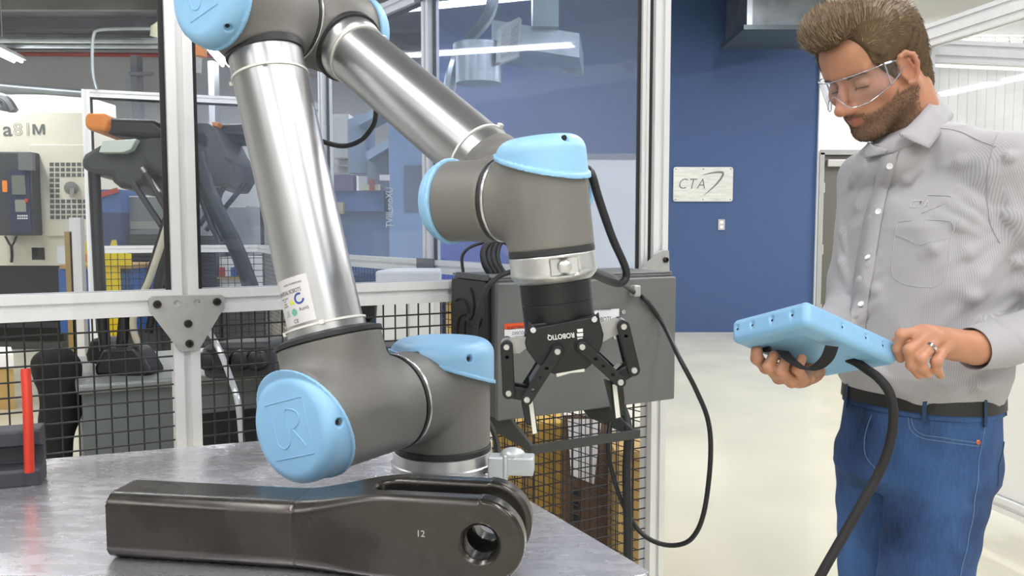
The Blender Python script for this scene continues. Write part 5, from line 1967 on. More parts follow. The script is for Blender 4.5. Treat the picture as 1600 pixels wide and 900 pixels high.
b.build('arm', mat('arm_pale_blue', '9fb6d6', 0.5), bm, smooth=None)
slab('spindle', 574, 240, 606, 300, mat('spindle_grey', '8796aa', 0.5), bm, yq + 0.2, 0.3)
slab('table', 520, 298, 600, 330, mat('table_blue', '4a6ca8', 0.5, var=0.06, vscale=3), bm, yq + 0.1, 0.6)
slab('apron', 520, 330, 628, 440, mat('apron_blue', '5474a8', 0.5, var=0.1, vscale=3), bm, yq + 0.2, 0.6)
tag(slab('vice', 522, 273, 552, 298, mat('vice_violet', '6d5b90', 0.5), None, yq + 0.05, 0.15), 'violet machine vice on the table of the blue machine', 'vice')
tag(slab('tray', 563, 288, 594, 297, M_cream, None, yq, 0.1), 'small cream tray on the table of the blue machine', 'tray')
tag(slab('bottle', 577, 280, 584, 297, mat('rust_red', 'a2503f', 0.5), None, yq - 0.05, 0.05), 'rust red bottle standing in the cream tray on the blue machine', 'bottle')
slab('paper', 593, 273, 609, 282, M_paper, bm, yq - 0.01, 0.006)
tag(slab('small_box', 520, 316, 536, 334, mat('pale_tan', 'c9b394', 0.6), None, yq, 0.08), 'small tan box on the apron of the blue machine', 'box')
slab('tag', 520, 346, 534, 356, M_paper, bm, yq + 0.18, 0.006)
slab('base', 515, 430, 700, 590, M_navy, bm, yq + 0.1, 0.7)
c_ = PY(609, 324, yq)
Mv = xyz((c_.x, yq - 0.006, c_.z), (0, 0, 1), (-1, 0, 0))
lettering('lettering', 'TVIILsnoXU', Mv, 0.088, M_wh, bm, sx=0.78)
t = thing('white_wall_unit', 'white wall unit with small shelves behind the blue machine', 'cabinet', PY(500, 480, 8.6).xy.to_3d())
slab('body', 470, 178, 545, 470, M_white, t, 8.6, 0.5)
for y in (246, 258, 270):
    slab('shelf', 522, y, 545, y + 1.6, M_steelplate, t, 8.4, 0.2)
b = MB()
q = PY(500, 470, 8.6)
b.box((q.x, 8.85, q.z / 2), (0.45, 0.4, q.z))
b.build('plinth', M_grey, t, smooth=None)
t = thing('blue_crate', 'deep blue crate beyond the cell left of the control box', 'box', PY(720, 470, 6.6).xy.to_3d())
slab('body', 690, 372, 790, 470, mat('crate_blue', '3f57b4', 0.5, var=0.15, vscale=5), t, 6.6, 0.6)
q = PY(740, 470, 6.6)
b = MB()
b.box((q.x, 6.9, q.z / 2), (0.45, 0.5, q.z))
b.build('pallet', M_card, t, smooth=None)

# small lamp and beacon seen beside the front post
t = thing('signal_beacon', 'orange beacon lamp hanging just right of the front post below the elbow cap', 'lamp', P(308, 66, 5.0))
b = MB()
q = P(308, 78, 5.0)
b.lathe([(0.045, -0.045), (0.055, -0.04), (0.055, 0.03), (0.04, 0.045), (0, 0.045)], q, (0, 0, 1), 18)
b.build('lens', M_orange, t)
b = MB()
b.cyl(q + V(0, 0, 0.045), V(q.x, q.y, ZC), 0.012, n=8)
b.build('stem', M_galv, t)
b = MB()
b.cyl(q + V(0, 0, -0.045), q + V(0, 0, -0.14), 0.03, 0.022, n=12)
b.build('base', M_steelplate, t)
t = thing('ceiling_sensor', 'small pale lamp head on the conduit left of the front post', 'lamp', PY(249, 45, 6.3))
b = MB()
q = PY(249, 45, 6.3)
b.lathe([(0.05, -0.07), (0.06, 0.0), (0.03, 0.04), (0.02, 0.08), (0, 0.08)], q, (0.3, 0, 1), 14)
b.build('head', mat('pale_lamp_head', 'cfcdb2', 0.4), t)
b = MB()
b.cyl(q + V(0.02, 0, 0.07), V(q.x + 0.02, q.y, ZC), 0.008, n=8)
b.build('stem', M_galv, t)
# ------------------------------------------------------------------ teach tablet held by the man
M_tab = mat('tablet_blue', '86b6dc', 0.42, var=0.02, vscale=10)
M_tabback = mat('tablet_back_blue', '9fc4de', 0.5, var=0.05, vscale=14)
pA, pB, pC = P(1141, 536, 1.335), P(1262, 507, 1.22), P(1399, 571, 1.34)
tu = (pA - pB).normalized()                     # short side
tv = (pC - pB)
tw_ = tv.length
tv = (tv - tu * tv.dot(tu)).normalized()
th_ = (pA - pB).length
tn = tu.cross(tv)
if tn.z < 0: tn = -tn                           # screen side
TC = pB + tu * th_ / 2 + tv * tw_ / 2
TT = 0.040
tp = thing('teach_tablet', 'light blue edged robot control tablet held in both hands of the man', 'tablet', TC)
Mtp = xyz(TC, tv, tu)
sgn = 1 if Mtp.to_3x3().col[2].dot(tn) > 0 else -1
def TP(x, y, z):                                 # x along the long side, y along the short side, z out of the back = 0 .. screen = TT
    return TC + tv * x + tu * y + tn * z
s = Sol(0.004)
Rt = Matrix((tv, tu, tn)).transposed()
s.box(TP(0, 0, TT / 2), (tw_ / 2, th_ / 2, TT / 2), Rt, 0.011)
pk = []
for x in (-.03, .03, .075):
    pk.append((TP(x, -th_ / 2, TT * 0.62), -tu))
for y in (-.045, -.008, .03, .06):
    pk.append((TP(-tw_ / 2, y, TT * 0.62), -tv))
for p, n in pk:
    s.cut(f_cone(p + n * 0.002, p - tn * 0.012 + n * 0.003, 0.0048, 0.003), 0.002)
# shallow dished panel on the back
s.cut(f_box(TP(0.01, 0.01, -0.001), (tw_ / 2 - 0.03, th_ / 2 - 0.03, 0.004), Rt, 0.002), 0.006)
solid('bumper_case', s, 0.0022, M_tab, tp, smooth=60)
b = MB()
b.box(TP(0, 0, TT), (tw_ - 0.03, th_ - 0.03, 0.003), Rt)
b.build('screen', mat('dark_screen', '20262d', 0.15), tp, smooth=None)
for p, n in pk:
    b = MB()
    b.cyl(p - tn * 0.004 - n * 0.0032, p - tn * 0.004 - n * 0.0015, 0.0026, n=8)
    b.build('screw', M_bolt, tp)
b = MB()
b.box(TP(-tw_ / 2 + 0.055, 0.045, -0.001), (0.008, 0.013, 0.008), Rt)
b.build('strap_slot', M_jet, tp, smooth=None, bevel=0.002)
# grip strap looping below the back
M_strap = mat('black_strap', '17171a', 0.8, bump=0.3, bscale=300)
def ribbon(name, pts, wdir, wd, m, parent, th=0.0018, n=8):
    pts = catmull(pts, n)
    wdir = Vector(wdir).normalized()
    b = MB()
    vs = []
    k = len(pts)
    for i, p in enumerate(pts):
        t = (pts[min(i + 1, k - 1)] - pts[max(i - 1, 0)]).normalized()
        nn = t.cross(wdir).normalized() * th / 2
        vs += [p - wdir * wd / 2 - nn, p + wdir * wd / 2 - nn, p + wdir * wd / 2 + nn, p - wdir * wd / 2 + nn]
    fs = []
    for i in range(k - 1):
        for j in range(4):
            a_, c_ = i * 4 + j, i * 4 + (j + 1) % 4
            fs.append((a_, c_, c_ + 4, a_ + 4))
    fs += [(3, 2, 1, 0), tuple(len(vs) - 4 + q for q in range(4))]
    b.add(vs, fs)
    return b.build(name, m, parent, smooth=60)
ribbon('grip_strap', [P(1222, 548, 1.305), P(1236, 563, 1.288), P(1258, 577, 1.285), P(1276, 574, 1.285), P(1292, 560, 1.275), P(1300, 541, 1.268)], tv * 0.75 - tu * 0.5, 0.020, M_strap, tp)
cable('pendant_cable', 'thick black cable hanging from the tablet down past the jeans', [P(1325, 560, 1.36), P(1338, 566, 1.345), P(1354, 577, 1.33), P(1374, 592, 1.31), P(1391, 617, 1.30), P(1396, 655, 1.30), P(1388, 702, 1.30), P(1370, 745, 1.30), P(1345, 790, 1.29), P(1316, 840, 1.28), P(1284, 896, 1.26), P(1250, 960, 1.25), P(1215, 1060, 1.26), P(1190, 1180, 1.27)], 0.0074, mat('rough_cable', '1b191b', 0.75, bump=0.2, bscale=400), 12)

# ------------------------------------------------------------------ the man
YAW = math.radians(55)
ft = V(-math.sin(YAW), -math.cos(YAW), 0)
lt = V(-ft.y, ft.x, 0)
PC = V(0.786, 1.575, 0)
def BP(l, f, z):
    return PC + lt * l + ft * f + V(0, 0, z)
RS, RE, RWr = P(1362, 284, 1.69), P(1331, 470, 1.65), P(1262, 574, 1.43)
LS, LE, LWr = P(1580, 268, 1.45), P(1668, 512, 1.45), P(1524, 545, 1.35)
# head frame
HY, HP = math.radians(67), math.radians(28)
f0 = V(-math.sin(HY), -math.cos(HY), 0)
hl = V(-f0.y, f0.x, 0)
hf = f0 * math.cos(HP) - V(0, 0, math.sin(HP))
hu = f0 * math.sin(HP) + V(0, 0, math.cos(HP))
HC = P(1365, 97, 1.56)
HM = Matrix((hl, hf, hu)).transposed()
HA, HCA = np.array(HM), A3(HC)
HS = 1.0
def H(x, y, z):
    return HC + HM @ V(x * HS, y * HS, z * HS)
def hloc(Q):
    return (Q - HCA) @ HA / HS
bd = Sol(0.012)
def hell(x, y, z, rx, ry, rz, k=0.012, R=None):
    M = HM if R is None else HM @ R
    bd.ell(H(x, y, z), (rx, ry, rz), M, k)
def hcone(a, b_, ra, rb_=None, k=0.008):
    bd.cone(H(*a), H(*b_), ra, rb_, k)
hell(0, -0.008, 0.030, 0.074, 0.090, 0.078)
hell(0, 0.040, 0.030, 0.062, 0.050, 0.052, 0.03)
hell(0, 0.030, -0.045, 0.060, 0.058, 0.055, 0.03)
for s_ in (-1, 1):
    hell(s_ * 0.046, 0.050, -0.034, 0.024, 0.026, 0.020, 0.022)
    hcone((s_ * 0.058, -0.004, -0.058), (s_ * 0.020, 0.060, -0.106), 0.019, 0.017, 0.025)
    hcone((s_ * 0.010, 0.083, 0.010), (s_ * 0.044, 0.070, 0.010), 0.0085, 0.0075, 0.014)
hell(0, 0.066, -0.068, 0.034, 0.024, 0.030, 0.02)
hell(0, 0.072, -0.109, 0.021, 0.018, 0.016, 0.02)
# nose
hcone((0, 0.085, -0.006), (0, 0.1115, -0.047), 0.0075, 0.0105, 0.012)
hell(0, 0.1125, -0.0485, 0.0105, 0.0105, 0.009, 0.006)
for s_ in (-1, 1):
    hell(s_ * 0.0115, 0.0995, -0.0525, 0.0075, 0.0105, 0.0075, 0.008)
# lips
for s_ in (-1, 1):
    hcone((s_ * 0.021, 0.0815, -0.0785), (0, 0.0925, -0.0745), 0.0022, 0.0040, 0.005)
    hcone((s_ * 0.019, 0.0805, -0.0805), (0, 0.0905, -0.0835), 0.0024, 0.0048, 0.005)
bd.cut(f_cone(H(-0.020, 0.0885, -0.0792), H(0, 0.1005, -0.0788), 0.0013), 0.002)
bd.cut(f_cone(H(0.020, 0.0885, -0.0792), H(0, 0.1005, -0.0788), 0.0013), 0.002)
for s_ in (-1, 1):
    bd.cut(f_ell(H(s_ * 0.0065, 0.1055, -0.0595), (0.0032, 0.0055, 0.003), HM), 0.002)
    # eye sockets with lowered lids
    bd.cut(f_ell(H(s_ * 0.031, 0.090, -0.013), (0.020, 0.0165, 0.0125), HM), 0.014)
# ears
for s_ in (-1, 1):
    Re = Matrix.Rotation(math.radians(-14), 3, 'X') @ Matrix.Rotation(math.radians(16 * s_), 3, 'Z')
    eo = V(s_ * 0.0765, 0.017, -0.022)
    def ep(y, z, x=0.0):
        return tuple(eo + Re @ V(s_ * x, y, z))
    bd.ell(H(*ep(-0.004, 0.0, 0.002)), (0.005, 0.016, 0.029), HM @ Re, 0.006)
    loop = [(0.006, 0.022, 0.004), (0.000, 0.029, 0.008), (-0.010, 0.030, 0.010), (-0.020, 0.018, 0.011), (-0.020, 0.0, 0.010), (-0.013, -0.016, 0.008), (-0.003, -0.028, 0.006), (0.006, -0.024, 0.004)]
    for a_, c_ in zip(loop[:-1], loop[1:]):
        hcone(ep(a_[0], a_[1], a_[2]), ep(c_[0], c_[1], c_[2]), 0.0042, 0.0042, 0.003)
    hcone(ep(-0.010, 0.016, 0.008), ep(-0.011, -0.006, 0.007), 0.0030, 0.003, 0.003)
    bd.cut(f_ell(H(*ep(-0.001, -0.002, 0.011)), (0.008, 0.0095, 0.015), HM @ Re), 0.004)
# lids after the sockets: added back as plain prims beyond the cut
lids = []
for s_ in (-1, 1):
    lids.append(f_ell(H(s_ * 0.031, 0.0715, -0.0135), (0.0150, 0.0128, 0.0125), HM))
def body_post(Q, d):
    for f, c, R in lids:
        e = f(Q)
        h_ = np.maximum(0.004 - np.abs(d - e), 0) / 0.004
        d = np.minimum(d, e) - h_ * h_ * 0.001
    return d
bd.post = body_post
# neck and trunk (hidden inside the clothes), arms, legs
NB = P(1432, 232, 1.59)
bd.cone(H(0, -0.030, -0.035), NB, 0.056, 0.060, 0.02)
bd.cone(H(0, -0.040, -0.02), NB + V(0.006, 0.006, -0.01), 0.048, 0.054, 0.02)
bd.cone(NB, BP(0, -0.01, 1.30), 0.045, 0.08, 0.03)
bd.cone(BP(0, 0, 1.30), BP(0, 0, 0.95), 0.085, 0.085, 0.03)
bd.cone(RS, LS, 0.045, 0.045, 0.04)
for a_, c_, r0, r1 in ((RS, RE, 0.043, 0.036), (RE, RWr, 0.036, 0.024), (LS, LE, 0.043, 0.036), (LE, LWr, 0.037, 0.025)):
    bd.cone(a_, c_, r0, r1, 0.02)
LH, LK_, LA = V(0.800, 1.505, 0.90), V(0.735, 1.490, 0.48), V(0.735, 1.53, 0.09)
RH, RK_, RA = V(0.752, 1.640, 0.90), V(0.750, 1.650, 0.48), V(0.745, 1.70, 0.09)
for h_, k_, a_ in ((LH, LK_, LA), (RH, RK_, RA)):
    bd.cone(h_, k_, 0.072, 0.05, 0.03)
    bd.cone(k_, a_, 0.046, 0.034, 0.02)
    bd.cone(a_ + V(0, 0, -0.045), a_ + V(-0.11, -0.07, -0.055), 0.03, 0.024, 0.02)
# hands
def finger(pts, r0, r1, k=0.0035):
    n = len(pts)
    for i in range(n - 1):
        a_, c_ = i / (n - 1), (i + 1) / (n - 1)
        ra, rc = r0 + (r1 - r0) * a_, r0 + (r1 - r0) * c_
        bd.cone(pts[i], pts[i + 1], ra, rc, k if i else 0.006)
        if 0 < i: bd.ell(pts[i], (ra * 1.07,) * 3, None, 0.003)
dl = 1.325
Lmcp = [P(1442, 518, dl - .005), P(1454, 520, dl - .012), P(1467, 526, dl - .014), P(1479, 537, dl - .008)]
for m_, r_ in zip(Lmcp, (0.0125, 0.0125, 0.012, 0.0115)):
    bd.cone(LWr + V(0, 0, 0.004), m_ + V(0, 0.003, -0.002), 0.020, r_, 0.010)
bd.cone(LWr, P(1470, 545, dl + .012), 0.022, 0.016, 0.012)
finger([Lmcp[0], P(1409, 523, dl - .004), P(1403, 545, dl + .004), P(1407, 560, dl + .010)], 0.0098, 0.0072)
finger([Lmcp[1], P(1421, 547, dl - .020), P(1424, 570, dl - .016), P(1436, 586, dl - .008)], 0.0098, 0.0068)
finger([Lmcp[2], P(1439, 560, dl - .026), P(1441, 575, dl - .020), P(1449, 584, dl - .012)], 0.0095, 0.0068)
finger([Lmcp[3], P(1463, 565, dl - .024), P(1463, 577, dl - .018), P(1469, 586, dl - .012)], 0.0088, 0.0062)
finger([P(1490, 552, dl + .025), P(1455, 545, dl + .045), P(1425, 537, dl + .05), P(1402, 533, dl + .045)], 0.0125, 0.0085)
# right hand: fingers come round below the tablet and press up against its back
dr = 1.335
Rm = [P(1222, 584, dr + .06), P(1236, 592, dr + .05), P(1249, 594, dr + .04), P(1261, 590, dr + .035)]
for m_ in Rm:
    bd.cone(RWr, m_, 0.023, 0.0125, 0.012)
finger([Rm[0], P(1197, 574, dr + .025), P(1183, 560, dr + .006), P(1182, 548, dr + .004)], 0.0105, 0.0088)
finger([Rm[1], P(1217, 590, dr + .012), P(1201, 574, dr - .012), P(1209, 556, dr - .010)], 0.0105, 0.0085)
finger([Rm[2], P(1237, 596, dr + .002), P(1221, 581, dr - .022), P(1227, 564, dr - .02)], 0.0102, 0.0082)
finger([Rm[3], P(1256, 592, dr + .0), P(1246, 577, dr - .026), P(1253, 560, dr - .03)], 0.0092, 0.0072)
finger([P(1275, 560, dr + .09), P(1240, 535, dr + .10), P(1205, 520, dr + .09), P(1182, 512, dr + .07)], 0.0125, 0.009)

SKIN, BEARD, LIP, BROW = np.array(lin('b98468')), np.array(lin('6b503b')), np.array(lin('a86656')), np.array(lin('6a4c37'))
PINK = np.array(lin('b87460'))
NAIL = np.array(lin('eab8a4'))
rng = np.random.default_rng(5)
def sst(a_, b_, x):
    t = np.clip((x - a_) / (b_ - a_), 0, 1)
    return t * t * (3 - 2 * t)
def beard_amount(L):
    x, y, z = np.abs(L[:, 0]), L[:, 1], L[:, 2]
    low = sst(-0.052, -0.072, z + 0.10 * np.maximum(0, 0.055 - y) * -0.75 + 0 * x)
    # upper border climbs from the mouth corner to the sideburn
    border = np.interp(y, [-0.02, 0.024, 0.038, 0.05, 0.07, 0.085, 0.1], [-0.01, -0.016, -0.052, -0.064, -0.070, -0.0735, -0.0735])
    m = sst(border + 0.008, border - 0.008, z)
    back = np.where(z > -0.056, sst(0.030, 0.040, y), sst(-0.012, 0.010, y)) + 0 * sst(-0.008, 0.012, y + 0.25 * np.minimum(0, z + 0.06) * -1 * 0.6)
    m = m * back
    neck = sst(-0.150, -0.132, z)
    m = m * neck
    mouth = ((x / 0.020) ** 2 + ((z + 0.0795) / 0.0085) ** 2 < 1) & (y > 0.07)
    m = np.where(mouth, 0, m)
    mous = sst(0.026, 0.018, x) * sst(-0.0735, -0.0705, z) * 0 + (np.abs(z + 0.0685) < 0.0035) * (x < 0.024) * (y > 0.07) * 0.8
    return np.maximum(m, mous)
def body_colour(Q):
    L = hloc(Q)
    n = len(Q)
    C = np.tile(SKIN, (n, 1))
    mott = (np.sin(Q @ np.array([210, 90, 130])) + np.sin(Q @ np.array([-120, 260, 70])))[:, None]
    C = C * (1 + 0.025 * mott)
    head = np.linalg.norm(L, axis=1) < 0.18
    x, y, z = np.abs(L[:, 0]), L[:, 1], L[:, 2]
    rosy = np.exp(-((x - 0.045) ** 2 + (y - 0.06) ** 2 + (z + 0.04) ** 2) / 0.0006) * 0.5 + np.exp(-((x) ** 2 + (y - 0.112) ** 2 + (z + 0.05) ** 2) / 0.0003) * 0.5 + np.exp(-((x - 0.085) ** 2 + (y + 0.016) ** 2 + (z + 0.02) ** 2) / 0.0012) * 0.9
    rosy = (rosy * head)[:, None].clip(0, 1)
    C = C * (1 - rosy) + PINK * rosy
    bm_ = (beard_amount(L) * head)[:, None] * 0.72
    C = C * (1 - bm_) + BEARD * bm_
    lipm = ((x / 0.0195) ** 2 + ((z + 0.0795) / 0.0095) ** 2 < 1) & (y > 0.078) & head
    C = np.where(lipm[:, None], LIP, C)
    lash = (np.abs(x - 0.031) < 0.014) & (np.abs(z + 0.0205 + 12 * (x - 0.031) ** 2 * 1.0) < 0.0016) & (y > 0.066) & head
    C = np.where(lash[:, None], BROW * 0.5, C)
    return C
M_skin = mat('skin', 'b98468', 0.48, sss=0.12, bump=0.05, bscale=900)
def use_tone(m):
    N, L_ = m.node_tree.nodes, m.node_tree.links
    a_ = N.new('ShaderNodeVertexColor')
    a_.layer_name = 'tone'
    L_.new(a_.outputs['Color'], N['Principled BSDF'].inputs['Base Color'])
use_tone(M_skin)
man = solid('person', bd, 0.0027, M_skin, None, smooth=180, relax=2, colour=body_colour, N=20, lo=A3((0.2, 1.1, 0.0)) if False else None)
tag(man, 'bearded man in grey striped shirt and blue jeans looking down at the tablet', 'person')

# ------------------------------------------------------------------ shirt
def loft_prim(rows):
    """vertical loft: rows of (z, half width, half depth, forward shift, sideways shift), superelliptic"""
    rows = sorted(rows)
    Z = np.array([r[0] for r in rows])
    T = np.array([r[1:] for r in rows])
    pc, la, fa = A3(PC), A3(lt), A3(ft)
    def f(Q):
        p = Q - pc
        z = Q[:, 2]
        a_, b_, of, ol = [np.interp(z, Z, T[:, i]) for i in range(4)]
        u = (p @ la - ol) / a_
        v_ = (p @ fa - of) / b_
        k0 = (np.abs(u) ** 2.3 + np.abs(v_) ** 2.3) ** (1 / 2.3)
        d = (k0 - 1) * np.minimum(a_, b_) * 0.95
        return np.maximum(d, np.maximum(Z[0] - z, z - Z[-1]))
    zc = (Z[0] + Z[-1]) / 2
    return f, A3(BP(0, 0, zc)), 0.30 + (Z[-1] - Z[0]) / 2
ROWS = [(1.018, 0.1394, 0.1082, 0.01, 0), (1.036, 0.1487, 0.1200, 0.012, 0), (1.06, 0.1589, 0.1284, 0.015, 0), (1.1, 0.1605, 0.1284, 0.013, 0), (1.18, 0.1572, 0.1234, 0.008, 0), (1.26, 0.1600, 0.1221, 0, 0), (1.33, 0.1632, 0.1176, -0.008, 0), (1.38, 0.1602, 0.1068, -0.018, 0), (1.42, 0.1485, 0.0900, -0.028, 0), (1.455, 0.1215, 0.0720, -0.03, 0), (1.48, 0.0810, 0.0558, -0.025, 0), (1.5, 0.0540, 0.0450, -0.02, 0)]
def shirt_base():
    s = Sol(0.03)
    s.prims.append((*loft_prim(ROWS), 0.03))
    s.cone(NB + V(0.0, 0, -0.01), RS + V(0, 0, 0.012), 0.062, 0.050, 0.04)
    s.cone(NB + V(0.0, 0, -0.01), LS + V(0, 0, 0.012), 0.062, 0.054, 0.04)
    for a_, c_, r0, r1 in ((RS, RE, 0.054, 0.043), (LS, LE, 0.060, 0.052)):
        s.cone(a_, c_, r0, r1, 0.03)
    s.cone(LE, LE.lerp(LWr, 0.72), 0.052, 0.038, 0.02)
    s.cone(RE, RE.lerp(RWr, 0.50), 0.043, 0.036, 0.02)
    s.cone(NB + V(0, 0, -0.02), P(1402, 250, 1.545), 0.060, 0.045, 0.03)
    s.cone(NB + V(0, 0, -0.02), P(1372, 262, 1.60), 0.060, 0.045, 0.03)
    # neck opening
    s.cut(f_cone(NB + V(-0.006, -0.006, 0.045), H(0, -0.03, -0.05), 0.052, 0.07), 0.006)
    return s
def folds(Q, d):
    q = Q @ np.array([[0.8, -0.2, 0.5], [0.3, 0.9, -0.4], [-0.6, 0.3, 0.8]])
    ph = 1.6 * np.sin(q[:, 1] * 17 + 0.7) + 1.1 * np.sin(q[:, 2] * 23 + q[:, 0] * 11)
    w1 = (0.5 + 0.5 * np.sin(q[:, 0] * 62 + ph)) ** 3
    ph2 = 1.5 * np.sin(q[:, 0] * 21 + 2.0) + 1.3 * np.sin(q[:, 1] * 15)
    w2 = (0.5 + 0.5 * np.sin(q[:, 2] * 48 + ph2)) ** 3
    amp = 0.5 + 0.5 * np.sin(q[:, 1] * 13 + 2.0 * np.sin(q[:, 0] * 9))
    return d - 0.0065 * w1 * amp - 0.006 * w2 * (1 - amp * 0.7) + 0.0016
from mathutils.bvhtree import BVHTree
s0 = shirt_base()
pre = solid('shirt_draft', s0, 0.012, M_white, None, relax=1)
bv = BVHTree.FromPolygons([v.co.copy() for v in pre.data.vertices], [tuple(p.vertices) for p in pre.data.polygons])
bpy.data.objects.remove(pre)
def hit(px, py, bvh):
    h_ = bvh.ray_cast(CAM, ray(px, py).normalized())
    return h_[0], h_[1]
FOLD = [((1322, 345), (1362, 300), 6), ((1330, 362), (1395, 318), 5), ((1318, 300), (1350, 262), 6), ((1478, 312), (1552, 362), 7), ((1500, 296), (1556, 346), 5), ((1452, 330), (1548, 374), 5),
        ((1556, 372), (1470, 420), 6), ((1560, 386), (1500, 470), 7), ((1572, 420), (1465, 512), 7), ((1585, 470), (1490, 545), 7), ((1590, 520), (1440, 610), 7), ((1585, 570), (1470, 632), 7),
        ((1330, 455), (1372, 425), 6), ((1322, 500), (1375, 470), 6), ((1340, 560), (1400, 600), 6), ((1400, 590), (1455, 640), 6), ((1420, 560), (1480, 600), 5), ((1372, 400), (1345, 430), 5), ((1380, 440), (1360, 465), 4),
        ((1395, 300), (1440, 262), 4), ((1440, 400), (1480, 380), 3), ((1470, 260), (1530, 250), 4),
        ((1575, 300), (1600, 380), 6), ((1560, 330), (1598, 345), 5), ((1566, 250), (1590, 240), 4), ((1310, 330), (1322, 400), 5), ((1306, 380), (1326, 440), 5), ((1580, 420), (1600, 400), 5),
        ((1545, 520), (1590, 505), 5), ((1440, 625), (1530, 655), 6), ((1350, 590), (1395, 625), 6)]
for p, q, r_ in FOLD:
    mid = ((p[0] + q[0]) / 2, (p[1] + q[1]) / 2)
    pts = [hit(*p, bv), hit(*mid, bv), hit(*q, bv)]
    if any(h_[0] is None for h_ in pts): continue
    pts = [h_[0] - h_[1] * (0.0015 if i == 1 else 0.006) for i, h_ in enumerate(pts)]
    s0.cone(pts[0], pts[1], 0.003, r_ * 0.0010 + 0.0026, 0.012)
    s0.cone(pts[1], pts[2], r_ * 0.0010 + 0.0026, 0.003, 0.012)
s0.post = folds
def stripe_mat():
    m = mat('striped_shirting', 'a8a6ab', 0.8, sheen=0.15)
    N, L_ = m.node_tree.nodes, m.node_tree.links
    at = N.new('ShaderNodeVertexColor')
    at.layer_name = 'tone'
    sp = N.new('ShaderNodeSeparateColor')
    L_.new(at.outputs['Color'], sp.inputs[0])
    mu = N.new('ShaderNodeMath')
    mu.operation = 'MULTIPLY'
    mu.inputs[1].default_value = 2 * math.pi / 0.0029
    L_.new(sp.outputs[0], mu.inputs[0])
    sn = N.new('ShaderNodeMath')
    sn.operation = 'SINE'
    L_.new(mu.outputs[0], sn.inputs[0])
    r = N.new('ShaderNodeMapRange')
    r.inputs['From Min'].default_value = -0.6
    r.inputs['From Max'].default_value = 0.6
    L_.new(sn.outputs[0], r.inputs['Value'])
    mx = N.new('ShaderNodeMix')
    mx.data_type = 'RGBA'
    mx.inputs[6].default_value = (*lin('9e9ca1'), 1)
    mx.inputs[7].default_value = (*lin('aeacb1'), 1)
    L_.new(r.outputs[0], mx.inputs[0])
    L_.new(mx.outputs[2], N['Principled BSDF'].inputs['Base Color'])
    return m
def weave(Q):
    """distance round the trunk or the sleeve, in metres: the coordinate the stripes run across"""
    p = Q - A3(PC)
    u = np.arctan2(p @ A3(lt), p @ A3(ft)) * 0.135
    best = np.abs(np.hypot(p @ A3(lt) / 0.155, p @ A3(ft) / 0.12) - 1) * 0.13
    for a_, c_ in ((RS, RE), (RE, RWr), (LS, LE), (LE, LWr)):
        a3, c3 = A3(a_), A3(c_)
        ax = (c3 - a3) / np.linalg.norm(c3 - a3)
        q = Q - a3
        t = np.clip(q @ ax, 0, np.linalg.norm(c3 - a3))
        rad = q - t[:, None] * ax
        R_ = np.array(frame(c_ - a_))
        dist = np.linalg.norm(rad, axis=1)
        dd_ = np.abs(dist - 0.05)
        inside = (dist < 0.068) & (dd_ < best)
        u = np.where(inside, np.arctan2(rad @ R_[:, 1], rad @ R_[:, 0]) * 0.05, u)
        best = np.where(inside, dd_, best)
    return np.column_stack([u, u * 0, u * 0])
M_shirt = stripe_mat()
shirt = solid('shirt', s0, 0.0042, M_shirt, man, smooth=180, relax=2, colour=weave)
def give_weave(o, scale=1.0):
    me = o.data
    c_ = np.empty(len(me.vertices) * 3, np.float32)
    me.vertices.foreach_get('co', c_)
    C = weave(c_.reshape(-1, 3).astype(float)) * scale
    at = me.color_attributes.new('tone', 'FLOAT_COLOR', 'POINT')
    at.data.foreach_set('color', np.column_stack([C, np.ones(len(C))]).astype(np.float32).ravel())
    return o
bvs = BVHTree.FromPolygons([v.co.copy() for v in shirt.data.vertices], [tuple(p.vertices) for p in shirt.data.polygons])
def on_shirt(px, py, out=0.0):
    p, n = hit(px, py, bvs)
    if p is None: return None, None
    return p + n * out, n
def drape_mesh(me, px0, py0, sx, out):
    """lay a flat drawing (x right, y up, in pixels of the photo) on the cloth"""
    for v in me.vertices:
        p, n = on_shirt(px0 + v.co.x * sx, py0 - v.co.y * sx, out)
        if p is not None: v.co = p
def seam(name, pxs, r, m, parent, out=0.0006, n=6):
    pts = [on_shirt(x, y, out)[0] for x, y in pxs]
    pts = [p for p in pts if p is not None]
    if len(pts) < 2: return None
    pts = catmull([V(*p) for p in pts], 4)
    q = []
    for p in pts:
        loc, nrm, i, dd_ = bvs.find_nearest(p)
        q.append(loc + nrm * out)
    b = MB()
    b.tube(q, r, n, 0)
    return b.build(name, m, parent, smooth=180)
M_seam = mat('seam_thread', 'a09ea4', 0.9)
M_lightseam = mat('light_thread', 'c2c0c4', 0.8)
M_button = mat('pearl_button', 'efeff0', 0.25)
# button band
def strip_on(name, left, right, m, parent, out=0.0018, n=6):
    A1 = catmull([V(x, y, 0) for x, y in left], n)
    A2 = catmull([V(x, y, 0) for x, y in right], n)
    k = min(len(A1), len(A2))
    vs = []
    for i in range(k):
        row = []
        for t in (0, 0.5, 1):
            q = A1[i].lerp(A2[i], t)
            p, nn = on_shirt(q.x, q.y, out)
            row.append(p)
        if None in row: continue
        vs += row
    fs = []
    for i in range(len(vs) // 3 - 1):
        for j in range(2):
            fs.append((i * 3 + j, i * 3 + j + 1, i * 3 + j + 4, i * 3 + j + 3))
    b = MB()
    b.add(vs, fs)
    o = b.build(name, m, parent, smooth=180)
    sm = o.modifiers.new('thick', 'SOLIDIFY')
    sm.thickness = 0.0014
    return o
BL = [(1380, 238), (1364, 300), (1350, 350), (1338, 420), (1329, 490), (1322, 560)]
BR = [(1404, 236), (1390, 290), (1381, 330), (1366, 420), (1355, 490), (1348, 575)]
give_weave(strip_on('button_band', BL, BR, M_shirt, shirt))
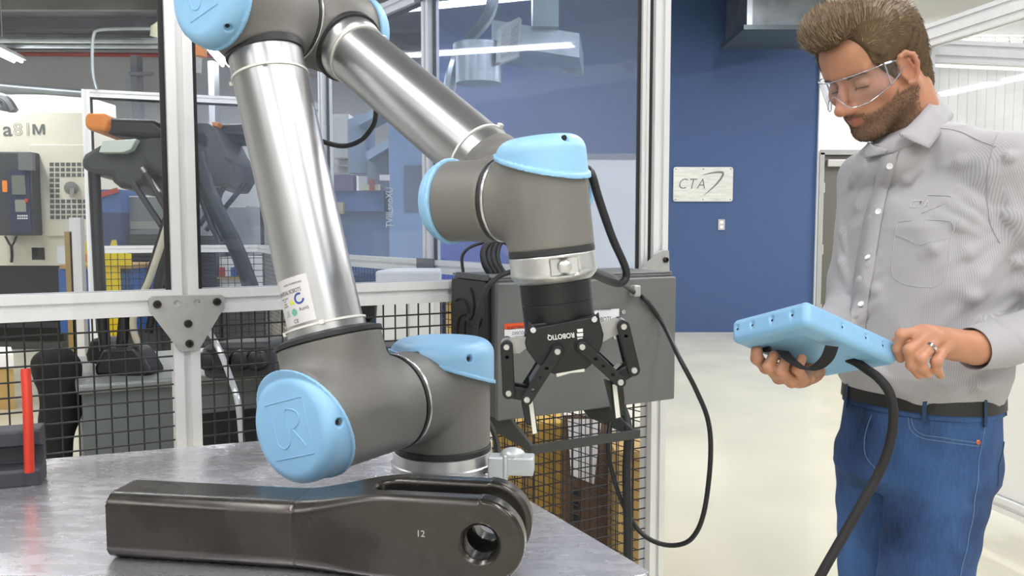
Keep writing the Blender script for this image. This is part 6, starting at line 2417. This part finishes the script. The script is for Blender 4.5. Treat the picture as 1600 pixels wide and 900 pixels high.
for x, y in ((1391, 259), (1374, 331), (1358, 404), (1347, 477)):
    p, n = on_shirt(x, y, 0.0038)
    b = MB()
    b.lathe([(0.0056, 0), (0.0060, 0.0012), (0.0052, 0.0022), (0.0035, 0.0014), (0, 0.0014)], p, n, 18)
    o = b.build('button', M_button, shirt)
# chest pocket
PK = [(1403, 347), (1486, 346), (1484, 378), (1482, 424), (1472, 440), (1455, 449), (1420, 446), (1402, 438), (1394, 424), (1397, 385), (1403, 347)]
seam('pocket_seam', PK, 0.0005, M_lightseam, shirt)
seam('pocket_seam', [(1400, 367), (1420, 375), (1434, 382), (1460, 377), (1484, 371)], 0.0005, M_lightseam, shirt)
seam('shoulder_seam', [(1560, 208), (1549, 240), (1543, 280), (1543, 320), (1548, 352), (1562, 380)], 0.0011, M_seam, shirt)
seam('shoulder_seam', [(1463, 200), (1500, 206), (1535, 222), (1556, 230)], 0.0010, M_seam, shirt)
# cuffs: open bands round the wrists
for A_0, A_1, r0, r1 in ((LE.lerp(LWr, 0.62), P(1519, 545, 1.35), 0.0405, 0.036), (RE.lerp(RWr, 0.40), RE.lerp(RWr, 0.68), 0.0385, 0.035)):
    L0 = (A_1 - A_0).length
    b = MB()
    b.lathe([(r0 - 0.003, 0), (r0, 0.001), (r0 + 0.001, L0 * 0.3), (r1 + 0.0015, L0 * 0.8), (r1, L0 - 0.001), (r1 - 0.001, L0), (r1 - 0.0022, L0 - 0.001), (r1 - 0.001, L0 * 0.6), (r1 - 0.012, L0 * 0.5)], A_0, A_1 - A_0, 44)
    give_weave(b.build('cuff', M_shirt, shirt, smooth=60))
# embroidered emblem
cu = bpy.data.curves.new('t', 'FONT')
cu.body = 'CTA'
cu.size = 17
cu.resolution_u = 2
cu.shear = 0.2
cu.offset = -0.25
me = curve_mesh(cu, Matrix())
drape_mesh(me, 1420, 325, 1.0, 0.0022)
o = mesh_obj('lettering', me, M_lightseam, shirt, None)
seam('emblem', [(1450, 305), (1470, 306), (1487, 308), (1478, 316), (1460, 325), (1440, 334)], 0.0007, M_lightseam, shirt, 0.001)
# collar
def patch(name, top, bot, m, parent, th=0.0022, n=5, bulge=0.005):
    def sub(pl):
        q = [P(*p) for p in pl]
        return [q[i].lerp(q[i + 1], k / n) for i in range(len(q) - 1) for k in range(n)] + [q[-1]]
    A1, A2 = sub(top), sub(bot)
    J = 5
    vs, fs, us = [], [], []
    run = 0.0
    for i in range(len(A1)):
        if i: run += (A1[i] - A1[i - 1]).length
        for j in range(J + 1):
            t = j / J
            q = A1[i].lerp(A2[i], t)
            vs.append(q - FW * bulge * math.sin(math.pi * min(1, t * 1.15 + 0.02)))
            us.append(run)
    for i in range(len(A1) - 1):
        for j in range(J):
            fs.append((i * (J + 1) + j, i * (J + 1) + j + 1, (i + 1) * (J + 1) + j + 1, (i + 1) * (J + 1) + j))
    b = MB()
    b.add(vs, fs)
    me = b.mesh(name)
    at = me.color_attributes.new('tone', 'FLOAT_COLOR', 'POINT')
    at.data.foreach_set('color', np.array([(u, 0, 0, 1) for u in us], np.float32).ravel())
    o = mesh_obj(name, me, m, parent, 180)
    sm = o.modifiers.new('thick', 'SOLIDIFY')
    sm.thickness = th
    sm.offset = 0
    return o
patch('collar', [(1438, 150, 1.68), (1464, 146, 1.625), (1461, 150, 1.565), (1449, 164, 1.525), (1434, 182, 1.502), (1418, 198, 1.490), (1404, 209, 1.484)],
      [(1470, 172, 1.70), (1490, 180, 1.640), (1488, 185, 1.570), (1480, 197, 1.515), (1466, 214, 1.487), (1452, 232, 1.470), (1405, 212, 1.482)], M_shirt, shirt)
patch('collar', [(1357, 222, 1.57), (1362, 226, 1.545), (1372, 230, 1.525), (1385, 233, 1.510)],
      [(1349, 232, 1.58), (1352, 247, 1.555), (1364, 244, 1.530), (1382, 240, 1.512)], M_shirt, shirt, bulge=0.003)
patch('collar_stand', [(1463, 150, 1.632), (1457, 157, 1.575), (1440, 176, 1.538), (1416, 200, 1.520), (1396, 216, 1.512), (1374, 226, 1.528), (1364, 224, 1.57), (1368, 210, 1.62)],
      [(1478, 176, 1.640), (1474, 186, 1.575), (1456, 208, 1.530), (1424, 228, 1.505), (1394, 238, 1.505), (1372, 244, 1.528), (1358, 240, 1.58), (1362, 226, 1.63)], M_shirt, shirt, bulge=0.002)

# ------------------------------------------------------------------ jeans, belt
JR = [(0.8, 0.1452, 0.1120, -0, -0.012), (0.86, 0.1511, 0.1212, 0.004, -0.008), (0.92, 0.1440, 0.1160, 0.006, -0.002), (0.99, 0.1392, 0.1104, 0.006, 0), (1.052, 0.1360, 0.1064, 0.006, 0)]
js = Sol(0.04)
js.prims.append((*loft_prim([(0.83, .125, .10, .004, -.01)] + JR[1:]), 0.04))
for h_, k_, a_ in ((LH, LK_, LA), (RH, RK_, RA)):
    js.cone(h_ + V(-0.01, 0, -0.03), k_, 0.088, 0.072, 0.014)
    js.cone(k_, a_ + V(0, 0, 0.02), 0.074, 0.062, 0.02)
def jean_folds(Q, d):
    z = Q[:, 2]
    w = np.sin(z * 95 + 2.2 * np.sin(Q[:, 0] * 22 + 1.1) + 1.5 * np.sin(Q[:, 1] * 19)) * sst(0.98, 0.88, z) * (0.35 + 0.65 * sst(0.55, 0.85, z) * sst(1.0, 0.85, z))
    w2 = np.sin(Q @ np.array([40, 25, 18.0]) + 1.4 * np.sin(z * 30))
    return d + 0.0013 * w + 0.001 * w2
js.post = jean_folds
def denim():
    m = mat('blue_denim', '46678f', 0.85)
    N, L_ = m.node_tree.nodes, m.node_tree.links
    tc = N.new('ShaderNodeTexCoord')
    n1 = N.new('ShaderNodeTexNoise')
    n1.inputs['Scale'].default_value = 7
    n1.inputs['Detail'].default_value = 5
    mp = N.new('ShaderNodeMapping')
    mp.inputs['Scale'].default_value = (1, 1, 0.6)
    n2 = N.new('ShaderNodeTexNoise')
    n2.inputs['Scale'].default_value = 300
    mp2 = N.new('ShaderNodeMapping')
    mp2.inputs['Scale'].default_value = (1, 1, 0.12)
    L_.new(tc.outputs['Object'], mp.inputs['Vector'])
    L_.new(tc.outputs['Object'], mp2.inputs['Vector'])
    L_.new(mp.outputs['Vector'], n1.inputs['Vector'])
    L_.new(mp2.outputs['Vector'], n2.inputs['Vector'])
    ad = N.new('ShaderNodeMath')
    ad.operation = 'MULTIPLY_ADD'
    ad.inputs[1].default_value = 0.22
    L_.new(n2.outputs['Fac'], ad.inputs[0])
    L_.new(n1.outputs['Fac'], ad.inputs[2])
    cr = N.new('ShaderNodeValToRGB')
    cr.color_ramp.elements[0].position = 0.42
    cr.color_ramp.elements[0].color = (*lin('162b52'), 1)
    cr.color_ramp.elements[1].position = 0.82
    cr.color_ramp.elements[1].color = (*lin('3f6398'), 1)
    L_.new(ad.outputs[0], cr.inputs[0])
    L_.new(cr.outputs[0], N['Principled BSDF'].inputs['Base Color'])
    return m
M_denim = denim()
jeans = solid('jeans', js, 0.0055, M_denim, man, smooth=180, relax=2)
bvj = BVHTree.FromPolygons([v.co.copy() for v in jeans.data.vertices], [tuple(p.vertices) for p in jeans.data.polygons])
def jseam(name, pxs, r, m, out=0.0006):
    pts = [hit(x, y, bvj)[0] for x, y in pxs]
    pts = [p for p in pts if p is not None]
    if len(pts) < 2: return
    q = []
    for p in catmull(pts, 5):
        loc, nrm, i, dd_ = bvj.find_nearest(p)
        q.append(loc + nrm * out)
    b = MB()
    b.tube(q, r, 6, 0)
    return b.build(name, m, jeans, smooth=180)
M_stitch = mat('pale_denim_seam', '6d85a4', 0.9)
M_dseam = mat('dark_denim_seam', '27405f', 0.9)
jseam('pocket_seam', [(1424, 652), (1428, 668), (1442, 679), (1475, 684), (1529, 692)], 0.0007, M_stitch)
jseam('pocket_seam', [(1419, 652), (1423, 671), (1440, 684), (1475, 690), (1529, 697)], 0.0007, M_stitch)
jseam('side_seam', [(1540, 655), (1533, 700), (1528, 750), (1520, 810), (1510, 860), (1500, 905)], 0.0007, M_stitch)
jseam('fly_seam', [(1362, 648), (1352, 680), (1353, 712), (1368, 732)], 0.0007, M_stitch)
jseam('pocket_seam', [(1568, 690), (1562, 720), (1558, 760), (1556, 790)], 0.0012, M_dseam)
p, n = hit(1528, 691, bvj)
if p is not None:
    b = MB()
    b.lathe([(0.0042, 0), (0.0045, 0.001), (0.003, 0.002), (0, 0.0015)], p + n * 0.0005, n, 14)
    b.build('rivet', mat('copper_rivet', 'b8694a', 0.35, 0.8), jeans)
# belt: ring following the waist
def waist_ring(z0, z1, out, name, m, parent, a0=0.0, a1=2 * math.pi, n=90, tilt=0.0):
    vs, fs = [], []
    for i in range(n + 1):
        t = a0 + (a1 - a0) * i / n
        for z, o_ in ((z0, out), (z1, out), (z1, out - 0.004), (z0, out - 0.004)):
            zz = max(0.8, min(1.052, z))
            A_1, B_1 = np.interp(zz, [r[0] for r in JR], [r[1] for r in JR]), np.interp(zz, [r[0] for r in JR], [r[2] for r in JR])
            c_, s__ = math.cos(t), math.sin(t)
            e_ = 2 / 2.3
            x = (A_1 + o_) * math.copysign(abs(c_) ** e_, c_)
            y = (B_1 + o_) * math.copysign(abs(s__) ** e_, s__)
            vs.append(BP(x, y + 0.006, z))
    for i in range(n):
        for j in range(4):
            a_, c_ = i * 4 + j, i * 4 + (j + 1) % 4
            fs.append((a_, c_, c_ + 4, a_ + 4))
    b = MB()
    b.add(vs, fs)
    return b.build(name, m, parent, smooth=40)
M_belt = mat('black_leather', '201d1d', 0.45, bump=0.1, bscale=200)
waist_ring(1.000, 1.045, 0.0065, 'belt', M_belt, man)
waist_ring(0.990, 1.000, 0.003, 'waistband', M_denim, jeans)
for t in (0.32, 1.15, 2.2, 5.6):
    waist_ring(0.982, 1.047, 0.0095, 'belt_loop', M_dseam, jeans, t - 0.026, t + 0.026, 4)
for nm, a_ in (('shoe', LA), ('shoe', RA)):
    sh = Sol(0.03)
    tip = a_ + V(-0.13, -0.085, 0)
    sh.cone(V(a_.x + .02, a_.y + .015, 0.05), V(tip.x, tip.y, 0.034), 0.048, 0.034, 0.03)
    sh.cone(V(a_.x, a_.y, 0.06), V(a_.x, a_.y, 0.12), 0.05, 0.045, 0.03)
    sh.post = lambda Q, d: np.maximum(d, 0.002 - Q[:, 2])
    solid(nm, sh, 0.008, M_belt, man, smooth=60)

# ------------------------------------------------------------------ hair and beard
M_hair = mat('brown_hair', '584633', 0.8, var=0.2, vscale=90, spec=0.15)
M_strand = mat('hair_strands', '7d664c', 0.42)
use_tone(M_strand)
hs = Sol(0.02)
def he(x, y, z, rx, ry, rz, k=0.02, R=None):
    hs.ell(H(x, y, z), (rx, ry, rz), HM if R is None else HM @ R, k)
he(0, -0.011, 0.034, 0.0785, 0.0965, 0.082)
he(0, -0.040, -0.010, 0.067, 0.066, 0.068)
he(0, -0.044, -0.060, 0.059, 0.054, 0.054)
he(0.0, 0.030, 0.085, 0.062, 0.062, 0.036, 0.03)
he(-0.012, 0.063, 0.098, 0.050, 0.036, 0.034, 0.03)
he(-0.014, 0.079, 0.088, 0.038, 0.023, 0.029, 0.02)
for s_ in (-1, 1):
    he(s_ * 0.0670, 0.024, 0.014, 0.0105, 0.024, 0.022, 0.01)
    he(s_ * 0.0400, 0.037, 0.036, 0.0305, 0.044, 0.044, 0.012)
for s_ in (-1, 1):
    hs.cone(H(s_ * 0.0610, 0.046, 0.022), H(s_ * 0.0675, 0.034, -0.026), 0.011, 0.007, 0.012)
def hair_post(Q, d):
    L = hloc(Q)
    x, y, z = np.abs(L[:, 0]), L[:, 1], L[:, 2]
    # hairline: forehead front, temples, round the ear, nape
    line = np.interp(y, [-0.13, -0.085, -0.045, -0.022, -0.006, 0.002, 0.026, 0.038, 0.050, 0.060, 0.066, 0.070, 0.073, 0.078, 0.09, 0.12],
                     [-0.105, -0.108, -0.100, -0.075, -0.055, 0.004, -0.020, -0.030, -0.018, -0.002, 0.024, 0.055, 0.076, 0.077, 0.067, 0.056])
    nz = 0.0012 * np.sin(L @ np.array([420, 60, 90.0]) + 2 * np.sin(L @ np.array([90, 80, 60.0])))
    return np.maximum(d + nz, (line - z) * 0.8)
hs.post = hair_post
hair = solid('hair', hs, 0.0028, M_hair, man, smooth=180, relax=1)
# loose strands along the combing direction
rr = random.Random(3)
hv = [v.co.copy() for v in hair.data.vertices]
hn_ = [v.normal.copy() for v in hair.data.vertices]
HMi = HM.inverted()
HT = [lin(c_) for c_ in ('5d4a37', '755f47', '8d7658', '4d3c2d', '9b8465')]
def strands(name, roots, m, parent):
    vs, fs, cs = [], [], []
    for pts, w_, c_ in roots:
        n = len(pts)
        side = (pts[-1] - pts[0]).cross(CAM - pts[0]).normalized()
        o = len(vs)
        for i, p in enumerate(pts):
            ww = w_ * (1 - 0.75 * i / (n - 1))
            vs += [p - side * ww, p + side * ww]
            cs += [c_, c_]
        fs += [(o + 2 * i, o + 2 * i + 1, o + 2 * i + 3, o + 2 * i + 2) for i in range(n - 1)]
    b = MB()
    b.add(vs, fs)
    me = b.mesh(name)
    at = me.color_attributes.new('tone', 'FLOAT_COLOR', 'POINT')
    at.data.foreach_set('color', np.column_stack([np.array(cs), np.ones(len(cs))]).astype(np.float32).ravel())
    return mesh_obj(name, me, m, parent, 180)
HT2 = [lin(c_) for c_ in ('54432f', '64503b', '4a3a2b', '705a43')]
roots = []
idx = [i for i in range(len(hv)) if hn_[i].dot((CAM - hv[i]).normalized()) > -0.35]
for _ in range(15000):
    i = rr.choice(idx)
    p, n = hv[i], hn_[i]
    l = HMi @ (p - HC)
    tf = min(1, max(0, (l.y - 0.005) / 0.06))          # forelock combed up, crown combed back, sides down
    tz = min(1, max(0, (l.z - 0.030) / 0.045))
    d1 = V(-0.22 + rr.uniform(-.16, .16), -0.95, 0.1).lerp(V(-0.30 + rr.uniform(-.13, .13), -0.35, 0.9), tf)
    d = HM @ V(0, -0.55 + rr.uniform(-.35, .35), -0.85).lerp(d1, tz)
    ln = rr.uniform(0.007, 0.013) * (1 - tz) + rr.uniform(0.014, 0.03) * tz
    d = (d - n * d.dot(n)).normalized()
    lift = 0.05 if l.z > 0.055 else 0.07
    q = p - n * 0.0008
    pts = [q + d * ln * t + n * lift * ln * t for t in (0, .5, 1)]
    roots.append((pts, rr.uniform(0.00035, 0.0007), rr.choice(HT if rr.random() < tz else HT2)))
strands('hair_strands', roots, M_strand, man)
me_ = man.data
roots = []
co = np.empty(len(me_.vertices) * 3, np.float32)
me_.vertices.foreach_get('co', co)
co = co.reshape(-1, 3).astype(float)
no = np.empty(len(me_.vertices) * 3, np.float32)
me_.vertices.foreach_get('normal', no)
no = no.reshape(-1, 3)
Lh = hloc(co)
am = beard_amount(Lh) * (np.linalg.norm(Lh, axis=1) < 0.175)
ids = np.nonzero(am > 0.25)[0]
BT = [lin(c_) for c_ in ('584231', '6a503a', '45342a', '7d6247')]
pick = rng.choice(ids, min(14000, len(ids) * 4))
for i in pick:
    if rr.random() > am[i]: continue
    p, n = V(*co[i]), V(*no[i])
    if n.dot((CAM - p).normalized()) < -0.4: continue
    d = HM @ V(rr.uniform(-.4, .4), 0.15 + rr.uniform(-.4, .4), -0.9)
    d = (d - n * d.dot(n)).normalized()
    j = V(rr.uniform(-.001, .001), rr.uniform(-.001, .001), rr.uniform(-.001, .001))
    ln = rr.uniform(0.0018, 0.0036)
    pts = [p + j, p + j + d * ln * 0.6 + n * ln * 0.22, p + j + d * ln + n * ln * 0.25]
    roots.append((pts, rr.uniform(0.0002, 0.00038), rr.choice(BT)))
strands('beard', roots, M_strand, man)
roots = []
for s_ in (-1, 1):
    for _ in range(70):
        t = rr.random()
        x = 0.012 + 0.036 * t
        p0 = H(s_ * x, 0.2, 0.001 + 0.004 * math.sin(t * 2.6) + rr.uniform(-.0025, .0025))
        pr_ = man.ray_cast(p0, -hf) if False else None
        roots.append((p0, s_, t))
bvb = BVHTree.FromPolygons([Vector(c_) for c_ in co], [tuple(p.vertices) for p in me_.polygons])
rb2 = []
for p0, s_, t in roots:
    h_ = bvb.ray_cast(p0, -hf)
    if h_[0] is None: continue
    d = HM @ V(s_ * 0.9, -0.2, 0.35 - 0.5 * t)
    d = (d - h_[1] * d.dot(h_[1])).normalized()
    rb2.append(([h_[0], h_[0] + d * 0.004 + h_[1] * 0.0015, h_[0] + d * 0.008 + h_[1] * 0.001], 0.0005, rr.choice(BT)))
strands('eyebrows', rb2, M_strand, man)
# wedding rings
def ring_on(a_, c_, t, r):
    a_, c_ = Vector(a_), Vector(c_)
    q = a_.lerp(c_, t)
    b = MB()
    ax = (c_ - a_).normalized()
    b.lathe([(r, -0.0026), (r + 0.0013, -0.0022), (r + 0.0013, 0.0022), (r, 0.0026)], q, ax, 28)
    o = b.build('ring', mat('silver_ring', 'dedee0', 0.15, 1.0), man, smooth=60)
ring_on(Lmcp[2], P(1439, 560, dl - .026), 0.5, 0.0096)

# ------------------------------------------------------------------ safety glasses worn by the man
M_lens = clear_mat('clear_lens', 'f4f6fd', 0.05, 0.012, 'e6ecff', 0.03)
M_rim = clear_mat('clear_rim', 'e2e6f2', 0.28, 0.16, 'eef0fa', 0.08)
gs = thing('safety_glasses', 'clear plastic safety glasses worn by the man', 'glasses', H(0, 0.1, -0.01))
def lens_pt(u, z):
    """u -1..1 across the face"""
    an = u * math.radians(68)
    return H(0.078 * math.sin(an), 0.020 + 0.088 * math.cos(an) + 0.010 * (1 - abs(u)), z)
n = 48
top = lambda u: 0.010 - 0.004 * abs(u) ** 2
botf = lambda u: -0.047 + 0.030 * math.exp(-(u / 0.17) ** 2) + 0.014 * max(0, abs(u) - 0.6) / 0.4
b = MB()
vs = []
for i in range(n + 1):
    u = -1 + 2 * i / n
    for t in (0, .33, .66, 1):
        vs.append(lens_pt(u, top(u) + (botf(u) - top(u)) * t))
b.add(vs, [(i * 4 + j, i * 4 + j + 1, i * 4 + j + 5, i * 4 + j + 4) for i in range(n) for j in range(3)])
b.build('lens', M_lens, gs, smooth=180)
for fn in (top, botf):
    b = MB()
    b.tube([lens_pt(-1 + 2 * i / n, fn(-1 + 2 * i / n)) for i in range(n + 1)], 0.0012, 6, 0)
    b.build('rim', M_rim, gs, smooth=180)
for s_ in (-1, 1):
    a_, c_ = lens_pt(s_, top(1)), lens_pt(s_, botf(1))
    e0, e1 = H(s_ * 0.081, 0.012, -0.002), H(s_ * 0.081, 0.012, -0.010)
    b = MB()
    b.tube([a_, c_], 0.0016, 6, 0)
    b.build('hinge_edge', M_rim, gs)
    b = MB()
    m0, m1 = a_.lerp(e0, 0.5) + hl * s_ * 0.003, c_.lerp(e1, 0.5) + hl * s_ * 0.003
    b.add([a_, c_, m1, m0, e1, e0], [(0, 1, 2, 3), (3, 2, 4, 5)])
    b.build('side_shield', M_lens, gs, smooth=None)
    b = MB()
    b.tube([a_, m0, e0, H(s_ * 0.081, -0.006, 0.001), H(s_ * 0.080, -0.018, -0.012)], 0.0017, 6, 5)
    b.build('temple_arm', M_rim, gs)
    b = MB()
    b.tube([c_, m1, e1], 0.0012, 6, 4)
    b.build('temple_edge', M_rim, gs)
